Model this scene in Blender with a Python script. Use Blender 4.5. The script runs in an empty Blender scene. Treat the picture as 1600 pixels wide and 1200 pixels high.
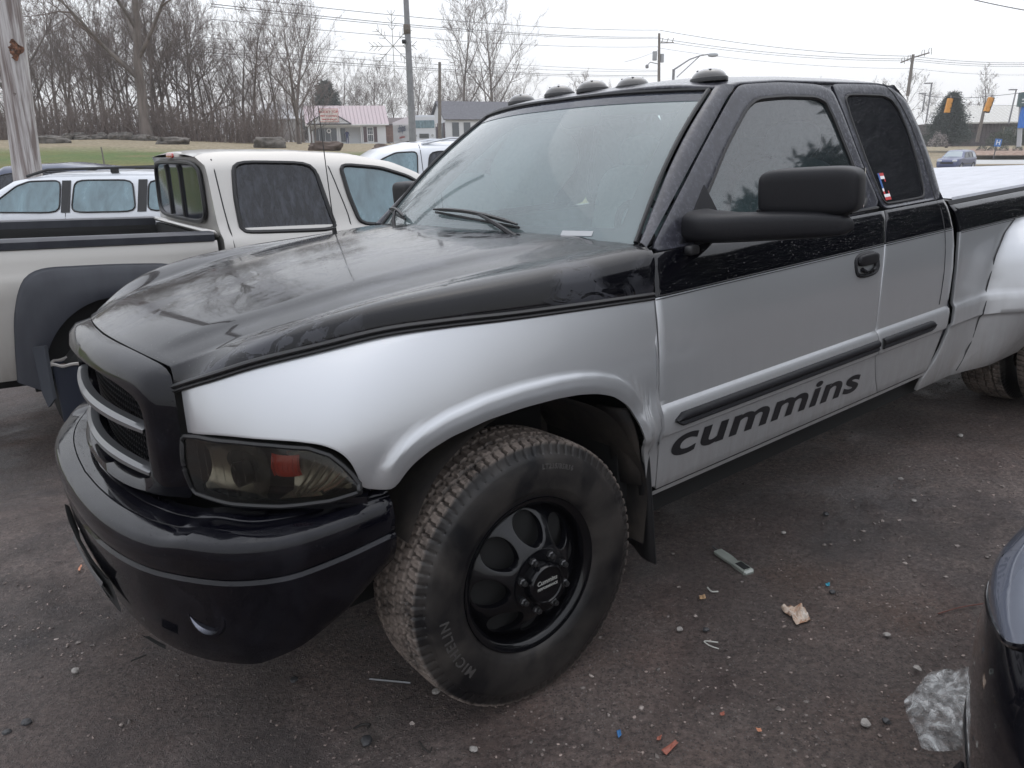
import bpy, bmesh, math, random
import numpy as np
from mathutils import Vector, Matrix, noise
C = bpy.context.scene
COL = C.collection
PI = math.pi
random.seed(7)
RNG = np.random.default_rng(7)

# ------------------------------------------------------------------ camera
EYE = 1.576274
FPX = 1217.76
Q = np.array([[0.999858, 0.016833, 0.0], [-0.004781, 0.284011, -0.958809], [-0.016139, 0.958673, 0.284051]])
cam_d = bpy.data.cameras.new('camera')
cam = bpy.data.objects.new('camera', cam_d)
COL.objects.link(cam)
cam.matrix_world = Matrix([[Q[0][0], Q[0][1], -Q[0][2], 0], [Q[1][0], Q[1][1], -Q[1][2], 0], [Q[2][0], Q[2][1], -Q[2][2], EYE], [0, 0, 0, 1]])
# Q maps camera (right, up, back) to world
cam.matrix_world = Matrix([[Q[0][0], Q[0][1], Q[0][2], 0], [Q[1][0], Q[1][1], Q[1][2], 0], [Q[2][0], Q[2][1], Q[2][2], EYE], [0, 0, 0, 1]])
cam_d.sensor_width = 36
cam_d.lens = 36 * FPX / 1600
cam_d.clip_start = 0.05
cam_d.clip_end = 2000
C.camera = cam

# ------------------------------------------------------------------ sky, sun, exposure
W = bpy.data.worlds.new('World')
C.world = W
W.use_nodes = True
nt = W.node_tree
nt.nodes.clear()
out = nt.nodes.new('ShaderNodeOutputWorld')
sky = nt.nodes.new('ShaderNodeTexSky')
sky.sky_type = 'NISHITA'
sky.sun_disc = False
sky.sun_elevation = math.radians(68)
sky.sun_rotation = math.radians(20)
sky.air_density = 1.5
sky.dust_density = 4.0
hs = nt.nodes.new('ShaderNodeHueSaturation')
hs.inputs['Saturation'].default_value = 0.35
nt.links.new(sky.outputs[0], hs.inputs['Color'])
bg1 = nt.nodes.new('ShaderNodeBackground')
bg1.inputs['Strength'].default_value = 0.05
nt.links.new(hs.outputs[0], bg1.inputs['Color'])
# the overcast deck: an even bright cloud layer, slightly brighter overhead
tc = nt.nodes.new('ShaderNodeTexCoord')
sep = nt.nodes.new('ShaderNodeSeparateXYZ')
nt.links.new(tc.outputs['Generated'], sep.inputs[0])
mr = nt.nodes.new('ShaderNodeMapRange')
mr.inputs['From Min'].default_value = 0.0
mr.inputs['From Max'].default_value = 1.0
nt.links.new(sep.outputs['Z'], mr.inputs['Value'])
ns = nt.nodes.new('ShaderNodeTexNoise')
ns.inputs['Scale'].default_value = 2.2
ns.inputs['Detail'].default_value = 3
mp = nt.nodes.new('ShaderNodeMapping')
mp.inputs['Scale'].default_value = (1, 1, 3)
nt.links.new(tc.outputs['Generated'], mp.inputs['Vector'])
nt.links.new(mp.outputs[0], ns.inputs['Vector'])
rmp = nt.nodes.new('ShaderNodeMix')
rmp.data_type = 'RGBA'
rmp.inputs['A'].default_value = (1.07, 1.09, 1.13, 1)
rmp.inputs['B'].default_value = (1.82, 1.90, 2.10, 1)
rmp.clamp_factor = True
nt.links.new(mr.outputs[0], rmp.inputs['Factor'])
mul = nt.nodes.new('ShaderNodeMix')
mul.data_type = 'RGBA'
mul.blend_type = 'MULTIPLY'
mul.inputs['Factor'].default_value = 1
nr = nt.nodes.new('ShaderNodeMapRange')
nr.inputs['To Min'].default_value = 0.95
nr.inputs['To Max'].default_value = 1.05
nt.links.new(ns.outputs[0], nr.inputs['Value'])
nt.links.new(rmp.outputs['Result'], mul.inputs['A'])
nt.links.new(nr.outputs[0], mul.inputs['B'])
bg2 = nt.nodes.new('ShaderNodeBackground')
bg2.inputs['Strength'].default_value = 0.80
nt.links.new(mul.outputs['Result'], bg2.inputs['Color'])
add = nt.nodes.new('ShaderNodeAddShader')
nt.links.new(bg1.outputs[0], add.inputs[0])
nt.links.new(bg2.outputs[0], add.inputs[1])
nt.links.new(add.outputs[0], out.inputs['Surface'])

sun_d = bpy.data.lights.new('sun', 'SUN')
sun_d.energy = 0.5
sun_d.angle = math.radians(75)
sun_d.color = (1.0, 0.97, 0.93)
sun = bpy.data.objects.new('sun', sun_d)
COL.objects.link(sun)
sun.rotation_euler = (math.radians(-20), 0, math.radians(-20))
C.view_settings.view_transform = 'Standard'
C.view_settings.look = 'None'
C.view_settings.exposure = 0.0
C.view_settings.gamma = 1.0
C.view_settings.use_curve_mapping = False

# ------------------------------------------------------------------ helpers
def prj_ray(u, v):
    """direction from the camera through a photo pixel (1600 x 1200)"""
    return Q @ np.array([(u - 800) / FPX, -(v - 600) / FPX, -1.0])

def at(u, v, Y):
    """the place at distance Y (metres ahead) seen at pixel u, v"""
    d = prj_ray(u, v)
    return Vector((d[0] * Y / d[1], Y, EYE + d[2] * Y / d[1]))

def smooth(a, b, x):
    t = min(1.0, max(0.0, (x - a) / (b - a)))
    return t * t * (3 - 2 * t)

def lerp(a, b, t):
    return a + (b - a) * t

def interp(x, xs, ys):
    return float(np.interp(x, xs, ys))

def spline(pts, n):
    """Catmull-Rom through points, n samples, spaced by chord length"""
    P = np.array(pts, float)
    d = np.r_[0, np.cumsum(np.linalg.norm(np.diff(P, axis=0), axis=1))]
    t = np.linspace(0, d[-1], n)
    m = np.zeros_like(P)
    m[1:-1] = (P[2:] - P[:-2]) / (d[2:] - d[:-2])[:, None]
    m[0] = (P[1] - P[0]) / (d[1] - d[0])
    m[-1] = (P[-1] - P[-2]) / (d[-1] - d[-2])
    res = []
    for x in t:
        i = min(len(P) - 2, max(0, int(np.searchsorted(d, x, side='right') - 1)))
        h = d[i + 1] - d[i]
        s = (x - d[i]) / h
        res.append((2 * s ** 3 - 3 * s ** 2 + 1) * P[i] + (s ** 3 - 2 * s ** 2 + s) * h * m[i] + (-2 * s ** 3 + 3 * s ** 2) * P[i + 1] + (s ** 3 - s ** 2) * h * m[i + 1])
    return np.array(res)

class MB:
    """collects vertices and faces of one mesh"""
    def __init__(s):
        s.v = []; s.f = []; s.m = []
    def add(s, verts, faces, m=0):
        o = len(s.v)
        s.v.extend([tuple(map(float, p)) for p in verts])
        s.f.extend([tuple(i + o for i in f) for f in faces])
        s.m.extend([m] * len(faces))
        return s
    def grid(s, rows, m=0, close_u=False, close_v=False, flip=False):
        """rows[j][i] points; face order (i,j),(i+1,j),(i+1,j+1),(i,j+1)"""
        nj = len(rows); ni = len(rows[0])
        v = [p for r in rows for p in r]
        f = []
        for j in range(nj if close_v else nj - 1):
            for i in range(ni if close_u else ni - 1):
                a = j * ni + i; b = j * ni + (i + 1) % ni
                c = ((j + 1) % nj) * ni + (i + 1) % ni; d = ((j + 1) % nj) * ni + i
                f.append((d, c, b, a) if flip else (a, b, c, d))
        return s.add(v, f, m)
    def box(s, c, size, rot=0.0, m=0, mat=None):
        x, y, z = [k / 2 for k in size]
        P = [(-x, -y, -z), (x, -y, -z), (x, y, -z), (-x, y, -z), (-x, -y, z), (x, -y, z), (x, y, z), (-x, y, z)]
        cr, sr = math.cos(rot), math.sin(rot)
        if mat is not None:
            P = [tuple(mat @ Vector(p) + Vector(c)) for p in P]
        else:
            P = [(c[0] + p[0] * cr - p[1] * sr, c[1] + p[0] * sr + p[1] * cr, c[2] + p[2]) for p in P]
        return s.add(P, [(0, 3, 2, 1), (4, 5, 6, 7), (0, 1, 5, 4), (1, 2, 6, 5), (2, 3, 7, 6), (3, 0, 4, 7)], m)
    def tube(s, pts, r, n=6, m=0, cap=True):
        pts = [Vector(p) for p in pts]
        if not hasattr(r, '__len__'): r = [r] * len(pts)
        rows = []
        up = None
        for i, p in enumerate(pts):
            t = (pts[min(i + 1, len(pts) - 1)] - pts[max(i - 1, 0)])
            t = t.normalized() if t.length > 1e-9 else Vector((0, 0, 1))
            if up is None:
                up = Vector((0, 0, 1)) if abs(t.z) < 0.9 else Vector((1, 0, 0))
            a = t.cross(up)
            if a.length < 1e-4: a = t.cross(Vector((0, 1, 0.1)))
            a.normalize(); b = t.cross(a).normalized()
            up = -b if False else up
            rows.append([tuple(p + a * (r[i] * math.cos(k * 2 * PI / n)) + b * (r[i] * math.sin(k * 2 * PI / n))) for k in range(n)])
        s.grid(rows, m, close_u=True)
        if cap:
            o = len(s.v)
            L = len(rows)
            s.add(rows[0], [tuple(range(n))[::-1]], m)
            s.add(rows[-1], [tuple(range(n))], m)
        return s
    def lathe(s, prof, n=48, m=0, axis='y', center=(0, 0, 0), close=False):
        """prof: (r, h) pairs, turned round the axis"""
        rows = []
        for r, h in prof:
            row = []
            for k in range(n):
                a = 2 * PI * k / n
                if axis == 'y': p = (r * math.cos(a), h, r * math.sin(a))
                elif axis == 'z': p = (r * math.cos(a), r * math.sin(a), h)
                else: p = (h, r * math.cos(a), r * math.sin(a))
                row.append(tuple(p[q] + center[q] for q in range(3)))
            rows.append(row)
        return s.grid(rows, m, close_u=True, close_v=close)
    def build(s, name, mats, parent=None, smooth=True, label=None, cat=None, group=None, kind=None, angle=40, recalc=False):
        me = bpy.data.meshes.new(name)
        me.from_pydata(s.v, [], s.f)
        if not isinstance(mats, (list, tuple)): mats = [mats]
        for m in mats: me.materials.append(m)
        if len(mats) > 1:
            me.polygons.foreach_set('material_index', s.m)
        if recalc:
            bm = bmesh.new(); bm.from_mesh(me)
            bmesh.ops.remove_doubles(bm, verts=bm.verts, dist=1e-5)
            bmesh.ops.recalc_face_normals(bm, faces=bm.faces)
            bm.to_mesh(me); bm.free()
        if smooth:
            me.polygons.foreach_set('use_smooth', [True] * len(me.polygons))
            if angle < 180:
                me.set_sharp_from_angle(angle=math.radians(angle))
        me.update()
        return link(name, me, parent, label, cat, group, kind)

def link(name, me, parent=None, label=None, cat=None, group=None, kind=None):
    o = bpy.data.objects.new(name, me)
    COL.objects.link(o)
    if parent is not None: o.parent = parent
    tag(o, label, cat, group, kind)
    return o

def tag(o, label=None, cat=None, group=None, kind=None):
    if label: o['label'] = label
    if cat: o['category'] = cat
    if group: o['group'] = group
    if kind: o['kind'] = kind
    return o

def empty(name, label, cat, loc=(0, 0, 0), rot=0.0, group=None, matrix=None):
    o = bpy.data.objects.new(name, None)
    COL.objects.link(o)
    o.empty_display_size = 0.2
    if matrix is not None: o.matrix_world = matrix
    else:
        o.location = loc; o.rotation_euler = (0, 0, rot)
    return tag(o, label, cat, group)

def copy_tree(o, parent=None, kids=None):
    c = o.copy(); COL.objects.link(c); c.parent = parent
    for ch in list(o.children): copy_tree(ch, c)
    return c

def solid(o, t=0.012, off=-1.0, bevel=0.0):
    m = o.modifiers.new('thickness', 'SOLIDIFY')
    m.thickness = t; m.offset = off; m.use_even_offset = False
    if bevel:
        b = o.modifiers.new('edge', 'BEVEL'); b.width = bevel; b.segments = 2; b.limit_method = 'ANGLE'; b.angle_limit = math.radians(50)
    return o

def rbox(mb, c, size, r=0.2, n=6, e=4.0, m=0, mat=None):
    """superellipsoid box"""
    rows = []
    N = n * 4
    for j in range(n * 2 + 1):
        ph = -PI / 2 + PI * j / (n * 2)
        row = []
        for i in range(N):
            th = 2 * PI * i / N
            cp, sp, ct, st = math.cos(ph), math.sin(ph), math.cos(th), math.sin(th)
            f = lambda w: math.copysign(abs(w) ** (2 / e), w)
            p = Vector((f(cp) * f(ct) * size[0] / 2, f(cp) * f(st) * size[1] / 2, f(sp) * size[2] / 2))
            if mat is not None: p = mat @ p
            row.append(tuple(p + Vector(c)))
        rows.append(row)
    return mb.grid(rows, m, close_u=True)

def fill_rows(q, n=16):
    """horizontal rows that fill a convex outline [(x, z)]"""
    zs = [p[1] for p in q]; z0, z1 = min(zs), max(zs); rows = []
    for j in range(n + 1):
        z = lerp(z0 + 1e-4, z1 - 1e-4, 0.5 - 0.5 * math.cos(PI * j / n)); xs = []
        for a, b in zip(q, q[1:] + q[:1]):
            if (a[1] - z) * (b[1] - z) <= 0 and a[1] != b[1]: xs.append(a[0] + (b[0] - a[0]) * (z - a[1]) / (b[1] - a[1]))
        if len(xs) >= 2: rows.append([(lerp(min(xs), max(xs), i / 10), z) for i in range(11)])
    return rows

def text_mesh(body, size, extrude=0.001, offset=0.0, shear=0.0, spacing=1.0, align='CENTER', res=4):
    cu = bpy.data.curves.new('lettering', 'FONT')
    cu.body = body; cu.size = size; cu.extrude = extrude; cu.offset = offset; cu.shear = shear
    cu.space_character = spacing; cu.align_x = align; cu.align_y = 'CENTER'; cu.resolution_u = res
    o = bpy.data.objects.new('lettering_tmp', cu)
    COL.objects.link(o)
    dg = bpy.context.evaluated_depsgraph_get()
    me = bpy.data.meshes.new_from_object(o.evaluated_get(dg))
    bpy.data.objects.remove(o); bpy.data.curves.remove(cu)
    return me

# ------------------------------------------------------------------ materials
def mat(name, col=(0.5, 0.5, 0.5), rough=0.5, metal=0.0, coat=0.0, coat_rough=0.05, spec=0.5, emit=None, trans=0.0, alpha=1.0):
    m = bpy.data.materials.new(name)
    m.use_nodes = True
    b = m.node_tree.nodes['Principled BSDF']
    b.inputs['Base Color'].default_value = (*col, 1)
    b.inputs['Roughness'].default_value = rough
    b.inputs['Metallic'].default_value = metal
    b.inputs['Coat Weight'].default_value = coat
    b.inputs['Coat Roughness'].default_value = coat_rough
    b.inputs['Specular IOR Level'].default_value = spec
    b.inputs['Transmission Weight'].default_value = trans
    b.inputs['Alpha'].default_value = alpha
    if emit:
        b.inputs['Emission Color'].default_value = (*emit[:3], 1)
        b.inputs['Emission Strength'].default_value = emit[3]
    return m

def N(m, t, **kw):
    n = m.node_tree.nodes.new(t)
    for k, v in kw.items():
        if k in n.inputs.keys() if hasattr(n.inputs, 'keys') else False: n.inputs[k].default_value = v
        else: setattr(n, k, v)
    return n

def L(m, a, b): m.node_tree.links.new(a, b)

def noise_node(m, scale=5, detail=4, rough=0.5, dist=0.0, vec=None, stretch=None):
    tc = N(m, 'ShaderNodeTexCoord'); src = tc.outputs['Object']
    if vec is not None: src = vec
    if stretch:
        mp = N(m, 'ShaderNodeMapping'); mp.inputs['Scale'].default_value = stretch; L(m, src, mp.inputs['Vector']); src = mp.outputs[0]
    n = N(m, 'ShaderNodeTexNoise')
    n.inputs['Scale'].default_value = scale; n.inputs['Detail'].default_value = detail
    n.inputs['Roughness'].default_value = rough; n.inputs['Distortion'].default_value = dist
    L(m, src, n.inputs['Vector'])
    return n.outputs['Fac']

def voro(m, scale=5, feature='F1', stretch=None, rnd=1.0, outp='Distance'):
    tc = N(m, 'ShaderNodeTexCoord'); src = tc.outputs['Object']
    if stretch:
        mp = N(m, 'ShaderNodeMapping'); mp.inputs['Scale'].default_value = stretch; L(m, src, mp.inputs['Vector']); src = mp.outputs[0]
    n = N(m, 'ShaderNodeTexVoronoi'); n.feature = feature
    n.inputs['Scale'].default_value = scale; n.inputs['Randomness'].default_value = rnd
    L(m, src, n.inputs['Vector'])
    return n.outputs[outp]

def ramp(m, src, stops):
    r = N(m, 'ShaderNodeValToRGB')
    el = r.color_ramp.elements
    while len(el) < len(stops): el.new(0.5)
    for e, (p, c) in zip(el, stops):
        e.position = p
        e.color = (*c, 1) if hasattr(c, '__len__') else (c, c, c, 1)
    L(m, src, r.inputs[0])
    return r.outputs['Color']

def mixc(m, fac, a, b, blend='MIX'):
    n = N(m, 'ShaderNodeMix'); n.data_type = 'RGBA'; n.blend_type = blend
    for key, v in (('Factor', fac), ('A', a), ('B', b)):
        if isinstance(v, bpy.types.NodeSocket): L(m, v, n.inputs[key])
        elif hasattr(v, '__len__'): n.inputs[key].default_value = (*v, 1)
        else: n.inputs[key].default_value = v if key == 'Factor' else (v, v, v, 1)
    return n.outputs['Result']

def mathn(m, op, a, b=0.0, clamp=False):
    n = N(m, 'ShaderNodeMath'); n.operation = op; n.use_clamp = clamp
    for i, v in enumerate((a, b)):
        if isinstance(v, bpy.types.NodeSocket): L(m, v, n.inputs[i])
        else: n.inputs[i].default_value = v
    return n.outputs[0]

def bsdf(m): return m.node_tree.nodes['Principled BSDF']

def bump(m, h, strength=0.3, dist=0.01, prev=None):
    n = N(m, 'ShaderNodeBump'); n.inputs['Strength'].default_value = strength; n.inputs['Distance'].default_value = dist
    L(m, h, n.inputs['Height'])
    if prev is not None: L(m, prev, n.inputs['Normal'])
    return n.outputs[0]

def drops(m, s1=90, s2=170, th=0.22):
    """water beads: height field of round drops in two sizes"""
    a = voro(m, s1); b = voro(m, s2)
    ca = voro(m, s1, outp='Color'); 
    sc = N(m, 'ShaderNodeSeparateColor'); L(m, ca, sc.inputs[0])
    keep = mathn(m, 'GREATER_THAN', sc.outputs[0], 0.72)
    da = mathn(m, 'MULTIPLY', mathn(m, 'MAXIMUM', mathn(m, 'SUBTRACT', th, a), 0.0), keep)
    cb = voro(m, s2, outp='Color')
    sb = N(m, 'ShaderNodeSeparateColor'); L(m, cb, sb.inputs[0])
    keepb = mathn(m, 'GREATER_THAN', sb.outputs[0], 0.6)
    db = mathn(m, 'MULTIPLY', mathn(m, 'MAXIMUM', mathn(m, 'SUBTRACT', th, b), 0.0), mathn(m, 'MULTIPLY', keepb, 0.5))
    return mathn(m, 'ADD', da, db)

def paint_black(name='black_paint', sheet=1.0, coat=0.55):
    """wet black paint: clear where rain has sheeted off, dull where fine beads still sit"""
    m = mat(name, (0.003, 0.003, 0.005), 0.14, 0, coat, 0.03, 0.05)
    b = bsdf(m)
    big = noise_node(m, 2.4, 4, 0.55, 0.5, stretch=(0.7, 1.3, 1))
    fine = noise_node(m, 13, 6, 0.62, 1.1, stretch=(0.6, 1.2, 1.0))
    patches = mathn(m, 'MULTIPLY', ramp(m, big, [(0.46, 0.0), (0.54, 1.0)]), ramp(m, fine, [(0.485, 0.0), (0.505, 1.0)]))
    patches = mathn(m, 'MULTIPLY', patches, sheet)
    haze = ramp(m, noise_node(m, 1.3, 3, 0.5), [(0.35, 0.0), (0.7, 1.0)])
    L(m, mixc(m, patches, (0.002, 0.002, 0.0035), (0.030, 0.031, 0.037)), b.inputs['Base Color'])
    L(m, mathn(m, 'ADD', mathn(m, 'MULTIPLY', patches, 0.22), mathn(m, 'ADD', 0.03, mathn(m, 'MULTIPLY', haze, 0.05))), b.inputs['Coat Roughness'])
    n1 = bump(m, drops(m), 0.4, 0.015)
    L(m, n1, b.inputs['Coat Normal']); L(m, n1, b.inputs['Normal'])
    return m

def paint_dew():
    """black paint of the cab under fine dew: matt grey film with run marks"""
    m = mat('black_paint_dewy', (0.01, 0.01, 0.013), 0.3, 0, 0.6, 0.2, 0.2)
    b = bsdf(m)
    fine = noise_node(m, 60, 5, 0.7)
    runs = noise_node(m, 34, 4, 0.6, 0.5, stretch=(1, 1, 0.22))
    f = mathn(m, 'MULTIPLY', ramp(m, fine, [(0.35, 0.35), (0.6, 1.0)]), ramp(m, runs, [(0.36, 0.55), (0.58, 1.0)]))
    L(m, mixc(m, f, (0.006, 0.006, 0.009), (0.050, 0.051, 0.064)), b.inputs['Base Color'])
    L(m, mathn(m, 'ADD', mathn(m, 'MULTIPLY', f, 0.25), 0.08), b.inputs['Coat Roughness'])
    n1 = bump(m, drops(m, 120, 260, 0.25), 0.6, 0.015)
    L(m, n1, b.inputs['Coat Normal'])
    return m

def paint_silver(name='silver_paint', col=(0.445, 0.455, 0.47), dirt=True):
    m = mat(name, col, 0.33, 0.70, 0.4, 0.06)
    b = bsdf(m)
    flake = noise_node(m, 900, 2, 0.5)
    c = mixc(m, mathn(m, 'MULTIPLY', flake, 0.10), col, tuple(k * 0.8 for k in col))
    if dirt:
        tc = N(m, 'ShaderNodeTexCoord'); sp = N(m, 'ShaderNodeSeparateXYZ'); L(m, tc.outputs['Object'], sp.inputs[0])
        # road grime that thickens towards the sills and streaks down
        low = N(m, 'ShaderNodeMapRange'); low.inputs['From Min'].default_value = 0.95; low.inputs['From Max'].default_value = 0.45
        L(m, sp.outputs['Z'], low.inputs['Value'])
        streak = noise_node(m, 22, 4, 0.6, 0.3, stretch=(1, 1, 0.13))
        spots = noise_node(m, 9, 5, 0.65)
        g = mathn(m, 'MULTIPLY', low.outputs[0], mathn(m, 'ADD', mathn(m, 'MULTIPLY', streak, 0.8), mathn(m, 'MULTIPLY', spots, 0.5)))
        g = mathn(m, 'MULTIPLY', g, 0.80, True)
        c = mixc(m, g, c, (0.145, 0.125, 0.105))
        L(m, mathn(m, 'SUBTRACT', 0.70, mathn(m, 'MULTIPLY', g, 0.66)), b.inputs['Metallic'])
        L(m, mathn(m, 'ADD', 0.36, mathn(m, 'MULTIPLY', g, 0.4)), b.inputs['Roughness'])
        L(m, mathn(m, 'SUBTRACT', 0.6, mathn(m, 'MULTIPLY', g, 0.6)), b.inputs['Coat Weight'])
    L(m, c, b.inputs['Base Color'])
    L(m, bump(m, drops(m, 60, 140, 0.16), 0.25, 0.02), b.inputs['Coat Normal'])
    return m

def glass(name, tint=(0.6, 0.75, 0.72), film=0.3, film_col=(0.5, 0.58, 0.6), rough=0.03, dark=0.0, fr=1.45, pat=14, con=1.0, wet=0.25):
    """window pane: tinted see-through, mirror-like by angle, with a film of dew"""
    m = bpy.data.materials.new(name); m.use_nodes = True
    t = m.node_tree; t.nodes.clear()
    o = t.nodes.new('ShaderNodeOutputMaterial')
    tr = t.nodes.new('ShaderNodeBsdfTransparent'); tr.inputs[0].default_value = (*tint, 1)
    gl = t.nodes.new('ShaderNodeBsdfGlossy'); gl.inputs['Roughness'].default_value = rough; gl.inputs['Color'].default_value = (1, 1, 1, 1)
    fz = t.nodes.new('ShaderNodeFresnel'); fz.inputs['IOR'].default_value = fr
    df = t.nodes.new('ShaderNodeBsdfDiffuse'); df.inputs['Color'].default_value = (*film_col, 1)
    m1 = t.nodes.new('ShaderNodeMixShader'); m2 = t.nodes.new('ShaderNodeMixShader')
    nz = noise_node(m, pat, 5, 0.65, 0.6, stretch=(1, 1, 0.5))
    nz2 = noise_node(m, 150, 3, 0.6)
    nn_ = mathn(m, 'ADD', mathn(m, 'MULTIPLY', nz, 0.9 * con), mathn(m, 'MULTIPLY', nz2, 0.22 * con))
    fac = mathn(m, 'MULTIPLY', mathn(m, 'ADD', nn_, 0.7 * (1 - con)), film * 1.5, True)
    t.links.new(tr.outputs[0], m1.inputs[1]); t.links.new(df.outputs[0], m1.inputs[2]); t.links.new(fac, m1.inputs[0])
    t.links.new(fz.outputs[0], m2.inputs[0]); t.links.new(m1.outputs[0], m2.inputs[1]); t.links.new(gl.outputs[0], m2.inputs[2])
    bn = bump(m, drops(m, 150, 300, 0.3), wet, 0.006)
    t.links.new(bn, gl.inputs['Normal'])
    t.links.new(m2.outputs[0], o.inputs['Surface'])
    return m

def textured(name, c1, c2, scale=6, rough=0.8, bumps=0.3, bdist=0.01, detail=6, stretch=None, metal=0.0, lo=0.35, hi=0.65):
    m = mat(name, c1, rough, metal)
    n = noise_node(m, scale, detail, 0.6, 0.2, stretch=stretch)
    L(m, ramp(m, n, [(lo, c1), (hi, c2)]), bsdf(m).inputs['Base Color'])
    if bumps: L(m, bump(m, n, bumps, bdist), bsdf(m).inputs['Normal'])
    return m

M = {}
M['black'] = paint_black()
M['blackside'] = paint_black('black_side_paint', 0.12, 0.7)
M['dew'] = paint_dew()
M['silver'] = paint_silver()
M['bumper'] = mat('black_bumper_paint', (0.006, 0.006, 0.009), 0.16, 0, 0.55, 0.05, 0.02)
_b = M['bumper']
_f = ramp(_b, noise_node(_b, 7, 6, 0.7, 0.5), [(0.48, 0.0), (0.6, 1.0)])
L(_b, mathn(_b, 'ADD', mathn(_b, 'MULTIPLY', _f, 0.12), 0.03), bsdf(_b).inputs['Coat Roughness'])
L(_b, mixc(_b, _f, (0.002, 0.002, 0.004), (0.007, 0.007, 0.010)), bsdf(_b).inputs['Base Color'])
L(_b, bump(_b, drops(_b), 0.5, 0.02), bsdf(_b).inputs['Coat Normal'])
M['plastic'] = textured('black_plastic', (0.006, 0.006, 0.008), (0.011, 0.011, 0.013), 300, 0.5, 0.12, 0.001)
bsdf(M['plastic']).inputs['Specular IOR Level'].default_value = 0.25
M['dark'] = mat('dark_void', (0.006, 0.006, 0.006), 0.9)
M['seal'] = mat('rubber_seal', (0.008, 0.008, 0.009), 0.5)
M['vinyl'] = mat('black_vinyl', (0.010, 0.010, 0.012), 0.45)
M['liner'] = textured('muddy_wheel_liner', (0.008, 0.007, 0.007), (0.040, 0.032, 0.026), 7, 0.85, 0.4, 0.01)
M['chrome'] = mat('chrome', (0.7, 0.7, 0.7), 0.12, 1.0)
M['bar'] = mat('grey_grille_bar', (0.115, 0.118, 0.122), 0.34, 0.4, 0.35, 0.08)
L(M['bar'], bump(M['bar'], drops(M['bar']), 0.4, 0.02), bsdf(M['bar']).inputs['Coat Normal'])
M['windshield'] = glass('wet_windshield', (0.66, 0.86, 0.84), 0.26, (0.46, 0.57, 0.59), 0.04, pat=1.6, fr=1.55, con=0.8, wet=0.07)
M['sideglass'] = glass('side_glass', (0.30, 0.44, 0.45), 0.07, (0.26, 0.34, 0.37), 0.03, fr=1.85, con=0.8, wet=0.12)
M['tinted'] = glass('tinted_glass', (0.05, 0.055, 0.065), 0.16, (0.08, 0.083, 0.10), 0.05, fr=1.5, con=0.7)
M['farglass'] = glass('car_glass', (0.35, 0.5, 0.52), 0.30, (0.34, 0.47, 0.50), 0.05, fr=1.5)
M['lens'] = glass('smoked_lens', (0.60, 0.58, 0.53), 0.05, (0.07, 0.07, 0.065), 0.04, fr=1.4, con=0.5)
M['clearlens'] = glass('clear_lens', (0.8, 0.8, 0.8), 0.08, (0.4, 0.4, 0.4), 0.03)

def tyre_mat():
    m = mat('tyre_rubber', (0.02, 0.02, 0.02), 0.6)
    b = bsdf(m); b.inputs['Specular IOR Level'].default_value = 0.35
    # mud on the tread; shade painted into its grooves by distance from the axle
    tc = N(m, 'ShaderNodeTexCoord'); sp = N(m, 'ShaderNodeSeparateXYZ'); L(m, tc.outputs['Object'], sp.inputs[0])
    r = mathn(m, 'SQRT', mathn(m, 'ADD', mathn(m, 'MULTIPLY', sp.outputs['X'], sp.outputs['X']), mathn(m, 'MULTIPLY', sp.outputs['Z'], sp.outputs['Z'])))
    k = N(m, 'ShaderNodeMapRange'); k.inputs['From Min'].default_value = 0.388; k.inputs['From Max'].default_value = 0.4005; L(m, r, k.inputs['Value'])
    n1 = noise_node(m, 12, 5, 0.65); n2 = noise_node(m, 90, 4, 0.7)
    f = mathn(m, 'MULTIPLY', k.outputs[0], ramp(m, mathn(m, 'ADD', mathn(m, 'MULTIPLY', n1, 0.6), mathn(m, 'MULTIPLY', n2, 0.4)), [(0.36, 0.1), (0.54, 1.0)]))
    side = ramp(m, noise_node(m, 6, 5, 0.6, 0.4), [(0.38, (0.005, 0.005, 0.006)), (0.66, (0.038, 0.034, 0.031))])
    L(m, mixc(m, f, side, (0.20, 0.165, 0.142)), b.inputs['Base Color'])
    L(m, mathn(m, 'ADD', 0.42, mathn(m, 'MULTIPLY', f, 0.5)), b.inputs['Roughness'])
    L(m, bump(m, n2, 0.2, 0.002), b.inputs['Normal'])
    return m
M['tyre'] = tyre_mat()
M['rim'] = mat('black_gloss_rim', (0.003, 0.003, 0.004), 0.25, 0, 0.5, 0.08, 0.1)
M['rimedge'] = mat('worn_rim_edge', (0.22, 0.22, 0.23), 0.3, 0.8)
M['nut'] = mat('lug_nut', (0.06, 0.06, 0.062), 0.35, 0.8)
# ================================================================== ground
def plane_z(x, y):
    return (0.0041133 + 0.053257 * x - 0.00271 * y) / 0.998577
def ground_z(x, y):
    """lot near the trucks, rising bank on the left, road and lawn on the right"""
    near = plane_z(x, y)
    near -= 0.13 * smooth(3.3, 4.6, y) * smooth(-0.8, -2.2, x)
    near = max(-0.42, min(0.42, near))
    if y < 7.5: return near
    a = x / y
    wl = smooth(0.20, 0.02, a)
    S = interp(a, [-0.65, -0.48, -0.27, -0.2, -0.1, 0], [0.027, 0.026, 0.0165, 0.0135, 0.0130, 0.010])
    zl = interp(y, [0, 8, 13.5, 15, 22, 38, 50, 110, 200, 900], [-0.25, -0.15, -0.08, 0.0, 1.30, EYE + 38 * (S - 0.0045), EYE + 50 * S, EYE + 110 * S, EYE + 200 * (S - 0.004), EYE + 6])
    zr = interp(y, [0, 8, 20, 45, 66, 78, 84, 95, 112, 140, 900], [0.3, 0.35, 0.1, -0.45, -0.60, -0.45, -0.1, 0.75, 1.5, 1.7, 4])
    far = lerp(zr, zl, wl)
    return lerp(near, far, smooth(7.5, 12.5, y))
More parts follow.
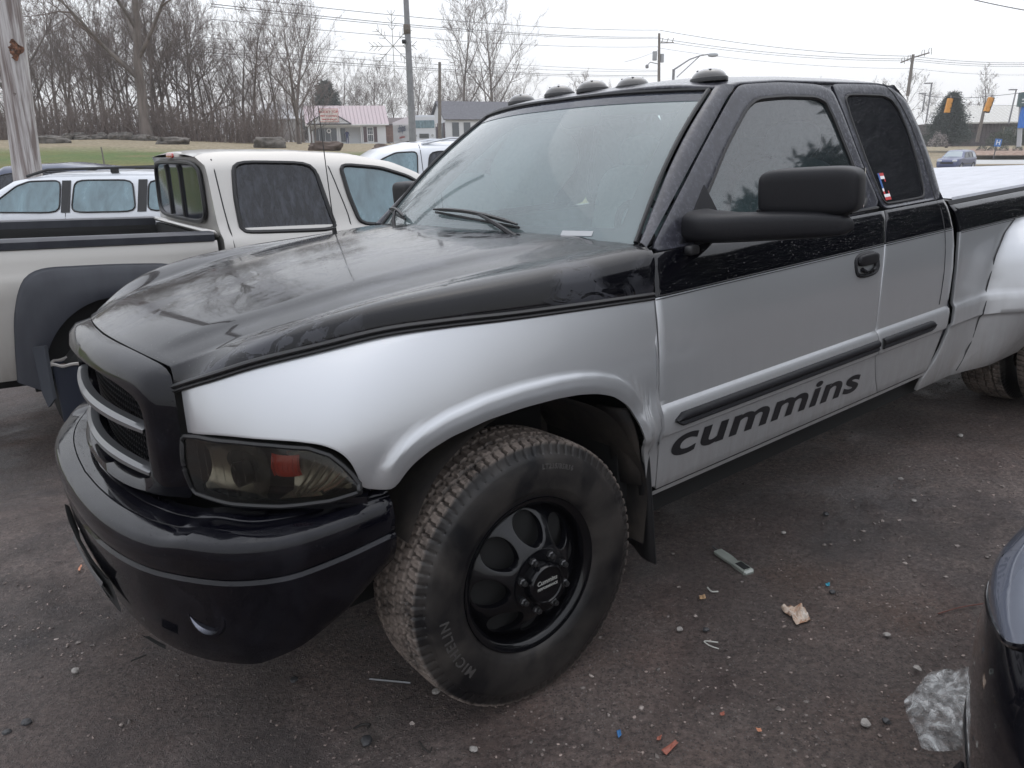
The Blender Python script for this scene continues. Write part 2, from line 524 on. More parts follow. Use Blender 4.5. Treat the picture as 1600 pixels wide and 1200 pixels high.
def axis_pts(fine0, fine1, step, far0, far1, g=1.09):
    a = list(np.arange(fine0, fine1 + 1e-6, step))
    s = step; p = a[-1]
    while p < far1: s *= g; p += s; a.append(min(p, far1))
    s = step; p = a[0]; b = []
    while p > far0: s *= g; p -= s; b.append(max(p, far0))
    return b[::-1] + a
XS = axis_pts(-2.6, 2.6, 0.03, -900, 900)
YS = axis_pts(0.5, 4.6, 0.03, -60, 900, 1.085)
YS = sorted(set([min(YS, key=lambda q: 0) for _ in ()] + YS))
def snap(L_, vals):
    L_ = list(L_)
    for v in vals:
        k = min(range(len(L_)), key=lambda i: abs(L_[i] - v)); L_[k] = v
    return L_
YS = snap(YS, [13.8, 66.0, 78.5])
nx_, ny_ = len(XS), len(YS)
V = []
for y in YS:
    for x in XS:
        z = ground_z(x, y)
        if -3 < x < 4.5 and 0.3 < y < 9:
            z += 0.010 * noise.noise(Vector((x * 2.3, y * 2.3, 0))) + 0.0045 * noise.noise(Vector((x * 9, y * 9, 3))) + 0.003 * noise.noise(Vector((x * 24, y * 24, 7)))
        elif y > 13.8:
            z += 0.10 * noise.noise(Vector((x * 0.25, y * 0.25, 0))) * min(1, y / 30) * smooth(140, 60, y)
        V.append((x, y, z))
def region(x, y):
    a = x / max(y, 0.1)
    if y < 13.8: return 0
    if a < 0.20: return 1
    if y < 66.0: return 0
    if y < 78.5: return 2
    return 1
FS = {0: [], 1: [], 2: []}
for j in range(ny_ - 1):
    for i in range(nx_ - 1):
        q = j * nx_ + i
        FS[region((XS[i] + XS[i + 1]) / 2, (YS[j] + YS[j + 1]) / 2)].append((q, q + 1, q + 1 + nx_, q + nx_))
def sub(name, faces, m):
    used = sorted({i for f in faces for i in f}); idx = {k: n for n, k in enumerate(used)}
    me = bpy.data.meshes.new(name); me.from_pydata([V[k] for k in used], [], [tuple(idx[i] for i in f) for f in faces])
    me.materials.append(m); me.polygons.foreach_set('use_smooth', [True] * len(me.polygons))
    return link(name, me, kind='structure')
# wet, worn asphalt and dirt
m = mat('wet_gravel_lot', (0.05, 0.045, 0.04), 0.6)
b = bsdf(m)
n_big = noise_node(m, 0.55, 5, 0.6, 0.5)
n_mid = noise_node(m, 3.0, 7, 0.65, 0.4)
n_fine = noise_node(m, 55, 6, 0.75)
n_grit = noise_node(m, 210, 3, 0.7)
vs = voro(m, 120, outp='Distance'); vc = voro(m, 120, outp='Color')
sc = N(m, 'ShaderNodeSeparateColor'); L(m, vc, sc.inputs[0])
base = mixc(m, ramp(m, n_big, [(0.40, 0.0), (0.60, 1.0)]), (0.088, 0.073, 0.072), (0.195, 0.132, 0.108))
base = mixc(m, ramp(m, n_mid, [(0.36, 0.0), (0.64, 1.0)]), base, (0.165, 0.130, 0.116))
red = ramp(m, noise_node(m, 1.3, 4, 0.5, 0.3), [(0.60, 0.0), (0.72, 0.6)])
base = mixc(m, red, base, (0.125, 0.070, 0.045))
speck = mathn(m, 'MULTIPLY', mathn(m, 'LESS_THAN', vs, 0.36), mathn(m, 'GREATER_THAN', sc.outputs[0], 0.80))
base = mixc(m, mathn(m, 'MULTIPLY', speck, 0.75), base, (0.26, 0.235, 0.215))
dk = mathn(m, 'MULTIPLY', mathn(m, 'LESS_THAN', vs, 0.36), mathn(m, 'LESS_THAN', sc.outputs[0], 0.25))
base = mixc(m, mathn(m, 'MULTIPLY', dk, 0.6), base, (0.016, 0.015, 0.016))
base = mixc(m, 1.0, base, ramp(m, n_fine, [(0.30, 0.32), (0.70, 2.0)]), 'MULTIPLY')
pale = ramp(m, noise_node(m, 2.1, 6, 0.7, 0.8), [(0.58, 0.0), (0.70, 0.6)])
base = mixc(m, pale, base, (0.15, 0.14, 0.125))
damp = ramp(m, noise_node(m, 0.9, 6, 0.62, 1.0), [(0.44, 1.0), (0.60, 0.0)])
base = mixc(m, mathn(m, 'MULTIPLY', damp, 0.40), base, (0.026, 0.021, 0.020))
L(m, base, b.inputs['Base Color'])
L(m, ramp(m, mathn(m, 'ADD', mathn(m, 'MULTIPLY', n_big, 0.6), mathn(m, 'MULTIPLY', n_mid, 0.4)), [(0.42, 0.34), (0.56, 0.85)]), b.inputs['Roughness'])
hgt = mathn(m, 'ADD', mathn(m, 'MULTIPLY', n_fine, 1.0), mathn(m, 'ADD', mathn(m, 'MULTIPLY', n_grit, 0.5), mathn(m, 'MULTIPLY', mathn(m, 'SUBTRACT', 0.5, vs), mathn(m, 'MULTIPLY', speck, 2.0))))
L(m, bump(m, hgt, 1.0, 0.030), b.inputs['Normal'])
M['lot'] = m
g = mat('winter_lawn', (0.1, 0.1, 0.03), 0.9); b = bsdf(g)
tcx = N(g, 'ShaderNodeTexCoord'); spx = N(g, 'ShaderNodeSeparateXYZ'); L(g, tcx.outputs['Object'], spx.inputs[0])
n1 = noise_node(g, 0.22, 5, 0.6, 0.6, stretch=(0.5, 1, 1)); n2 = noise_node(g, 6, 6, 0.7); n3 = noise_node(g, 40, 3, 0.7)
c = ramp(g, n1, [(0.36, (0.22, 0.125, 0.045)), (0.47, (0.115, 0.130, 0.035)), (0.60, (0.075, 0.120, 0.025)), (0.72, (0.16, 0.13, 0.05))])
# dormant straw-coloured turf further up the bank
st = N(g, 'ShaderNodeMapRange'); st.inputs['From Min'].default_value = 33.5; st.inputs['From Max'].default_value = 37.0
L(g, mathn(g, 'ADD', spx.outputs['Y'], mathn(g, 'MULTIPLY', n1, 6.0)), st.inputs['Value'])
c = mixc(g, mathn(g, 'MULTIPLY', st.outputs[0], 0.85), c, ramp(g, n2, [(0.3, (0.24, 0.17, 0.10)), (0.7, (0.31, 0.27, 0.20))]))
c = mixc(g, 1.0, c, ramp(g, n2, [(0.3, 0.65), (0.7, 1.35)]), 'MULTIPLY')
c = mixc(g, 1.0, c, ramp(g, n3, [(0.3, 0.8), (0.7, 1.2)]), 'MULTIPLY')
L(g, c, b.inputs['Base Color']); L(g, bump(g, mathn(g, 'ADD', n2, n3), 0.8, 0.06), b.inputs['Normal'])
M['lawn'] = g
M['road'] = textured('wet_road', (0.045, 0.046, 0.05), (0.075, 0.075, 0.08), 3, 0.35, 0.1, 0.01)
sub('parking_lot', FS[0], M['lot'])
sub('lawn', FS[1], M['lawn'])
sub('road', FS[2], M['road'])

# loose stones: too many to count, one mesh
ICO = None
bm = bmesh.new(); bmesh.ops.create_icosphere(bm, subdivisions=1, radius=1.0)
ICO = (np.array([v.co[:] for v in bm.verts]), [tuple(v.index for v in f.verts) for f in bm.faces]); bm.free()
def stones(name, n, area, s0, s1, m, seed, pw=2.5):
    r = np.random.default_rng(seed)
    vv = []; ff = []
    k = 0
    for _ in range(n):
        x = r.uniform(area[0], area[1]); y = area[2] + (area[3] - area[2]) * r.random() ** 1.3
        cl = noise.noise(Vector((x * 1.3, y * 1.3, seed)))
        if r.random() > smooth(-0.35, 0.35, cl) * 0.9 + 0.1: continue
        s = s0 + (s1 - s0) * r.random() ** pw
        sc_ = s * np.array([r.uniform(0.7, 1.4), r.uniform(0.7, 1.2), r.uniform(0.35, 0.75)])
        a = r.uniform(0, 6.28); P = ICO[0] * (1 + r.uniform(-0.28, 0.28, (len(ICO[0]), 1))) * sc_
        R = np.array([[math.cos(a), -math.sin(a), 0], [math.sin(a), math.cos(a), 0], [0, 0, 1]])
        P = P @ R.T
        z = ground_z(x, y) + 0.010 * noise.noise(Vector((x * 2.3, y * 2.3, 0)))
        P = P + np.array([x, y, z + sc_[2] * 0.25])
        vv.extend(map(tuple, P)); ff.extend([tuple(i + k for i in f) for f in ICO[1]]); k += len(P)
    me = bpy.data.meshes.new(name); me.from_pydata(vv, [], ff); me.materials.append(m)
    return link(name, me, kind='stuff')
def stone_mat(name, c1, c2):
    m = mat(name, c1, 0.65); tcn = N(m, 'ShaderNodeNewGeometry')
    r = ramp(m, tcn.outputs['Random Per Island'], [(0.0, c1), (0.8, c2), (1.0, tuple(min(1, k * 1.7) for k in c2))])
    nn = noise_node(m, 120, 3, 0.6)
    L(m, mixc(m, 1.0, r, ramp(m, nn, [(0.3, 0.7), (0.7, 1.3)]), 'MULTIPLY'), bsdf(m).inputs['Base Color'])
    return m
stones('gravel', 46000, (-2.6, 3.6, 0.8, 6.0), 0.0012, 0.0060, stone_mat('grit', (0.055, 0.044, 0.040), (0.17, 0.135, 0.118)), 3, 3.0)
stones('pebbles', 3600, (-2.4, 3.2, 0.9, 5.0), 0.002, 0.0115, stone_mat('pale_pebble', (0.07, 0.060, 0.054), (0.17, 0.145, 0.13)), 5, 3.2)
# ================================================================== the two-tone pickup
TR = Matrix([[-0.796088, 0.602833, -0.053257, -0.515122], [-0.603803, -0.797129, 0.00271, 2.774333], [-0.040819, 0.034314, 0.998577, -0.030883], [0, 0, 0, 1]])
truck = empty('pickup_truck', 'black over silver dual-rear-wheel pickup with large black lettering on its door', 'pickup truck', matrix=TR)

ZW = [0.40, 0.47, 0.55, 0.66, 0.672, 0.682, 0.70, 0.752, 0.768, 0.782, 0.86, 0.95, 1.05, 1.12, 1.18, 1.22, 1.25, 1.262, 1.28, 1.74, 1.775]
YW = [0.925, 0.948, 0.960, 0.973, 0.975, 0.987, 0.989, 0.989, 0.985, 0.974, 0.977, 0.977, 0.969, 0.957, 0.940, 0.925, 0.906, 0.893, 0.888, 0.702, 0.682]
def Wz(z):
    return interp(z, ZW, YW)
def lift(y):           # the far side sits a touch higher
    return 0.022 * max(0.0, -y)
def SP(x, z, sg=1, dy=0.0):
    y = (Wz(z) + dy) * sg
    return (x, y, z + lift(y))
SN = {1: '', -1: ''}

def panel(name, x_front, x_rear, zrows, sg, mats, split=None, nu=14, parent=truck, thick=0.014, dyf=None, ang=40, label=None):
    """body-side sheet between two edge curves x(z); rows bottom to top"""
    mb = MB()
    rows = []
    for z in zrows:
        a = x_front(z); b = x_rear(z)
        rows.append([SP(lerp(a, b, i / nu), z, sg, dyf(lerp(a, b, i / nu), z) if dyf else 0) for i in range(nu + 1)])
    if split is None:
        mb.grid(rows, 0, flip=(sg < 0))
    else:
        k = min(range(len(zrows)), key=lambda q: abs(zrows[q] - split))
        mb.grid(rows[:k + 1], 0, flip=(sg < 0))
        mb.grid(rows[k:], 1, flip=(sg < 0))
    o = mb.build(name, mats, parent, angle=ang, label=label)
    bm = bmesh.new(); bm.from_mesh(o.data); bmesh.ops.remove_doubles(bm, verts=bm.verts, dist=1e-5); bm.to_mesh(o.data); bm.free()
    solid(o, thick, -1.0, 0.0025)
    return o

ZR = sorted(set([0.49, 0.52, 0.56, 0.60, 0.64, 0.66, 0.672, 0.677, 0.682, 0.69, 0.70, 0.752, 0.76, 0.768, 0.775, 0.782, 0.80, 0.85, 0.90, 0.95, 1.0, 1.05, 1.09, 1.122, 1.15, 1.18, 1.20, 1.22, 1.235, 1.25]))
def ring(name, outer, inner, sg, m, parent, n=64, k=4, closed=True, dy=0.0, thick=0.014, bulge=0.0):
    """frame between two closed outlines in side view (x, z), point for point"""
    def res(pts, n):
        # piecewise: the same number of samples between each pair of key points
        P = pts + [pts[0]] if closed else pts
        q = []
        per = n // (len(P) - 1)
        for a, b in zip(P[:-1], P[1:]):
            for t in range(per): q.append((lerp(a[0], b[0], t / per), lerp(a[1], b[1], t / per)))
        if not closed: q.append(P[-1])
        # round the corners a little
        for _ in range(2):
            q2 = []
            for i in range(len(q)):
                if not closed and i in (0, len(q) - 1): q2.append(q[i]); continue
                a, b, c = q[i - 1], q[i], q[(i + 1) % len(q)]
                q2.append(((a[0] + 2 * b[0] + c[0]) / 4, (a[1] + 2 * b[1] + c[1]) / 4))
            q = q2
        return q
    O = res(outer, n); I = res(inner, n)
    mb = MB(); rows = []
    for j in range(k + 1):
        t = j / k
        rows.append([SP(lerp(a[0], b[0], t), lerp(a[1], b[1], t), sg, dy + bulge * math.sin(PI * t)) for a, b in zip(O, I)])
    mb.grid(rows, 0, close_u=closed, flip=(sg > 0))
    o = mb.build(name, m, parent, angle=60)
    solid(o, thick, -1.0, 0.002)
    return o, I

def glass_fill(name, loop, sg, m, parent, inset=0.010):
    """pane that fills a side-view outline"""
    mb = MB()
    mb.grid([[SP(x, z, sg, -inset) for x, z in r] for r in fill_rows(loop)], 0, flip=(sg > 0))
    return mb.build(name, m, parent, angle=180)

xg = lambda z: interp(z, [0.40, 0.49, 0.774, 0.94, 1.115, 1.17, 1.25], [-0.545, -0.541, -0.537, -0.540, -0.547, -0.562, -0.577])
xd = lambda z: interp(z, [0.40, 0.485, 0.56, 0.66, 0.774, 0.955, 1.05, 1.12, 1.18, 1.25], [-1.93, -1.925, -1.88, -1.845, -1.828, -1.845, -1.868, -1.893, -1.922, -1.968])
xc = lambda z: interp(z, [0.40, 0.468, 0.505, 0.672, 0.773, 0.945, 1.107, 1.25], [-2.30, -2.334, -2.362, -2.428, -2.448, -2.465, -2.478, -2.475])
GAP = 0.0035

# hood edge line (the black strake along the top of the fender): x, y, z
STR = [(0.763, 0.540, 1.057), (0.735, 0.600, 1.076), (0.700, 0.664, 1.096), (0.614, 0.745, 1.126), (0.479, 0.820, 1.149), (0.330, 0.872, 1.166), (0.170, 0.912, 1.164), (-0.018, 0.936, 1.152), (-0.237, 0.947, 1.139), (-0.400, 0.953, 1.130), (-0.543, 0.957, 1.122)]
STRS = spline(STR, 121)
# fender mid line and lower edge, station by station (same parameter as STR)
MID = [(0.768, 0.560, 1.01), (0.748, 0.635, 1.02), (0.712, 0.715, 1.03), (0.640, 0.800, 1.04), (0.530, 0.880, 1.03), (0.420, 0.930, 1.00), (0.200, 0.966, 1.0), (-0.018, 0.972, 1.0), (-0.237, 0.974, 1.0), (-0.400, 0.974, 1.0), (-0.540, 0.974, 1.0)]
ARCH = [(0.397, 0.806), (0.380, 0.832), (0.350, 0.858), (0.300, 0.882), (0.235, 0.900), (0.120, 0.915), (0.0, 0.918), (-0.12, 0.914), (-0.20, 0.906), (-0.270, 0.892), (-0.330, 0.870), (-0.375, 0.840), (-0.405, 0.812), (-0.430, 0.775), (-0.450, 0.730), (-0.468, 0.670), (-0.480, 0.600), (-0.486, 0.50)]
def arch_dist(x, z):
    best = 9
    for (a, b), (c, d) in zip(ARCH[:-1], ARCH[1:]):
        vx, vz = c - a, d - b; l2 = vx * vx + vz * vz
        t = max(0, min(1, ((x - a) * vx + (z - b) * vz) / l2))
        best = min(best, math.hypot(x - a - vx * t, z - b - vz * t))
    return best

KTOP = STR
KMID = [(0.770, 0.565), (0.750, 0.645), (0.714, 0.728), (0.648, 0.826), (0.545, 0.914), (0.430, 0.955), (0.205, 0.971), (-0.018, 0.973), (-0.237, 0.974), (-0.400, 0.974), (-0.540, 0.974)]
KLOW = [(0.773, 0.578), (0.756, 0.658), (0.720, 0.742), (0.655, 0.838), (0.553, 0.924), (0.440, 0.963), (0.212, 0.976), (-0.018, 0.977), (-0.237, 0.978), (-0.400, 0.978), (-0.537, 0.978)]
def kint(K, s):
    """smooth interpolation in key index"""
    t = min(9.9999, max(0, s * 10)); i = int(t); f = t - i
    P = [np.array(K[min(10, max(0, i + d))], float) for d in (-1, 0, 1, 2)]
    return 0.5 * (2 * P[1] + (P[2] - P[0]) * f + (2 * P[0] - 5 * P[1] + 4 * P[2] - P[3]) * f * f + (3 * P[1] - P[0] - 3 * P[2] + P[3]) * f ** 3)
def fpt(s, z):
    T = kint(KTOP, s); M_ = kint(KMID, s); L_ = kint(KLOW, s)
    zz = max(z, 0.80)
    z0, z1, z2 = 0.83, 1.0, T[2]
    a = (zz - z1) * (zz - z2) / ((z0 - z1) * (z0 - z2)); b = (zz - z0) * (zz - z2) / ((z1 - z0) * (z1 - z2)); c = (zz - z0) * (zz - z1) / ((z2 - z0) * (z2 - z1))
    x = a * L_[0] + b * M_[0] + c * T[0]; y = a * L_[1] + b * M_[1] + c * T[1]
    if z < 0.80:
        k = smooth(-0.41, -0.49, x); y = lerp(y, Wz(z), k)
    elif z < 0.86 and x < -0.41:
        y = lerp(y, Wz(z), smooth(0.86, 0.80, z))
    return x, y
def make_fender(sg):
    low = [(0.766, 0.966), (0.740, 0.974), (0.705, 0.976), (0.655, 0.973), (0.600, 0.967), (0.552, 0.955), (0.520, 0.934), (0.500, 0.905), (0.487, 0.865), (0.480, 0.828), (0.440, 0.815)] + ARCH[:-1] + [(-0.486, 0.51), (-0.53, 0.50)]
    pts = []
    for a_, b_ in zip(low[:-1], low[1:]):
        n_ = max(2, int(math.hypot(a_[0] - b_[0], a_[1] - b_[1]) / 0.011))
        for k in range(n_): pts.append((lerp(a_[0], b_[0], k / n_), lerp(a_[1], b_[1], k / n_)))
    pts.append(low[-1])
    for _ in range(2): pts = [pts[0]] + [((p[0] + 2 * q[0] + r_[0]) / 4, (p[1] + 2 * q[1] + r_[1]) / 4) for p, q, r_ in zip(pts[:-2], pts[1:-1], pts[2:])] + [pts[-1]]
    cols = []; prev = 0.0
    for x, z in pts:
        lo, hi = prev, 1.0
        for _ in range(24):
            m_ = (lo + hi) / 2
            if fpt(m_, z)[0] > x: lo = m_
            else: hi = m_
        s = prev = lo
        if x < -0.47: s = lerp(s, 1.0, smooth(-0.47, -0.53, x)); prev = 0
        T = kint(KTOP, s); h = T[2] - z
        zs = [z + d for d in (0, 0.006, 0.016, 0.03, 0.042, 0.05, 0.058, 0.066, 0.075) if d < h * 0.6]
        rest = 21 - len(zs); z0 = zs[-1]
        zs += [z0 + (T[2] - z0) * (q + 1) / rest for q in range(rest)]
        col = []
        for zz in zs:
            xx, yy = fpt(s, zz)
            if s > 0.999: xx = xg(zz) + GAP; yy = Wz(zz) if zz < 1.1 else yy
            d = arch_dist(xx, zz)
            yy += 0.011 * smooth(0.064, 0.050, d) * smooth(0.47, 0.41, xx) * smooth(0.62, 0.70, zz) - 0.004 * smooth(0.02, 0.0, d)
            col.append((xx, yy * sg, zz + lift(yy * sg)))
        cols.append(col)
    n = len(cols)
    rows = [[cols[i][j] for i in range(n)] for j in range(len(cols[0]))]
    mb = MB(); mb.grid(rows, 0, flip=(sg < 0))
    o = mb.build('fender', M['silver'], truck, angle=60)
    solid(o, 0.012, -1.0, 0.0025)
    # black strake with two ribs on top of the fender
    mb = MB()
    S = STRS
    prof = [(0.001, -0.006), (0.006, -0.005), (0.009, 0.0), (0.006, 0.0035), (0.003, 0.005), (0.007, 0.008), (0.0085, 0.0125), (0.005, 0.017), (-0.001, 0.019)]
    rows = []
    for dn, dz in prof:
        row = []
        for i, p in enumerate(S):
            a = S[max(0, i - 1)]; b = S[min(len(S) - 1, i + 1)]
            tx, ty = b[0] - a[0], b[1] - a[1]; l = math.hypot(tx, ty)
            nx, ny = -ty / l, tx / l
            if ny < 0: nx, ny = -nx, -ny
            y = (p[1] + ny * dn) * sg
            row.append((p[0] + nx * dn, y, p[2] + dz + 0.002 + lift(y)))
        rows.append(row)
    mb.grid(rows, 0, flip=(sg < 0))
    mb.build('fender_strake', M['seal'], truck, angle=35)
make_fender(1); make_fender(-1)

# ---------------------------------------------------------------- hood
CREASE = [(0.757, 0.520, 1.121), (0.61, 0.595, 1.166), (0.44, 0.650, 1.196), (0.28, 0.690, 1.222), (0.09, 0.728, 1.243), (-0.07, 0.757, 1.256), (-0.30, 0.800, 1.268), (-0.50, 0.842, 1.276), (-0.60, 0.868, 1.276)]
CR = spline(CREASE, 61)
HS = spline(STR, 61)
def hood_rows():
    rows = []
    for i in range(61):
        f = i / 60
        cx, cy, cz = CR[i]
        sx, sy, sz = HS[i]
        sz += 0.019
        ex = lerp(0.036, 0.0, smooth(0, 0.15, f))
        # centre line: bows forward at the nose and reaches back less at the cowl
        ccx = cx + 0.050 * (1 - f) ** 2 + lerp(0, 0.125, smooth(0.5, 1.0, f))
        ccz = cz + lerp(0.024, 0.034, f)
        half = []
        M1 = 22
        for k in range(M1 + 1):          # centre to crease
            t = k / M1
            x = lerp(ccx, cx, t ** 2)
            y = cy * t
            z = lerp(ccz, cz, t ** 2.2)
            # raised centre panel with a soft step
            z += 0.007 * (1 - smooth(0.74, 0.80, t)) * smooth(0.0, 0.08, f) - 0.002
            half.append((x, y, z))
        M2 = 16
        sharp = 1 - smooth(0.0, 0.30, f)   # the crease fades out towards the cab
        for k in range(1, M2 + 1):       # crease to strake
            t = k / M2
            # side wall: quick drop, rounder further back
            bx = lerp(cx, sx, t)
            yy = lerp(cy, sy, t) + 0.055 * math.sin(PI * min(1, t)) * (1 - 0.75 * sharp) * (0.45 + 0.55 * (1 - smooth(0.55, 1.0, f)))
            zz = lerp(cz, sz, t) + lerp(0.034, -0.004, sharp) * math.sin(PI * t)
            half.append((bx, yy, zz))
        row = [(x, -y, z + lift(-y)) for x, y, z in half[::-1]] + half[1:]
        rows.append(row)
    return rows
mb = MB(); mb.grid(hood_rows(), 0, flip=False)
hood = mb.build('hood', M['black'], truck, angle=50)
solid(hood, 0.012, -1.0, 0.003)
# soft styling lines pressed into the hood
HR = hood_rows()

# ---------------------------------------------------------------- cowl, firewall and inner structure (dark)
mb = MB()
rows = []
for k in range(25):
    u = -1 + 2 * k / 24
    y = 0.86 * u
    rows.append([(-0.36 - 0.22 * abs(u) ** 2.2, y, 1.272 - 0.006 * u * u + lift(y)), (-0.43 - 0.20 * abs(u) ** 2.2, y, 1.262 + lift(y)), (-0.50 - 0.17 * abs(u) ** 2.2, y, 1.272 + lift(y)), (-0.56 - 0.12 * abs(u) ** 2, y * 0.98, 1.292 + lift(y))])
mb.grid(rows, 0)
solid(mb.build('cowl_panel', M['plastic'], truck), 0.01)
mb = MB()
mb.box((0.1, 0, 0.55), (1.0, 1.1, 0.55)); mb.box((0.62, 0, 0.56), (0.30, 1.0, 0.24))            # engine bay block behind the grille, made deeper to shade the ground
mb.box((-1.45, 0, 0.50), (2.0, 1.74, 0.28)); mb.box((-3.0, 0, 0.48), (1.2, 1.3, 0.30))        # floor pan, thickened downward to block light under the truck
mb.box((-0.57, 0, 0.86), (0.06, 1.72, 0.76))        # firewall
mb.box((-2.44, 0, 0.86), (0.05, 1.72, 0.76))
mb.box((-3.0, 0.42, 0.52), (4.6, 0.08, 0.16)); mb.box((-3.0, -0.42, 0.52), (4.6, 0.08, 0.16))
mb.box((0.55, 0.0, 0.50), (0.5, 1.0, 0.10))
mb.box((0.52, 0.0, 0.95), (0.10, 1.35, 0.30))
mb.tube([(-3.75, -1.0, 0.40), (-3.75, 1.0, 0.40)], 0.05, 10)
mb.build('chassis', M['dark'], truck, smooth=False)

def liner(sg):
    mb = MB(); rows = []
    R = 0.475
    for j, y in enumerate((0.962, 0.93, 0.80, 0.66, 0.52)):
        rows.append([(x0, y * sg, z0) for x0, z0 in [(-0.035 + (R - 0.02 + 0.006 * math.sin(a * 9)) * math.cos(a), 0.46 + (R - 0.02) * math.sin(a)) for a in np.linspace(0.42, PI + 0.30, 44)]])
    mb.grid(rows, 0, flip=(sg > 0))
    # closing wall
    c = rows[-1]
    mb.add(c + [(-0.035, 0.52 * sg, 0.40)], [(i, i + 1, len(c)) for i in range(len(c) - 1)])
    mb.build('wheel_liner', M['liner'], truck)
liner(1); liner(-1)

# ---------------------------------------------------------------- doors, rear quarters
def cabside(sg):
    d = panel('door', lambda z: xg(z) - GAP, lambda z: xd(z) + GAP * 0.6, ZR, sg, [M['silver'], M['blackside']], split=1.122, nu=40)
    # door frame round the glass: outline and opening, point for point, from the front lower corner clockwise
    outer = [(-0.592, 1.2535), (-0.80, 1.408), (-1.005, 1.560), (-1.225, 1.716), (-1.30, 1.760), (-1.55, 1.768), (-1.80, 1.757), (-1.885, 1.730), (-1.905, 1.64), (-1.925, 1.45), (-1.968, 1.2535), (-1.50, 1.2535), (-1.10, 1.2535), (-0.80, 1.2535)]
    inner = [(-0.765, 1.285), (-0.950, 1.405), (-1.110, 1.540), (-1.300, 1.675), (-1.375, 1.705), (-1.55, 1.712), (-1.75, 1.706), (-1.812, 1.685), (-1.838, 1.61), (-1.862, 1.45), (-1.885, 1.272), (-1.50, 1.270), (-1.10, 1.270), (-0.88, 1.272)]
    fr, I = ring('window_frame', outer, inner, sg, M['dew'], d, n=84, k=4)
    # rubber run channel
    mb = MB(); mb.tube([SP(x, z, sg, -0.006) for x, z in I] + [SP(*I[0], sg, -0.006)], 0.009, 6); mb.build('window_seal', M['seal'], d)
    glass_fill('window_glass', I, sg, M['sideglass'], d)
    # belt sweep
    mb = MB(); mb.tube([SP(x, 1.262, sg, 0.004) for x in np.linspace(-0.80, -1.93, 12)], [0.008] * 12, 6); mb.build('belt_moulding', M['seal'], d)
    # rear quarter of the extended cab
    q = panel('rear_quarter', lambda z: xd(z) - GAP * 0.6, lambda z: xc(z), ZR, sg, [M['silver'], M['blackside']], split=1.122, nu=22)
    outer = [(-1.974, 1.2535), (-1.934, 1.45), (-1.914, 1.64), (-1.897, 1.730), (-1.90, 1.757), (-2.10, 1.762), (-2.28, 1.752), (-2.365, 1.735), (-2.445, 1.680), (-2.478, 1.56), (-2.488, 1.40), (-2.475, 1.2535), (-2.30, 1.2535), (-2.12, 1.2535)]
    inner = [(-1.992, 1.272), (-1.962, 1.45), (-1.950, 1.62), (-1.955, 1.695), (-1.985, 1.712), (-2.12, 1.710), (-2.26, 1.704), (-2.315, 1.685), (-2.352, 1.635), (-2.372, 1.54), (-2.365, 1.40), (-2.335, 1.272), (-2.22, 1.270), (-2.10, 1.270)]
    fr, I = ring('quarter_frame', outer, inner, sg, M['dew'], q, n=84, k=4)
    glass_fill('quarter_glass', I, sg, M['tinted'], q, 0.004)
    mb = MB(); mb.tube([SP(x, z, sg, -0.001) for x, z in I] + [SP(*I[0], sg, -0.001)], 0.006, 6); mb.build('quarter_seal', M['seal'], q)
    # vertical seam behind the quarter glass
    mb = MB(); mb.tube([SP(interp(z, [0.55, 0.77, 1.0, 1.25, 1.45, 1.6, 1.70, 1.757], [-2.30, -2.36, -2.385, -2.41, -2.425, -2.405, -2.36, -2.29]), z, sg, 0.0006) for z in np.linspace(0.80, 1.757, 22)], 0.0022, 4)
    mb.build('panel_seam', M['seal'], q)
    # sill
    mb = MB(); rows = []
    for y, z in ((0.948, 0.486), (0.944, 0.470), (0.925, 0.462), (0.90, 0.455), (0.87, 0.43), (0.80, 0.43)):
        rows.append([(x, y * sg, z + lift(y * sg)) for x in np.linspace(-0.53, -2.34, 12)])
    mb.grid(rows, 0, flip=(sg > 0)); mb.build('sill', M['silver'], truck)
    # pinch of pinstripes along the colour break
    for dz, r in ((0.004, 0.0022), (-0.005, 0.0016)):
        for x0, x1, par in ((-0.553, -1.885, d), (-1.898, -2.47, q)):
            mb = MB(); mb.tube([SP(x, 1.122 + dz, sg, 0.001) for x in np.linspace(x0, x1, 20)], r, 5); mb.build('pinstripe', M['seal'], par)
    # body side moulding, in two lengths
    def moulding(x0, x1, par, round_front=True, round_rear=True):
        mb = MB(); rows = []
        n = 40
        for j, (h, o) in enumerate([(-1, 0.0), (-1, 0.009), (-0.72, 0.014), (-0.3, 0.010), (0.0, 0.0155), (0.35, 0.017), (0.75, 0.013), (1, 0.006), (1, 0.0)]):
            row = []
            for i in range(n + 1):
                t = i / n; x = lerp(x0, x1, t)
                hh = 0.0225
                if round_front: hh *= math.sqrt(max(0.02, 1 - max(0, 1 - (x0 - x) / 0.035) ** 2))
                if round_rear: hh *= math.sqrt(max(0.02, 1 - max(0, 1 - (x - x1) / 0.035) ** 2))
                row.append((x, (0.9885 + o) * sg, 0.722 + hh * h + lift(sg)))
            rows.append(row)
        mb.grid(rows, 0, flip=(sg < 0))
        mb.build('side_moulding', M['plastic'], par, angle=50)
    moulding(-0.597, -1.826, d, True, False)
    moulding(-1.862, -2.30, q, False, True)
    return d, q
door, quarter = cabside(1)
fdoor, fquarter = cabside(-1)

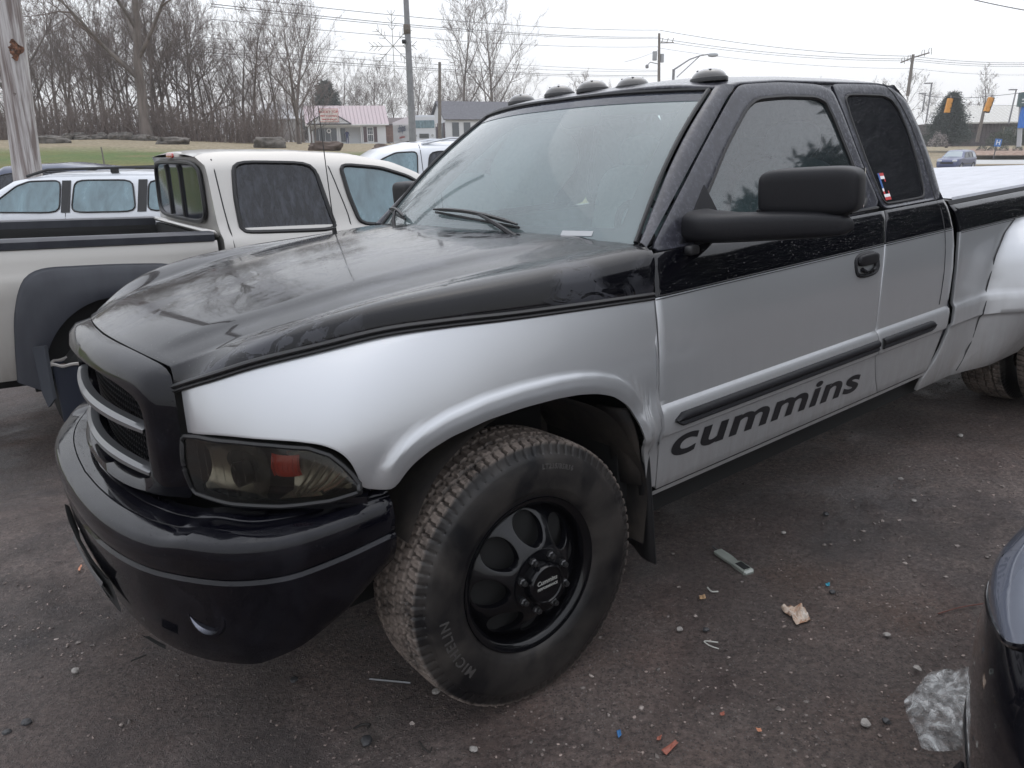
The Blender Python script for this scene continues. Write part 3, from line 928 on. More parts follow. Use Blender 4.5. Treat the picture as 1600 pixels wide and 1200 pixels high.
# door handle: oval pocket with a pull
def handle(sg, par):
    mb = MB()
    cx, cz = -1.745, 1.063
    def oval(rx, rz, dy, e=3.0, n=28, dz=0, skew=0.0):
        r = []
        for k in range(n):
            a = 2 * PI * k / n
            f = lambda w: math.copysign(abs(w) ** (2 / e), w)
            x = cx + rx * f(math.cos(a)); z = cz + dz + rz * f(math.sin(a))
            r.append((x, (Wz(z) + dy) * sg, z))
        return r
    mb.grid([oval(0.088, 0.049, 0.000), oval(0.087, 0.048, 0.006), oval(0.080, 0.042, 0.009), oval(0.074, 0.037, 0.005)], close_u=True, flip=(sg < 0))
    o = mb.build('door_handle', M['plastic'], par, angle=50)
    mb = MB(); mb.grid([oval(0.074, 0.037, 0.005), oval(0.066, 0.030, -0.004), oval(0.01, 0.005, -0.004)], close_u=True, flip=(sg < 0))
    mb.build('handle_pocket', M['dark'], par)
    mb = MB(); rbox(mb, (cx, (Wz(1.08) + 0.010) * sg, cz + 0.020), (0.150, 0.022, 0.046), e=3.2)
    mb.tube([(cx - 0.052, (Wz(1.05) + 0.006) * sg, cz + 0.005), (cx - 0.050, (Wz(1.05) + 0.011) * sg, cz - 0.018), (cx - 0.02, (Wz(1.04) + 0.012) * sg, cz - 0.026), (cx + 0.025, (Wz(1.04) + 0.012) * sg, cz - 0.026), (cx + 0.05, (Wz(1.05) + 0.008) * sg, cz - 0.012)], 0.008, 8)
    mb.build('pull_lever', M['plastic'], par, angle=60)
handle(1, door); handle(-1, fdoor)
mb = MB(); mb.tube([(-1.70, 0.972, 1.072), (-1.70, 0.977, 1.072)], 0.006, 10)

# lettering on the door, following its surface
me = text_mesh('cummins', 0.168, 0.0, 0.0042, 0.16, 1.06, 'LEFT', 6)
bm = bmesh.new(); bm.from_mesh(me)
bmesh.ops.triangulate(bm, faces=bm.faces)
bmesh.ops.subdivide_edges(bm, edges=[e for e in bm.edges if e.calc_length() > 0.03], cuts=1)
xs = [v.co.x for v in bm.verts]; x0, x1 = min(xs), max(xs)
ys = [v.co.y for v in bm.verts]; y0 = min(ys)
for v in bm.verts:
    t = (v.co.x - x0) / (x1 - x0)
    X = -0.600 - t * 1.146
    hgt = (v.co.y - y0)
    z = lerp(0.585, 0.545, t) + hgt * 0.86
    z = min(z, 0.669)
    v.co = Vector((X, Wz(z) + 0.0016, z))
bm.to_mesh(me); bm.free(); me.materials.clear(); me.materials.append(M['vinyl'])
link('door_lettering', me, truck, label='black lower-case door lettering reading cummins')

# C-shaped flag decal on the quarter glass
DR = mat('decal_red', (0.45, 0.03, 0.03), 0.5); DW = mat('decal_white', (0.75, 0.75, 0.75), 0.5); DB = mat('decal_blue', (0.03, 0.10, 0.30), 0.5)
mb = MB()
def dq(x0, x1, z0, z1, m):
    P = [SP(x, z, 1, 0.0006) for x, z in ((x0, z0), (x1, z0), (x1, z1), (x0, z1))]
    mb.add(P, [(0, 1, 2, 3)], m)
zb = 1.285
for k in range(9):
    z0 = zb + k * 0.012; z1 = z0 + 0.012
    col = k % 2
    dq(-2.013 - (0 if k else 0), -2.026, z0, z1, 2 if k > 3 else col)
    if k in (0, 1, 7, 8): dq(-2.026, -2.058, z0, z1, col)
    if k in (2, 6): dq(-2.050, -2.058, z0, z1, col)
mb.build('window_decal', [DR, DW, DB], quarter, smooth=False, label='small C-shaped decal in stars and stripes colours')

# ---------------------------------------------------------------- windshield, pillars, roof
def ws(u, t):
    """windshield surface: u across -1..1, t from cowl 0 to roof 1"""
    bx = -0.455 - 0.155 * abs(u) ** 2.4; by = 0.845 * u; bz = 1.283 - 0.008 * u * u
    tx = -1.045 - 0.120 * abs(u) ** 2.2; ty = 0.682 * u; tz = 1.775 - 0.030 * u * u
    x = lerp(bx, tx, t) + 0.022 * math.sin(PI * t); y = lerp(by, ty, t); z = lerp(bz, tz, t) + 0.020 * math.sin(PI * t)
    return (x, y, z + lift(y))
nu, nv = 40, 16
def ws_patch(u0, u1, t0, t1, off=0.0, nu=40, nv=16):
    return [[tuple(Vector(ws(lerp(u0, u1, i / nu), lerp(t0, t1, j / nv))) + Vector((0.62, 0, 0.78)) * off) for i in range(nu + 1)] for j in range(nv + 1)]
mb = MB(); mb.grid(ws_patch(-0.985, 0.985, 0.0, 0.985), 0)
windshield = mb.build('windshield', M['windshield'], truck, angle=180)
mb = MB(); mb.grid(ws_patch(-0.975, 0.975, 0.90, 0.975, off=0.002, nu=30, nv=4)); mb.build('shade_band', glass('shade_band_glass', (0.40, 0.42, 0.50), 0.10, (0.2, 0.2, 0.24), 0.05, fr=1.3, con=0.5), windshield, angle=180)
# black ceramic border on the glass
mb = MB()
for a in [(-0.985, -0.92, 0, 0.985), (0.90, 0.985, 0, 0.985), (-0.92, 0.90, 0.0, 0.085), (-0.92, 0.90, 0.955, 0.985)]:
    mb.grid(ws_patch(*a, off=-0.003, nu=20, nv=10))
mb.build('glass_border', M['dark'], windshield, angle=180)
# registration label at the foot of the glass
mb = MB(); mb.grid(ws_patch(0.66, 0.80, 0.035, 0.062, off=0.002, nu=4, nv=2)); mb.build('vin_label', mat('label_grey', (0.35, 0.36, 0.37), 0.6), windshield)
mb = MB()
loop = [ws(u, 0.985) for u in np.linspace(-0.985, 0.985, 40)]
mb.tube([tuple(Vector(p) + Vector((0.004, 0, 0.004))) for p in [ws(-0.985, t) for t in np.linspace(0, 0.985, 14)] + loop + [ws(0.985, t) for t in np.linspace(0.985, 0, 14)]], 0.008, 6)
mb.build('windshield_trim', M['seal'], windshield)

def pillar(sg):
    mb = MB(); cols = []
    for t in np.linspace(0, 1.0, 26):
        g = Vector(ws(1.0, min(t, 1.0)))
        x = interp(t, [0, 0.3, 0.6, 0.9, 1.0], [-0.585, -0.775, -0.985, -1.195, -1.275])
        z = interp(t, [0, 0.3, 0.6, 0.9, 1.0], [1.268, 1.405, 1.556, 1.708, 1.756])
        o = Vector((x, Wz(z) , z))
        m1 = g.lerp(o, 0.5) + Vector((0.012, 0.006, 0.010))
        m0 = g.lerp(o, 0.2) + Vector((0.010, 0.0, 0.008))
        m2 = g.lerp(o, 0.85) + Vector((0.004, 0.003, 0.004))
        cols.append([g, m0, m1, m2, o, o + Vector((-0.006, -0.02, -0.006))])
    rows = [[(p.x, p.y * sg, p.z + (lift(p.y * sg) if sg < 0 else 0)) for p in c] for c in cols]
    mb.grid(rows, 0, flip=(sg < 0))
    mb.build('pillar', M['dew'], truck, angle=70)
pillar(1); pillar(-1)

# roof: crowned skin from the drip line over the cab
mb = MB(); rows = []
for t in np.linspace(0, 1, 30):
    # x of the centre and of the rail
    row = []
    for u in np.linspace(-1, 1, 49):
        au = abs(u)
        xf = -1.045 - 0.120 * au ** 2.2 - 0.004; xr = -2.40 - 0.03 * (1 - au)
        if au > 0.9: xf = lerp(xf, -1.262, (au - 0.9) / 0.1)
        x = lerp(xf, xr, t)
        railz = interp(x, [-2.45, -2.36, -2.25, -1.9, -1.55, -1.30, -1.2], [1.70, 1.742, 1.757, 1.764, 1.772, 1.764, 1.74])
        topz = interp(x, [-2.47, -2.40, -2.30, -2.15, -1.8, -1.4, -1.2, -1.05], [1.745, 1.785, 1.806, 1.818, 1.826, 1.822, 1.806, 1.778])
        s = au ** 5
        z = lerp(topz - 0.018 * au * au, railz, s)
        yr = Wz(railz) + 0.004
        y = u / max(au, 1e-6) * (yr * (1 - (1 - au) ** 1.0)) if au > 1e-6 else 0
        row.append((x, y, z + lift(y)))
    rows.append(row)
mb.grid(rows, 0, flip=True)
M['roof'] = paint_dew(); M['roof'].name = 'dewy_roof_paint'
roof = mb.build('roof', M['roof'], truck, angle=60)
solid(roof, 0.012, 1.0)
# back of the cab with its window
mb = MB()
rows = []
for z in np.linspace(0.62, 1.75, 18):
    row = []
    for u in np.linspace(-1, 1, 25):
        y = u * (Wz(z) - 0.002); x = interp(z, [0.6, 1.25, 1.4, 1.56, 1.68, 1.735, 1.75], [-2.43, -2.475, -2.488, -2.478, -2.445, -2.40, -2.385]) - 0.02 * (1 - u * u)
        row.append((x, y, z + lift(y)))
    rows.append(row)
mb.grid(rows, 0)
mb.build('cab_back', M['dew'], truck, angle=60)
mb = MB(); mb.box((-2.50, 0, 1.52), (0.012, 1.05, 0.30)); mb.build('rear_window', M['tinted'], truck, smooth=False)

# roof clearance lamps
M['amber'] = mat('smoked_marker_lens', (0.030, 0.026, 0.022), 0.18, 0, 1.0, 0.05)
for lx, ly in ((-1.285, 0.565), (-1.232, 0.225), (-1.222, 0.0), (-1.232, -0.225), (-1.285, -0.565)):
    mb = MB(); rows = []
    rx, ry, h = 0.062, 0.068, 0.040
    z0 = 1.806 - 0.018 * (ly / 0.68) ** 2 + lift(ly) + (0.010 if ly < 0.1 else 0.0)
    for j in range(9):
        ph = (PI / 2) * j / 8
        rows.append([(lx + rx * math.cos(ph) ** 0.8 * math.cos(a) + 0.0, ly + ry * math.cos(ph) ** 0.8 * math.sin(a), z0 - 0.006 + h * math.sin(ph) ** 1.0) for a in np.linspace(0, 2 * PI, 28, endpoint=False)])
    mb.grid(rows, 0, close_u=True)
    l = mb.build('roof_lamp', M['amber'], truck, angle=180)
    mb = MB()
    mb.grid([[(lx + (rx + d) * math.cos(a), ly + (ry + d) * math.sin(a), z0 + zz) for a in np.linspace(0, 2 * PI, 28, endpoint=False)] for d, zz in ((0.004, -0.014), (0.004, -0.001), (0.0, 0.003), (-0.006, 0.003))], close_u=True)
    for a in (0.75, -0.75, 2.6, -2.6):
        px, py = lx + rx * 0.62 * math.cos(a), ly + ry * 0.62 * math.sin(a)
        mb.tube([(px, py, z0 + 0.015), (px, py, z0 + 0.029)], 0.005, 8)
    mb.build('lamp_base', M['seal'], l, angle=50)

# wipers
def wiper(p0, p1, b0, b1, droop):
    mb = MB()
    a = Vector(p0); b = Vector(p1)
    mb.tube([a, a.lerp(b, 0.3) + Vector((0.01, 0, 0.012)), a.lerp(b, 0.7) + Vector((0.01, 0, 0.012)), b], [0.011, 0.009, 0.006, 0.005], 6)
    w = mb.build('wiper', M['plastic'], truck)
    mb = MB()
    c = [Vector(b0).lerp(Vector(b1), t) + Vector((0.008, 0, 0.012 + 0.014 * math.sin(PI * t))) for t in np.linspace(0, 1, 9)]
    mb.tube(c, [0.004] + [0.008] * 7 + [0.004], 5)
    mb.tube([Vector(b0), Vector(b0).lerp(Vector(b1), 0.5), Vector(b1)], 0.005, 4)
    mb.build('wiper_blade', M['seal'], w)
def wsp(u, t, off=0.012):
    return tuple(Vector(ws(u, t)) + Vector((0.62, 0, 0.78)) * off)
wiper((-0.44, 0.455, 1.285), wsp(0.13, 0.12, 0.025), wsp(0.44, 0.06), wsp(-0.26, 0.13), 0.01)
wiper((-0.48, -0.50, 1.295), wsp(-0.76, 0.115, 0.025), wsp(-0.55, 0.065), wsp(-0.95, 0.095), 0.01)

# radio aerial on the far fender
mb = MB(); mb.tube([(-0.335, -0.80, 1.27), (-0.335, -0.80, 1.31)], 0.011, 8); mb.tube([(-0.335, -0.80, 1.30), (-0.335, -0.80, 1.835)], [0.0030, 0.0018], 5)
mb.build('aerial', M['seal'], truck)

# ---------------------------------------------------------------- mirror
def mirror(sg):
    mb = MB()
    # triangular base on the door corner, swelling into the arm
    rows = []
    for y, x0, x1, z0, z1 in ((0.885, -0.755, -0.93, 1.258, 1.360), (0.930, -0.748, -0.915, 1.258, 1.356), (0.970, -0.740, -0.905, 1.260, 1.356), (1.02, -0.755, -0.905, 1.262, 1.352), (1.08, -0.785, -0.915, 1.264, 1.352), (1.18, -0.845, -0.95, 1.268, 1.350), (1.26, -0.895, -0.985, 1.272, 1.346), (1.315, -0.935, -1.00, 1.278, 1.336), (1.335, -0.965, -0.99, 1.292, 1.318)):
        cx, cz = (x0 + x1) / 2, (z0 + z1) / 2; rx, rz = abs(x1 - x0) / 2, (z1 - z0) / 2
        rows.append([(cx + rx * math.copysign(abs(math.cos(a)) ** 0.6, math.cos(a)), y * sg, cz + rz * math.copysign(abs(math.sin(a)) ** 0.6, math.sin(a))) for a in np.linspace(0, 2 * PI, 26, endpoint=False)])
    mb.grid(rows, 0, close_u=True, flip=(sg > 0))
    mb.add(rows[-1], [tuple(range(26)) if sg > 0 else tuple(range(26))[::-1]])
    m = mb.build('mirror', M['plastic'], truck, angle=60, recalc=True)
    # sail patch that fills the front corner of the side window
    mb = MB()
    P = [(-0.735, 1.262), (-0.985, 1.262), (-0.935, 1.43)]
    mb.add([SP(x, z, sg, 0.004) for x, z in P] + [SP(x, z, sg, -0.014) for x, z in P], [(0, 1, 2), (0, 3, 4, 1), (1, 4, 5, 2), (2, 5, 3, 0)])
    mb.build('mirror_sail', M['plastic'], m, smooth=False)
    mb = MB()
    R = Matrix.Rotation(math.radians(13) * sg, 3, 'Z')
    rbox(mb, (-0.975, 1.198 * sg, 1.403), (0.125, 0.300, 0.142), e=5.0, n=12, mat=R)
    for qz in (1.352,): mb.tube([(-0.905, 1.06 * sg, qz), (-0.935, 1.20 * sg, qz), (-0.985, 1.33 * sg, qz - 0.012)], 0.004, 5)
    h = mb.build('mirror_head', M['plastic'], m, angle=80)
    mb = MB(); mb.box((-1.040, 1.195 * sg, 1.405), (0.006, 0.25, 0.115), mat=R); mb.build('mirror_glass', M['chrome'], m, smooth=False)
    mb = MB(); rbox(mb, (-0.735, 0.945 * sg, 1.245), (0.05, 0.03, 0.03)); mb.build('mirror_hinge', M['seal'], m)
mirror(1); mirror(-1)
# ---------------------------------------------------------------- grille header and grille
def front_shell():
    """black header: from the hood edge forward and down round the grille opening"""
    # outer loop (half, from top centre to bottom centre) and opening loop, matched
    H = lambda x, y, z: (x, y, z)
    outer = [H(0.812, 0.0, 1.140), H(0.806, 0.15, 1.138), H(0.792, 0.30, 1.133), H(0.774, 0.43, 1.123), H(0.764, 0.505, 1.112), H(0.762, 0.535, 1.095), H(0.766, 0.550, 1.05), H(0.770, 0.558, 0.98), H(0.772, 0.562, 0.90), H(0.772, 0.562, 0.82), H(0.775, 0.555, 0.775), H(0.82, 0.42, 0.760), H(0.85, 0.30, 0.758), H(0.87, 0.15, 0.756), H(0.875, 0.0, 0.755)]
    front = [H(0.880, 0.0, 1.112), H(0.876, 0.15, 1.110), H(0.864, 0.30, 1.103), H(0.850, 0.41, 1.093), H(0.836, 0.490, 1.078), H(0.830, 0.518, 1.058), H(0.830, 0.525, 1.02), H(0.832, 0.520, 0.95), H(0.834, 0.512, 0.89), H(0.834, 0.500, 0.82), H(0.842, 0.460, 0.785), H(0.868, 0.37, 0.772), H(0.888, 0.27, 0.768), H(0.902, 0.14, 0.766), H(0.906, 0.0, 0.765)]
    opening = [H(0.890, 0.0, 1.086), H(0.886, 0.14, 1.084), H(0.874, 0.28, 1.077), H(0.858, 0.38, 1.064), H(0.842, 0.450, 1.042), H(0.836, 0.476, 1.018), H(0.836, 0.478, 0.98), H(0.837, 0.465, 0.92), H(0.838, 0.450, 0.86), H(0.840, 0.428, 0.815), H(0.852, 0.355, 0.795), H(0.872, 0.27, 0.786), H(0.886, 0.18, 0.782), H(0.897, 0.09, 0.780), H(0.900, 0.0, 0.780)]
    inner = [(x - 0.07, y * 0.985, z - (0.008 if z > 0.95 else -0.004)) for x, y, z in opening]
    def full(h, s=57):
        a = [tuple(p) for p in spline(h, s)]
        return a + [(x, -y, z + lift(-y)) for x, y, z in a[::-1][1:-1]]
    mb = MB()
    O, F, Pn, I = full(outer), full(front), full(opening), full(inner)
    mid = [tuple(np.array(a) * 0.5 + np.array(b) * 0.5 + np.array([0.012, 0, 0.008 if a[2] > 1.0 else 0])) for a, b in zip(O, F)]
    mb.grid([O, mid, F, Pn, I], 0, close_u=True, flip=False)
    g = mb.build('grille_surround', M['bumper'], truck, angle=55, recalc=True)
    return g, opening
grille, OPN = front_shell()
# mesh of hexagonal wire behind the bars
mb = MB()
def gx(y, z): return 0.845 - 0.16 * (y / 0.5) ** 2 * 0.25 - 0.02
s = 0.0135
r = 0
z = 0.775
while z < 1.095:
    y = -0.47 + (s * 0.866 if r % 2 else 0)
    while y < 0.47:
        hw = interp(z, [0.77, 0.82, 1.03, 1.09], [0.40, 0.44, 0.475, 0.42])
        if abs(y) < hw:
            c = (gx(y, z), y, z)
            for a in (PI / 2, PI / 2 + 2 * PI / 3, PI / 2 + 4 * PI / 3):
                q = (gx(y, z), y + s * math.cos(a), z + s * math.sin(a))
                dy, dz = -math.sin(a) * 0.0016, math.cos(a) * 0.0016
                mb.add([(c[0], c[1] + dy, c[2] + dz), (q[0], q[1] + dy, q[2] + dz), (q[0], q[1] - dy, q[2] - dz), (c[0], c[1] - dy, c[2] - dz), (c[0] - 0.006, c[1] + dy, c[2] + dz), (q[0] - 0.006, q[1] + dy, q[2] + dz)], [(0, 3, 2, 1), (0, 1, 5, 4)])
        y += s * 1.732
    z += s * 1.5 / 1.0; r += 1
mb.build('grille_mesh', M['plastic'], grille, smooth=False)
mb = MB(); mb.grid([[(0.775 - 0.10 * (y / 0.5) ** 2, y, z) for y in np.linspace(-0.5, 0.5, 9)] for z in (0.75, 1.10)]); mb.build('grille_backing', M['dark'], grille)
def gbar(zc, hw):
    mb = MB(); rows = []
    n = 40
    for k in range(n + 1):
        t = -1 + 2 * k / n; y = hw * t
        xf = 0.893 - 0.052 * t * t; th = 0.006 + 0.020 * (1 - t * t) ** 0.5
        th = 0.010 + 0.006 * (1 - abs(t) ** 3)
        dep = 0.034
        zz = zc + lift(y)
        rows.append([(xf - dep, y, zz + th * 0.9), (xf - 0.012, y, zz + th), (xf, y, zz + th * 0.35), (xf, y, zz - th * 0.5), (xf - 0.010, y, zz - th * 1.1), (xf - dep, y, zz - th * 1.0)])
    mb.grid(rows, 0, close_u=True, flip=True)
    mb.build('grille_bar', M['bar'], grille, angle=35, recalc=True)
gbar(0.952, 0.462); gbar(0.822, 0.425)

# ---------------------------------------------------------------- headlights
HP = [(0.772, 0.585), (0.752, 0.650), (0.722, 0.725), (0.675, 0.795), (0.618, 0.862), (0.565, 0.908), (0.525, 0.940), (0.500, 0.958), (0.488, 0.968)]
def headlight(sg):
    P = spline(HP, 33)
    def zt(f): return interp(f, [0, 0.03, 0.15, 0.4, 0.6, 0.78, 0.88, 0.95, 1.0], [0.945, 0.955, 0.962, 0.962, 0.956, 0.946, 0.925, 0.888, 0.848])
    def zbm(f): return interp(f, [0, 0.03, 0.3, 0.6, 0.85, 1.0], [0.812, 0.800, 0.797, 0.799, 0.810, 0.828])
    def surf(inset, shrink, rows=10, dz=0):
        R = []
        for j in range(rows + 1):
            row = []
            for i in range(33):
                f = i / 32
                f2 = lerp(shrink, 1 - shrink, f)
                p = P[0] + 0; k = f2 * 32; a = P[int(k)]; b = P[min(32, int(k) + 1)]; p = a + (b - a) * (k - int(k))
                q = P[min(32, int(k) + 1)] - P[max(0, int(k) - 1)]; l = np.linalg.norm(q); nx, ny = q[1] / l, -q[0] / l
                z = lerp(zbm(f2) + shrink * 0.2, zt(f2) - shrink * 0.2, j / rows)
                bulge = 0.010 * math.sin(PI * j / rows)
                x = p[0] + nx * (-inset + bulge); y = (p[1] + ny * (-inset + bulge)) * sg
                row.append((x, y, z + lift(y)))
            R.append(row)
        return R
    mb = MB()
    A = surf(0.07, 0.0); 
    mb.grid(A, 0, flip=(sg < 0))
    # bucket walls
    Bf = surf(0.002, 0.0)
    mb.grid([Bf[0], A[0]], 0); mb.grid([Bf[-1], A[-1]], 0); mb.grid([[r[0] for r in Bf], [r[0] for r in A]], 0); mb.grid([[r[-1] for r in Bf], [r[-1] for r in A]], 0)
    hl = mb.build('headlight', mat('lamp_bucket', (0.028, 0.027, 0.025), 0.4), truck)
    mb = MB(); mb.grid(surf(-0.002, 0.0), 0, flip=(sg < 0)); mb.build('lamp_lens', M['lens'], hl, angle=180)
    # rubber rim round the lens
    B = surf(-0.004, 0.0); loop = B[0] + [r[-1] for r in B[1:]] + B[-1][::-1][1:] + [r[0] for r in B[::-1]][1:]
    mb = MB(); mb.tube(loop, 0.0065, 6); mb.build('lamp_rim', M['seal'], hl)
    def pt(f, h, inset):
        k = f * 32; a = P[int(k)]; b = P[min(32, int(k) + 1)]; p = a + (b - a) * (k - int(k))
        q = P[min(32, int(k) + 1)] - P[max(0, int(k) - 1)]; l = np.linalg.norm(q); nx, ny = q[1] / l, -q[0] / l
        y = (p[1] - ny * inset) * sg
        return (p[0] - nx * inset, y, lerp(zbm(f), zt(f), h) + lift(y))
    # reflector bowl facets
    ref = mat('dull_reflector', (0.62, 0.60, 0.52), 0.22, 0.75)
    def bowl(f0, f1, h0, h1, d0, d1, nm, mt, n=14):
        mb = MB(); rows = []
        for j in range(n + 1):
            row = []
            for i in range(n + 1):
                a_ = i / n; b_ = j / n; q = max(0.0, 1 - ((a_ - 0.5) ** 2 + (b_ - 0.5) ** 2) * 2.4)
                row.append(pt(lerp(f0, f1, a_), lerp(h0, h1, b_), lerp(d0, d1, q ** 0.6)))
            rows.append(row)
        mb.grid(rows, 0, flip=(sg < 0)); return mb.build(nm, mt, hl, angle=60)
    smoky = mat('smoky_reflector', (0.34, 0.33, 0.29), 0.22, 0.85)
    bowl(0.06, 0.50, 0.07, 0.93, 0.018, 0.066, 'reflector', smoky)
    bowl(0.64, 0.95, 0.10, 0.86, 0.022, 0.060, 'corner_reflector', smoky)
    mb = MB()
    for k in range(7):
        f_ = 0.08 + k * 0.065
        mb.tube([pt(f_, 0.04 + 0.02 * k / 7, 0.006), pt(f_ + 0.004, 0.5, 0.004), pt(f_ + 0.006, 0.95, 0.006)], 0.0008, 4)
    mb.build('lens_rib', M['clearlens'], hl)
    mb = MB()
    rows = [[tuple(Vector(pt(0.36, 0.40, 0.05)) + Vector((0, rr * math.cos(a), rr * math.sin(a))) + Vector((dx, 0, 0))) for a in np.linspace(0, 2 * PI, 16, endpoint=False)] for rr, dx in ((0.030, 0.0), (0.032, 0.035), (0.026, 0.038), (0.004, 0.030))]
    mb.grid(rows, close_u=True); mb.build('bulb_shield', M['nut'], hl)
    # amber-red turn reflector and ribbed corner optics
    rm2 = mat('red_reflector', (0.46, 0.045, 0.02), 0.3, 0, 0.4)
    tr_ = bowl(0.545, 0.70, 0.42, 0.78, 0.030, 0.016, 'turn_reflector', rm2)
    mb = MB()
    for k in range(6):
        f_ = 0.556 + k * 0.027; mb.tube([pt(f_, 0.44, 0.022), pt(f_, 0.60, 0.014), pt(f_ + 0.002, 0.76, 0.022)], 0.0022, 5)
    mb.build('reflector_rib', rm2, hl)
    mb = MB()
    for k in range(6):
        f0 = 0.66 + k * 0.030
        a = pt(f0, 0.14, 0.018); b = pt(min(0.97, f0 + 0.13), 0.74 - 0.03 * k, 0.018)
        mb.tube([a, tuple(Vector(a).lerp(Vector(b), 0.5) + Vector((0, 0, -0.006))), b], 0.0045 if k % 2 else 0.003, 5)
    mb.add([pt(0.56, 0.05, 0.022), pt(0.80, 0.05, 0.02), pt(0.76, 0.16, 0.04), pt(0.62, 0.14, 0.05)], [(0, 1, 2, 3)])
    mb.build('corner_optic', ref, hl)
headlight(1); headlight(-1)

# dark panel behind lamp and fender gaps
for sg in (1, -1):
    mb = MB(); P = spline(HP, 20)
    rows = []
    for z in (0.765, 0.80, 0.84, 0.90, 0.945, 0.968):
        rows.append([((p[0] - 0.022 if z in (0.765, 0.80, 0.945, 0.968) else p[0] - 0.085), (p[1] - (0.020 if z in (0.765, 0.80, 0.945, 0.968) else 0.06)) * sg, z) for p in P])
    mb.grid(rows, 0, flip=(sg < 0)); mb.build('lamp_panel', M['bumper'], truck)

# ---------------------------------------------------------------- bumper
BX = [(1.000, 0.0), (0.995, 0.20), (0.975, 0.40), (0.932, 0.58), (0.862, 0.735), (0.785, 0.850), (0.690, 0.922), (0.560, 0.960), (0.412, 0.974)]
def bumper():
    P = spline(BX, 49)
    prof_top = [1.0, 1.0]
    halves = []
    for i, (x, y) in enumerate(P):
        f = i / 48.0
        q = P[min(48, i + 1)] - P[max(0, i - 1)]; l = np.linalg.norm(q); nx, ny = q[1] / l, -q[0] / l
        zt = interp(f, [0, 0.45, 0.52, 0.58, 0.62, 0.7, 0.85, 1.0], [0.735, 0.735, 0.737, 0.748, 0.750, 0.752, 0.765, 0.786])
        dep = interp(f, [0, 0.5, 0.6, 0.8, 0.9, 1.0], [0.125, 0.150, 0.155, 0.125, 0.095, 0.03])
        zb = interp(f, [0, 0.3, 0.55, 0.68, 0.80, 0.9, 1.0], [0.350, 0.352, 0.365, 0.385, 0.435, 0.50, 0.59])
        zc = interp(f, [0, 0.5, 0.8, 1.0], [0.635, 0.640, 0.655, 0.690])      # character line
        pts = [(-dep, zt + 0.018), (-dep * 0.80, zt + 0.006), (-dep * 0.785, zt + 0.001), (-dep * 0.77, zt + 0.005), (-dep * 0.47, zt + 0.004), (-dep * 0.455, zt - 0.001), (-dep * 0.44, zt + 0.003),
               (-0.018, zt - 0.003), (-0.006, zt - 0.010), (0.0, zt - 0.022), (0.002, lerp(zt, zc, 0.55)), (-0.004, lerp(zt, zc, 0.88)), (-0.009, zc + 0.003), (-0.006, zc - 0.001), (-0.002, zc - 0.006), (-0.003, zc - 0.012),
               (-0.010, lerp(zc, zb, 0.35)), (-0.022, lerp(zc, zb, 0.6)), (-0.038, lerp(zc, zb, 0.85)), (-0.055, zb + 0.006), (-0.075, zb), (-0.11, zb + 0.01)]
        if f > 0.52:
            k = smooth(0.52, 0.57, f)
            for a in (2, 5): pts[a] = (pts[a][0], lerp(pts[a][1], zt + 0.004, k))
        halves.append([(x + nx * o, (y + ny * o), z) for o, z in pts])
    rows = [[(a, -b, c + lift(-b)) for a, b, c in r] for r in halves[::-1]] + halves[1:]
    mb = MB(); mb.grid(rows, 0, flip=False)
    b = mb.build('bumper', M['bumper'], truck, angle=35)
    solid(b, 0.010, 1.0 if False else -1.0)
    return b, P
bump_o, BP = bumper()
def bpt(f, z, off):
    k = abs(f) * 48; a = BP[int(k)]; b = BP[min(48, int(k) + 1)]; p = a + (b - a) * (k - int(k))
    q = BP[min(48, int(k) + 1)] - BP[max(0, int(k) - 1)]; l = np.linalg.norm(q); nx, ny = q[1] / l, -q[0] / l
    return Vector((p[0] + nx * off, (p[1] + ny * off) * (1 if f >= 0 else -1), z)), Vector((nx, ny * (1 if f >= 0 else -1), 0))
# fog lamps: dish with a chrome rim in the lower corner
for sg in (1, -1):
    c, nn = bpt(0.60 * sg, 0.545, -0.018); nn = (nn + Vector((0, 0, 0.12))).normalized()
    rot = Vector((0, 0, 1)).rotation_difference(nn)
    mb = MB()
    def disc(r, h, n=26): return [tuple(c + rot @ Vector((r * 1.0 * math.cos(a), r * 1.0 * math.sin(a), h))) for a in np.linspace(0, 2 * PI, n, endpoint=False)]
    mb.grid([disc(0.062, -0.006), disc(0.060, 0.004), disc(0.054, 0.006)], close_u=True)
    mb.build('fog_lamp', M['bumper'], bump_o, angle=60)
    mb = MB(); mb.grid([disc(0.054, 0.004), disc(0.048, -0.010), disc(0.036, -0.026), disc(0.018, -0.036), disc(0.002, -0.038)], close_u=True)
    mb.build('fog_lamp_dish', mat('fog_dish', (0.15, 0.155, 0.18), 0.2, 1.0), bump_o)
# lower air intake and tow openings
for f0, f1, z0, z1 in ((-0.26, 0.26, 0.415, 0.535), (0.40, 0.46, 0.40, 0.43), (-0.46, -0.40, 0.40, 0.43)):
    mb = MB(); n = 24
    rows = []
    for z, o in ((z1, -0.004), (z1 - 0.012, -0.016), (lerp(z0, z1, 0.5), -0.022), (z0 + 0.012, -0.026), (z0, -0.024)):
        rows.append([tuple(bpt(lerp(f0, f1, i / n), z, o + 0.012)[0]) for i in range(n + 1)])
    mb.grid(rows[::-1], 0, flip=True)
    mb.build('air_intake', M['dark'], bump_o)
mb = MB(); rows = []
for z, o in ((0.50, 0.004), (0.49, 0.010), (0.45, 0.0), (0.438, -0.008)):
    rows.append([tuple(bpt(f, z, o)[0]) for f in np.linspace(-0.10, 0.22, 20)])
mb.grid(rows, 0, flip=False); mb.build('intake_plate', M['bar'], bump_o, angle=50)

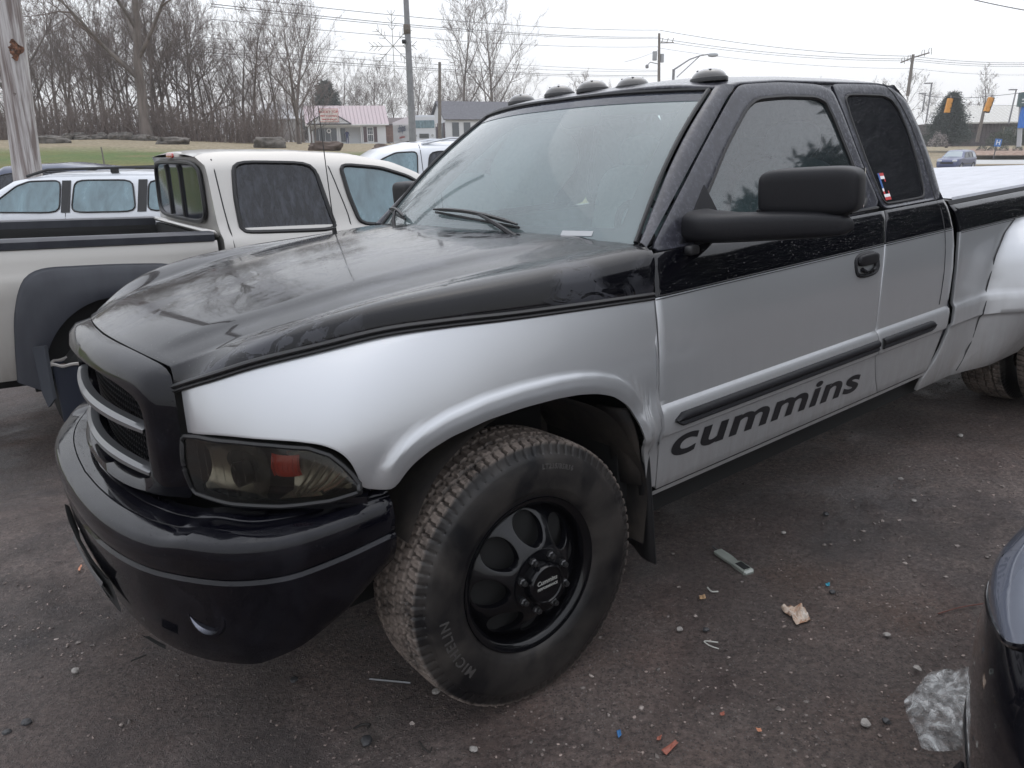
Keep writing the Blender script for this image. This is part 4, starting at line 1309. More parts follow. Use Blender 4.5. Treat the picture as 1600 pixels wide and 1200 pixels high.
# ---------------------------------------------------------------- wheels
TYRE_R = 0.404
def tyre_mesh(name, w=0.245, R=TYRE_R, ri=0.222):
    """lathe with a cut tread: ribs, grooves and slots as real relief"""
    hw = w / 2
    NA = 560
    prof = []   # (r, y, kind)
    prof += [(ri, -hw * 0.72, 0), (ri + 0.03, -hw * 0.93, 0), (ri + 0.08, -hw * 1.02, 0), (ri + 0.13, -hw * 0.97, 0), (R - 0.022, -hw * 0.90, 0)]
    ys = np.linspace(-0.86, 0.86, 47) * hw
    for y in ys: prof.append((R - 0.012 * (abs(y) / hw) ** 4, y, 1))
    prof += [(R - 0.022, hw * 0.90, 0), (R - 0.034, hw * 0.925, 2), (R - 0.04, hw * 0.96, 0), (ri + 0.135, hw * 0.985, 0), (ri + 0.13, hw * 1.0, 0), (ri + 0.08, hw * 1.035, 0), (ri + 0.045, hw * 1.0, 0), (ri + 0.038, hw * 0.99, 0), (ri + 0.012, hw * 0.86, 0), (ri, hw * 0.74, 0)]
    rows = []
    for r, y, k in prof:
        row = []
        for a in range(NA):
            th = 2 * PI * a / NA
            rr = r
            if k == 1:
                u = y / hw
                d = 0
                for g in (-0.54, -0.18, 0.18, 0.54):
                    wob = 0.015 * (1 if (a // 7) % 2 else -1)
                    if abs(u - g - wob) < 0.040: d = 0.009
                rib = sum(u > g for g in (-0.52, -0.18, 0.18, 0.52))
                ph = (a + rib * 4 + int(6 * u * (1 if rib in (0, 4) else -1))) % 7
                if ph < 2: d = max(d, 0.006 if abs(u) < 0.55 else 0.0085)
                elif ph == 4 and abs(u) < 0.8: d = max(d, 0.0015)
                rr = r - d
            elif k in (0, 2) and r >= R - 0.036 and abs(y) < hw * 0.97:
                if (a + 4 * 4 + 5) % 7 < 2 and y > 0: rr = r - 0.005
            row.append((rr * math.cos(th), y, rr * math.sin(th)))
        rows.append(row)
    mb = MB(); mb.grid(rows, 0, close_u=True, flip=False)
    me = bpy.data.meshes.new(name); me.from_pydata(mb.v, [], mb.f); me.materials.append(M['tyre'])
    bm = bmesh.new(); bm.from_mesh(me); bmesh.ops.recalc_face_normals(bm, faces=bm.faces); bm.to_mesh(me); bm.free()
    me.polygons.foreach_set('use_smooth', [True] * len(me.polygons)); me.set_sharp_from_angle(angle=math.radians(32))
    return me
TM = tyre_mesh('tyre')

def rim_mesh():
    """black eight-hole disc wheel that cones outwards; the holes are cut through"""
    n = 96
    mb = MB()
    # barrel + lip
    lip = [(0.205, -0.10), (0.205, -0.035), (0.212, -0.012), (0.226, -0.002), (0.234, 0.000), (0.237, -0.006), (0.226, -0.012)]
    mb.lathe(lip, n)
    # face: rings from the barrel to the hub with eight round holes at r = .148
    R0, R1, rc, rh = 0.205, 0.092, 0.148, 0.0445
    def fy(r): return interp(r, [0.05, 0.092, 0.115, 0.15, 0.18, 0.205], [0.046, 0.040, 0.030, 0.002, -0.026, -0.046])
    for s in range(8):
        a0 = 2 * PI * s / 8
        # sector outline (square path) and hole circle, matched by angle
        m = 40
        O = []; I = []; I2 = []
        for k in range(m):
            b = 2 * PI * k / m
            dx, dy = math.cos(b), math.sin(b)      # dx radial, dy tangential
            # to sector border in (r, ang)
            half = PI / 8
            tr = (R0 - rc) / dx if dx > 1e-6 else ((R1 - rc) / dx if dx < -1e-6 else 9)
            ta = (half * rc) / abs(dy) if abs(dy) > 1e-6 else 9
            t = min(tr, ta)
            r = rc + dx * t; an = a0 + dy * t / rc
            O.append((r * math.cos(an), fy(r), r * math.sin(an)))
            r = rc + dx * rh; an = a0 + dy * rh / rc
            I.append((r * math.cos(an), fy(r) - 0.002, r * math.sin(an)))
            r = rc + dx * rh * 0.95; an = a0 + dy * rh * 0.95 / rc
            I2.append((r * math.cos(an), fy(r) - 0.022, r * math.sin(an)))
        midl = [tuple(np.array(p) * 0.82 + np.array(q) * 0.18) for p, q in zip(I, O)]
        midl = [(x, fy(math.hypot(x, z)), z) for x, y, z in midl]
        mid = [tuple(np.array(p) * 0.5 + np.array(q) * 0.5) for p, q in zip(I, O)]
        mid = [(x, fy(math.hypot(x, z)), z) for x, y, z in mid]
        mb.grid([O, mid, midl, I, I2], 0, close_u=True)
    mb.lathe([(0.092, 0.040), (0.088, 0.042), (0.070, 0.046), (0.02, 0.046)], 64)
    me = bpy.data.meshes.new('rim'); me.from_pydata(mb.v, [], mb.f); me.materials.append(M['rim'])
    bm = bmesh.new(); bm.from_mesh(me); bmesh.ops.remove_doubles(bm, verts=bm.verts, dist=2e-4); bmesh.ops.recalc_face_normals(bm, faces=bm.faces); bm.to_mesh(me); bm.free()
    me.polygons.foreach_set('use_smooth', [True] * len(me.polygons)); me.set_sharp_from_angle(angle=math.radians(40))
    return me
RM = rim_mesh()
mb = MB(); mb.lathe([(0.060, 0.040), (0.060, 0.062), (0.054, 0.070), (0.050, 0.066), (0.02, 0.064), (0.001, 0.064)], 48)
for k in range(24):
    pass
cap_o = None
nut_b = MB(); nut_b.lathe([(0.0115, 0.0), (0.0115, 0.016), (0.0085, 0.019), (0.0085, 0.028), (0.004, 0.030), (0.001, 0.030)], 6)
def make_wheel(loc, sg=1, full=True, steer=0.0, spin=0.0, parent=truck, lbl=None):
    w = bpy.data.objects.new('wheel', None); COL.objects.link(w); w.parent = parent; w.empty_display_size = 0.1
    w.location = loc; w.rotation_euler = (0, spin, steer if sg > 0 else PI + steer)
    if lbl: w['label'] = lbl
    t = link('tyre', TM, w); t.location = (0, -0.1225, 0)
    if not full: return w
    r = link('rim', RM, w); r.location = (0, -0.012, 0)
    bk = MB(); bk.lathe([(0.21, -0.20), (0.205, -0.06), (0.10, -0.05), (0.001, -0.05)], 40); bk.build('brake_drum', M['dark'], w)
    c = MB(); c.lathe([(0.062, 0.026), (0.062, 0.050), (0.056, 0.060), (0.052, 0.060), (0.050, 0.056), (0.02, 0.055), (0.001, 0.055)], 48)
    c.lathe([(0.098, 0.020), (0.096, 0.032), (0.070, 0.034)], 48)
    c.build('hub_cap', M['rim'], w, angle=35)
    for k in range(8):
        a = 2 * PI * (k + 0.5) / 8
        nme = nut_mesh
        o = link('lug_nut', nme, w); o.location = (0.081 * math.cos(a), 0.026, 0.081 * math.sin(a))
    return w
nut_tmp = nut_b.build('lug_nut', M['nut'], None, angle=30); nut_mesh = nut_tmp.data; bpy.data.objects.remove(nut_tmp)
fw = make_wheel((0.0, 0.985, 0.404), 1, True, 0.0, 0.0)
# raised lettering on the tyre sidewall, along the arc
def arc_text(body, r, ang0, size, parent, name, m, y, spacing=1.0, invert=False, yfun=None):
    me = text_mesh(body, size, 0.0008, 0.0006, 0.0, spacing, 'CENTER', 3)
    for v in me.vertices:
        # text x runs clockwise round the wheel as seen from outside, top outwards
        a = ang0 + v.co.x / r
        rr = r + v.co.y
        h = v.co.z
        yy = (yfun(rr) if yfun else y) + h
        v.co = Vector((rr * math.cos(a), yy, rr * math.sin(a)))
    me.materials.clear(); me.materials.append(m)
    o = link(name, me, parent)
    return o
hw = 0.1225
ty = lambda r: -0.1225 + hw * interp(r, [0.222, 0.234, 0.26, 0.267, 0.302, 0.352, 0.357, 0.364, 0.37], [0.74, 0.86, 0.99, 1.0, 1.035, 1.0, 0.985, 0.96, 0.925]) + 0.0012
M['tyretext'] = mat('tyre_raised_letters', (0.050, 0.047, 0.045), 0.5)
arc_text('MICHELIN', 0.312, -0.36, 0.040, fw, 'tyre_lettering', M['tyretext'], 0, 1.25, yfun=ty)
arc_text('LT235/85R16', 0.330, 1.9, 0.020, fw, 'tyre_lettering', M['tyretext'], 0, 1.1, yfun=ty)
for txt, dz, sz in (('Cummins', 0.012, 0.019), ('PERFORMANCE', -0.006, 0.0105)):
    me = text_mesh(txt, sz, 0.0004, 0.0004, 0.1, 1.0, 'CENTER', 3)
    for v in me.vertices:
        v.co = Vector((-v.co.x, 0.0555 + v.co.z, v.co.y + dz))
    me.materials.clear(); me.materials.append(mat('hub_print', (0.28, 0.28, 0.26), 0.4))
    link('hub_lettering', me, fw)
make_wheel((0.0, -0.985, 0.41), -1, True)
for sg in (1, -1):
    make_wheel((-3.74, 1.185 * sg, 0.404), sg, True, lbl='outer rear wheel')
    make_wheel((-3.74, 0.885 * sg, 0.404), sg, False)

# mud flap behind the front wheel
for sg in (1, -1):
    mb = MB(); rows = []
    for z, x, w in ((0.655, -0.497, 0.035), (0.63, -0.500, 0.05), (0.55, -0.505, 0.10), (0.40, -0.512, 0.14), (0.24, -0.520, 0.155), (0.235, -0.522, 0.155)):
        rows.append([(x + 0.012 * math.sin(k), (0.967 - w * k / 6) * sg, z + (0.03 * k / 6 if z < 0.3 else 0)) for k in range(7)])
    mb.grid(rows, 0)
    o = mb.build('mud_flap', M['liner'] if sg < 0 else M['seal'], truck); solid(o, 0.012, 0)
# splash edge of the rear of the arch
mb = MB(); rows = []
for z, x, y in ((0.80, -0.42, 0.955), (0.74, -0.452, 0.955), (0.68, -0.474, 0.95), (0.60, -0.489, 0.945), (0.52, -0.495, 0.94)):
    rows.append([(x + 0.035, y - 0.10, z), (x + 0.020, y - 0.03, z), (x + 0.004, y, z)])
mb.grid(rows); solid(mb.build('splash_edge', M['liner'], truck), 0.01, 0)

# ---------------------------------------------------------------- bed
xb = lambda z: interp(z, [0.42, 0.465, 0.534, 0.62, 0.705, 0.94, 1.05, 1.10, 1.16, 1.22], [-2.315, -2.335, -2.42, -2.475, -2.50, -2.508, -2.525, -2.540, -2.530, -2.515])
BR = sorted(set([0.40, 0.43, 0.47, 0.52, 0.58, 0.64, 0.66, 0.672, 0.677, 0.682, 0.70, 0.74, 0.765, 0.775, 0.785, 0.80, 0.85, 0.90, 0.95, 1.0, 1.05, 1.08, 1.10, 1.13, 1.16, 1.19, 1.22]))
def yb(z): return interp(z, [0.40, 0.47, 0.55, 0.66, 0.672, 0.682, 0.765, 0.785, 0.95, 1.05, 1.10, 1.16, 1.20, 1.22], [0.93, 0.948, 0.960, 0.972, 0.974, 0.986, 0.986, 0.974, 0.976, 0.968, 0.960, 0.948, 0.935, 0.915])
def flare(x, z):
    """the wide rear fender stands out from the bed side"""
    fx0 = interp(z, [0.40, 0.55, 0.74, 0.95, 1.05, 1.11], [-2.66, -2.745, -2.80, -2.88, -2.98, -3.12])
    if z > 1.115: return 0
    d = smooth(0, 0.30, fx0 - x)
    edge = smooth(0.0, 0.012, fx0 - x)
    topf = smooth(1.115, 0.98, z)
    band = 0.012 * (1 if 0.68 < z < 0.775 else 0)
    low_ = interp(z, [0.40, 0.55, 0.69, 0.78], [0.25, 0.55, 0.92, 1.0])
    return (0.205 * d + 0.012 * edge) * topf * low_ + 0.008 * edge * (1 if z < 1.0 else 0)
ARX = -3.74
def bed(sg):
    mb = MB(); XS = np.r_[np.linspace(0, 0.6, 14)[:-1], np.linspace(0.6, 3.0, 90)]
    rows = []
    for z in BR:
        row = []
        for d in XS:
            x = xb(z) - d if d < 0.6 else lerp(xb(z) - 0.6, -5.1, (d - 0.6) / 2.4)
            y = (yb(z) + flare(x, z)) * sg
            row.append((x, y, z + lift(y)))
        rows.append(row)
    k = BR.index(1.10)
    mb.grid(rows[:k + 1], 0, flip=(sg < 0)); mb.grid(rows[k:], 1, flip=(sg < 0))
    # open the wheel arch
    keep = []; km = []
    for f, m_ in zip(mb.f, mb.m):
        cx = sum(mb.v[i][0] for i in f) / 4; cz = sum(mb.v[i][2] for i in f) / 4
        if math.hypot((cx - ARX) / 0.47, (cz - 0.42) / 0.47) < 1: continue
        keep.append(f); km.append(m_)
    mb.f, mb.m = keep, km
    o = mb.build('bed_side', [M['silver'], M['blackside']], truck, angle=50)
    bm = bmesh.new(); bm.from_mesh(o.data); bmesh.ops.remove_doubles(bm, verts=bm.verts, dist=1e-5); bm.to_mesh(o.data); bm.free()
    solid(o, 0.014, -1.0, 0.002)
    for dz, r in ((0.004, 0.0022), (-0.005, 0.0016)):
        mb = MB(); mb.tube([(x, (yb(1.10) + 0.001) * sg, 1.10 + dz) for x in np.linspace(-2.545, -5.1, 24)], r, 5); mb.build('pinstripe', M['seal'], o)
    # seam at the front of the flared fender
    if sg > 0:
        mb = MB(); mb.tube([(interp(z, [0.40, 0.55, 0.74, 0.95, 1.05, 1.11], [-2.66, -2.745, -2.80, -2.88, -2.98, -3.12]) + 0.002, yb(z) + 0.0075, z) for z in np.linspace(0.42, 1.10, 60)], 0.0035, 5); mb.build('flare_seam', M['seal'], o)
    # rail
    mb = MB(); rows = [[(x, y * sg, z + lift(y * sg)) for x in np.linspace(-2.515, -5.1, 10)] for y, z in ((0.915, 1.222), (0.905, 1.238), (0.88, 1.242), (0.80, 1.242), (0.79, 1.20))]
    mb.grid(rows, 0, flip=(sg < 0)); mb.build('bed_rail', M['plastic'], truck)
bed(1); bed(-1)
mb = MB()
mb.box((-2.53, 0, 0.90), (0.03, 1.78, 0.62)); mb.box((-5.08, 0, 0.90), (0.04, 1.78, 0.66)); mb.box((-3.8, 0, 0.66), (2.5, 1.74, 0.04))
mb.build('bed_box', M['dark'], truck, smooth=False)
# soft bed cover, pale and damp
mc = textured('pale_vinyl_cover', (0.36, 0.37, 0.40), (0.45, 0.46, 0.50), 5, 0.42, 0.25, 0.01, stretch=(1, 3, 1))
mb = MB(); rows = []
for i, x in enumerate(np.linspace(-2.56, -5.08, 40)):
    rows.append([(x, 0.90 * u, 1.250 + 0.005 * (1 - abs(u) ** 3) - 0.006 * abs(u) ** 12 + 0.003 * math.sin(i * 1.3) * (1 - abs(u))) for u in np.linspace(-1, 1, 25)])
mb.grid(rows, 0)
mb.grid([[(x, 0.90, 1.250), (x, 0.905, 1.236)] for x in np.linspace(-2.56, -5.08, 8)], 0)
cv = mb.build('bed_cover', mc, truck, recalc=True)

# ---------------------------------------------------------------- cabin
M['trim'] = textured('grey_trim', (0.22, 0.225, 0.23), (0.28, 0.285, 0.29), 20, 0.7, 0.1, 0.002)
M['cloth'] = textured('grey_seat_cloth', (0.30, 0.31, 0.32), (0.38, 0.39, 0.40), 60, 0.9, 0.2, 0.002)
cabin = []
mb = MB(); rows = []
for u in np.linspace(-1, 1, 25):
    y = 0.80 * u
    rows.append([(-0.62 - 0.10 * abs(u) ** 2, y, 1.245), (-0.80, y, 1.262 + 0.012 * math.cos(u * 9)), (-0.98, y, 1.235 + 0.02 * math.exp(-((u - 0.48) / 0.25) ** 2)), (-1.03, y, 1.16), (-1.00, y, 0.95)])
mb.grid(rows, 0); mb.build('dashboard', M['trim'], truck, recalc=True)
def seat(y0, x0=-1.62, w=0.50):
    mb = MB()
    rbox(mb, (x0, y0, 0.86), (0.50, w, 0.16), e=4)
    R = Matrix.Rotation(math.radians(-14), 3, 'Y')
    rbox(mb, (x0 - 0.27, y0, 1.18), (0.15, w, 0.60), e=4, mat=R)
    s_ = mb.build('seat', M['cloth'], truck)
    mb = MB(); rbox(mb, (x0 - 0.36, y0, 1.545), (0.10, 0.26, 0.16), e=3, mat=R); mb.build('headrest', M['cloth'], s_)
seat(0.46); seat(-0.46); seat(0.0, -1.66, 0.34)
mb = MB()
c = Vector((-1.12, 0.44, 1.20)); R = Matrix.Rotation(math.radians(-62), 3, 'Y')
loop = [tuple(c + R @ Vector((0.19 * math.cos(a), 0.19 * math.sin(a), 0))) for a in np.linspace(0, 2 * PI, 29)]
mb.tube(loop, 0.015, 8)
for a in (0.2, PI - 0.2, 1.5 * PI): mb.tube([tuple(c), tuple(c + R @ Vector((0.19 * math.sin(a), 0.19 * math.cos(a), 0)))], 0.018, 6)
mb.tube([tuple(c), (-0.95, 0.44, 1.10)], 0.035, 8)
mb.build('steering_wheel', M['plastic'], truck)
mb = MB(); rbox(mb, (-1.13, 0.02, 1.695), (0.03, 0.24, 0.07), e=4); mb.build('rear_view_mirror', M['plastic'], truck)
mb = MB(); mb.grid([[(x, y, 1.735) for y in (-0.62, 0.62)] for x in (-1.22, -2.38)]); mb.build('headliner', mat('headliner_cloth', (0.42, 0.42, 0.41), 0.9), truck)
for sg in (1, -1):
    mb = MB(); rows = [[(x, y * sg, z) for x in (-0.72, -1.3, -2.35)] for y, z in ((0.80, 0.60), (0.80, 1.20), (0.86, 1.262))]
    mb.grid(rows); mb.build('door_trim', M['trim'], truck)
# ================================================================== other vehicles
def simple_tyre(R=0.34, w=0.2, n=48):
    mb = MB(); hw_ = w / 2
    mb.lathe([(R * 0.62, -hw_ * 0.8), (R * 0.8, -hw_), (R * 0.94, -hw_ * 0.95), (R, -hw_ * 0.75), (R, -hw_ * 0.2), (R - 0.008, -hw_ * 0.18), (R - 0.008, -hw_ * 0.1), (R, -hw_ * 0.08), (R, hw_ * 0.75), (R * 0.94, hw_ * 0.95), (R * 0.8, hw_), (R * 0.62, hw_ * 0.8)], n)
    return mb
def simple_rim(R=0.34, w=0.2, spokes=5):
    mb = MB(); hw_ = w / 2
    mb.lathe([(R * 0.62, hw_ * 0.80), (R * 0.60, hw_ * 0.92), (R * 0.57, hw_ * 0.80), (R * 0.55, hw_ * 0.2)], 40)
    mb.lathe([(R * 0.18, hw_ * 0.55), (R * 0.16, hw_ * 0.70), (0.001, hw_ * 0.72)], 20)
    for k in range(spokes):
        a = 2 * PI * k / spokes
        mb.tube([(R * 0.12 * math.cos(a), hw_ * 0.58, R * 0.12 * math.sin(a)), (R * 0.56 * math.cos(a), hw_ * 0.66, R * 0.56 * math.sin(a))], [0.035, 0.028], 6)
    return mb
M['alloy'] = mat('alloy', (0.45, 0.45, 0.45), 0.35, 0.8)
M['rubber'] = mat('plain_rubber', (0.018, 0.018, 0.018), 0.7)
def put_wheels(root, spots, R=0.34, w=0.2, tm={}):
    key = (R, w)
    if key not in tm:
        a = simple_tyre(R, w).build('tyre', M['rubber'], None); b = simple_rim(R, w).build('rim', M['alloy'], None)
        tm[key] = (a.data, b.data); bpy.data.objects.remove(a); bpy.data.objects.remove(b)
    for x, y in spots:
        e = bpy.data.objects.new('wheel', None); COL.objects.link(e); e.parent = root
        e.location = (x, y, R); e.rotation_euler = (0, 0, 0 if y > 0 else PI)
        link('tyre', tm[key][0], e); link('rim', tm[key][1], e)

def car(name, label, cat_, loc, yaw, prof, wprof, zbot, wheels, wins, paint, pitch=0.0, R=0.34, crown=0.03, taper=0.10, trimc=None, group=None):
    """shell from a side profile; wins: list of (name, outline[(x,z)], material)"""
    root = empty(name, label, cat_, loc, yaw, group)
    root.rotation_euler = (0, -math.radians(pitch), yaw)
    px = [p[0] for p in prof]; pz = [p[1] for p in prof]; Lx = px[-1] - px[0]
    zs_, ys_ = [p[0] for p in wprof], [p[1] for p in wprof]
    top = lambda x: interp(x, px, pz)
    def wid(x, z):
        t = min(x - px[0], px[-1] - x) / 0.7
        w = interp(z, zs_, ys_) * (1 - taper * (1 - min(1, max(0, t))) ** 2)
        return w - 0.05 * smooth(top(x) - 0.07, top(x), z) ** 2
    xs = sorted(set(list(np.linspace(px[0], px[-1], 90)) + px))
    def bot(x):
        z = zbot + 0.10 * (1 - min(1, min(x - px[0], px[-1] - x) / 0.4))
        for wx, wy in wheels:
            d = abs(x - wx)
            if d < R + 0.06: z = max(z, R * 0.9 + math.sqrt((R + 0.06) ** 2 - d * d))
        return min(z, top(x) - 0.05)
    mb = MB(); K = 16
    for sg in (1, -1):
        rows = [[(x, wid(x, lerp(bot(x), top(x), j / K)) * sg, lerp(bot(x), top(x), j / K)) for x in xs] for j in range(K + 1)]
        mb.grid(rows, 0, flip=(sg > 0))
    rows = [[(x, wid(x, top(x)) * u, top(x) + crown * (1 - u * u)) for x in xs] for u in np.linspace(-1, 1, 13)]
    mb.grid(rows, 0, flip=False)
    for x in (xs[0], xs[-1]):
        rows = [[(x, wid(x, lerp(bot(x), top(x), j / K)) * u, lerp(bot(x), top(x), j / K) + (crown * (1 - u * u) if j == K else 0)) for u in np.linspace(-1, 1, 7)] for j in range(K + 1)]
        mb.grid(rows, 0)
    body = mb.build('body', paint, root, angle=50, recalc=True)
    mb = MB(); mb.box(((px[0] + px[-1]) / 2, 0, zbot + 0.12), (Lx * 0.93, interp(zbot, zs_, ys_) * 1.5, 0.22))
    for wx, wy in wheels:
        mb.box((wx, math.copysign(abs(wy) - 0.12, wy), R + 0.1), (2 * R + 0.1, 0.3, 0.5))
    mb.build('underbody', M['dark'], root, smooth=False)
    for nm, poly, mt in wins:
        for sg in (1, -1):
            mb = MB()
            P = poly + [poly[0]]; q = []
            for a, b in zip(P[:-1], P[1:]):
                for t in range(8): q.append((lerp(a[0], b[0], t / 8), lerp(a[1], b[1], t / 8)))
            for _ in range(2): q = [((q[i - 1][0] + 2 * q[i][0] + q[(i + 1) % len(q)][0]) / 4, (q[i - 1][1] + 2 * q[i][1] + q[(i + 1) % len(q)][1]) / 4) for i in range(len(q))]
            cx = sum(p[0] for p in q) / len(q); cz = sum(p[1] for p in q) / len(q)
            f = lambda x, z, o: (x, (wid(x, z) + o) * sg, z)
            mb.grid([[f(x, z, 0.006) for x, z in r_] for r_ in fill_rows(q, 12)], 0)
            w_ = mb.build(nm, mt, root, angle=180, recalc=True)
            mb = MB(); mb.tube([f(x, z, 0.008) for x, z in q] + [f(q[0][0], q[0][1], 0.008)], 0.011, 5); mb.build('window_trim', M['seal'], w_)
    put_wheels(root, wheels, R)
    return root, wid, top

M['pane'] = mat('car_pane', (0.045, 0.085, 0.095), 0.06, 0, 0.6, 0.03, 0.9)
_p = M['pane']; _n = noise_node(_p, 5, 5, 0.6, 0.4, stretch=(1, 1, 0.4))
L(_p, mixc(_p, ramp(_p, _n, [(0.35, 0.0), (0.7, 1.0)]), (0.045, 0.095, 0.115), (0.13, 0.23, 0.27)), bsdf(_p).inputs['Base Color'])
L(_p, ramp(_p, _n, [(0.35, 0.08), (0.7, 0.35)]), bsdf(_p).inputs['Roughness'])
M['darkpane'] = mat('dark_pane', (0.012, 0.013, 0.017), 0.12, 0, 0.1, 0.05, 0.4)
_p = M['darkpane']; _n = noise_node(_p, 20, 4, 0.7, 0.4, stretch=(1, 1, 0.12))
L(_p, mixc(_p, ramp(_p, _n, [(0.45, 0.0), (0.75, 1.0)]), (0.010, 0.011, 0.015), (0.05, 0.055, 0.07)), bsdf(_p).inputs['Base Color'])
M['white'] = mat('white_paint', (0.55, 0.57, 0.60), 0.3, 0.1, 0.7, 0.06)
M['beige'] = paint_silver('pale_gold_paint', (0.44, 0.425, 0.40)); bsdf(M['beige']).inputs['Metallic'].default_value = 0.5
for l_ in list(M['beige'].node_tree.links):
    if l_.to_socket.name == 'Metallic': M['beige'].node_tree.links.remove(l_)
bsdf(M['beige']).inputs['Metallic'].default_value = 0.35
M['charcoal'] = textured('charcoal_cladding', (0.018, 0.020, 0.028), (0.030, 0.033, 0.042), 8, 0.45, 0.1, 0.004, stretch=(1, 1, 0.3))

# white estate car behind, with black roof rails
root, wid, top = car('estate_car', 'white estate car with black roof rails behind the open pickup bed', 'car', (-3.418, 11.099, -0.056), math.radians(176.98),
    [(0, 0.62), (0.04, 0.98), (0.35, 1.34), (0.62, 1.44), (1.5, 1.475), (2.6, 1.46), (3.05, 1.38), (3.75, 0.98), (4.5, 0.86), (4.72, 0.72), (4.78, 0.5)],
    [(0.25, 0.80), (0.5, 0.87), (0.94, 0.88), (1.0, 0.85), (1.38, 0.71), (1.5, 0.62)], 0.22, [(0.95, 0.78), (3.85, 0.78), (0.95, -0.78), (3.85, -0.78)],
    [('rear_window', [(0.42, 1.02), (1.20, 0.99), (1.20, 1.37), (0.62, 1.35)], M['pane']), ('rear_door_window', [(1.36, 0.99), (2.22, 0.985), (2.19, 1.385), (1.42, 1.38)], M['pane']), ('front_door_window', [(2.38, 0.985), (3.42, 1.0), (2.98, 1.32), (2.80, 1.38), (2.38, 1.385)], M['pane'])], M['white'])
for sg in (1, -1):
    mb = MB(); mb.tube([(0.55, 0.60 * sg, 1.455), (0.70, 0.60 * sg, 1.515), (1.6, 0.60 * sg, 1.535), (2.6, 0.60 * sg, 1.52), (2.9, 0.60 * sg, 1.44)], 0.02, 6)
    mb.box((1.7, 0.60 * sg, 1.50), (0.10, 0.03, 0.06)); mb.build('roof_rail', M['seal'], root)
    for x0, x1 in ((2.24, 2.36), (1.22, 1.34)):
        mb = MB(); mb.grid([[(x, (wid(x, z) + 0.007) * sg, z) for x in (x0, x1)] for z in np.linspace(0.985, 1.385, 6)], flip=sg > 0); mb.build('window_pillar', M['seal'], root)
    mb = MB(); mb.tube([(2.30, (wid(2.3, z) + 0.003) * sg, z) for z in np.linspace(0.4, 0.98, 8)], 0.004, 4); mb.build('door_seam', M['seal'], root)

# low grey saloon between the estate and the pickup bed
root, wid, top = car('saloon_car', 'dark grey saloon with a misted windscreen between pickup bed and white estate', 'car', (-0.10, 9.15, -0.10), math.radians(204),
    [(0, 0.6), (0.05, 0.92), (0.7, 0.98), (1.35, 1.33), (1.9, 1.38), (2.5, 1.35), (3.35, 0.93), (4.3, 0.80), (4.55, 0.66), (4.6, 0.45)],
    [(0.2, 0.78), (0.5, 0.85), (0.9, 0.86), (0.97, 0.82), (1.33, 0.62), (1.4, 0.56)], 0.2, [(0.9, 0.76), (3.6, 0.76), (0.9, -0.76), (3.6, -0.76)],
    [('front_door_window', [(1.95, 0.95), (3.0, 0.96), (2.5, 1.27), (1.95, 1.31)], M['pane']), ('rear_door_window', [(1.0, 0.99), (1.85, 0.95), (1.85, 1.31), (1.45, 1.29)], M['pane'])], mat('wet_grey_paint', (0.10, 0.10, 0.11), 0.3, 0.3, 0.8, 0.08))
mb = MB(); rows = []
for t in np.linspace(0.06, 0.97, 8):
    x = lerp(2.50, 3.35, t); z = top(x)
    rows.append([(x, wid(x, z) * 0.90 * u, z + 0.03 * (1 - u * u) + 0.008) for u in np.linspace(-1, 1, 11)])
mb.grid(rows, 0, flip=True)
mz = mat('misted_screen', (0.30, 0.40, 0.40), 0.25, 0, 0.3); mb.build('windscreen', mz, root, recalc=True)
mb = MB(); mb.tube([(lerp(2.48, 3.38, t), wid(lerp(2.48, 3.38, t), top(lerp(2.48, 3.38, t))) * 0.96, top(lerp(2.48, 3.38, t)) + 0.015) for t in np.linspace(0, 1, 8)], 0.015, 6); mb.build('windscreen_trim', M['chrome'], root)

# dark car whose roof just shows at the far left, beyond the estate
car('hatchback_car', 'dark blue car roof just visible past the old wooden pole', 'car', (-6.6, 14.6, 0.02), math.radians(176),
    [(0, 0.6), (0.05, 1.0), (0.5, 1.42), (1.2, 1.50), (2.2, 1.47), (3.1, 0.98), (4.0, 0.85), (4.2, 0.5)],
    [(0.2, 0.78), (0.5, 0.85), (0.9, 0.86), (0.97, 0.82), (1.33, 0.68), (1.5, 0.58)], 0.2, [(0.8, 0.76), (3.3, 0.76), (0.8, -0.76), (3.3, -0.76)],
    [('side_window', [(0.6, 1.02), (2.8, 1.0), (2.15, 1.36), (0.8, 1.38)], M['darkpane'])], mat('dark_blue_paint', (0.02, 0.03, 0.07), 0.3, 0.2, 0.8))

# white people carrier behind the hood
root, wid, top = car('white_suv', 'white sport utility vehicle with roof rails behind the black hood', 'suv', (0.80, 13.6, 0.02), math.radians(200),
    [(0, 0.65), (0.04, 1.1), (0.20, 1.62), (0.5, 1.70), (1.6, 1.735), (2.6, 1.715), (3.05, 1.62), (3.85, 1.13), (4.6, 1.02), (4.85, 0.85), (4.9, 0.55)],
    [(0.3, 0.86), (0.6, 0.93), (1.08, 0.93), (1.14, 0.90), (1.58, 0.75), (1.74, 0.65)], 0.3, [(0.95, 0.83), (3.9, 0.83), (0.95, -0.83), (3.9, -0.83)],
    [('rear_window', [(0.32, 1.16), (1.35, 1.15), (1.35, 1.58), (0.42, 1.58)], M['darkpane']), ('rear_door_window', [(1.48, 1.15), (2.42, 1.15), (2.45, 1.20), (2.36, 1.60), (1.48, 1.60)], M['darkpane']), ('front_door_window', [(2.60, 1.16), (3.58, 1.17), (3.10, 1.50), (2.88, 1.59), (2.55, 1.60)], M['pane'])], M['white'], R=0.37)
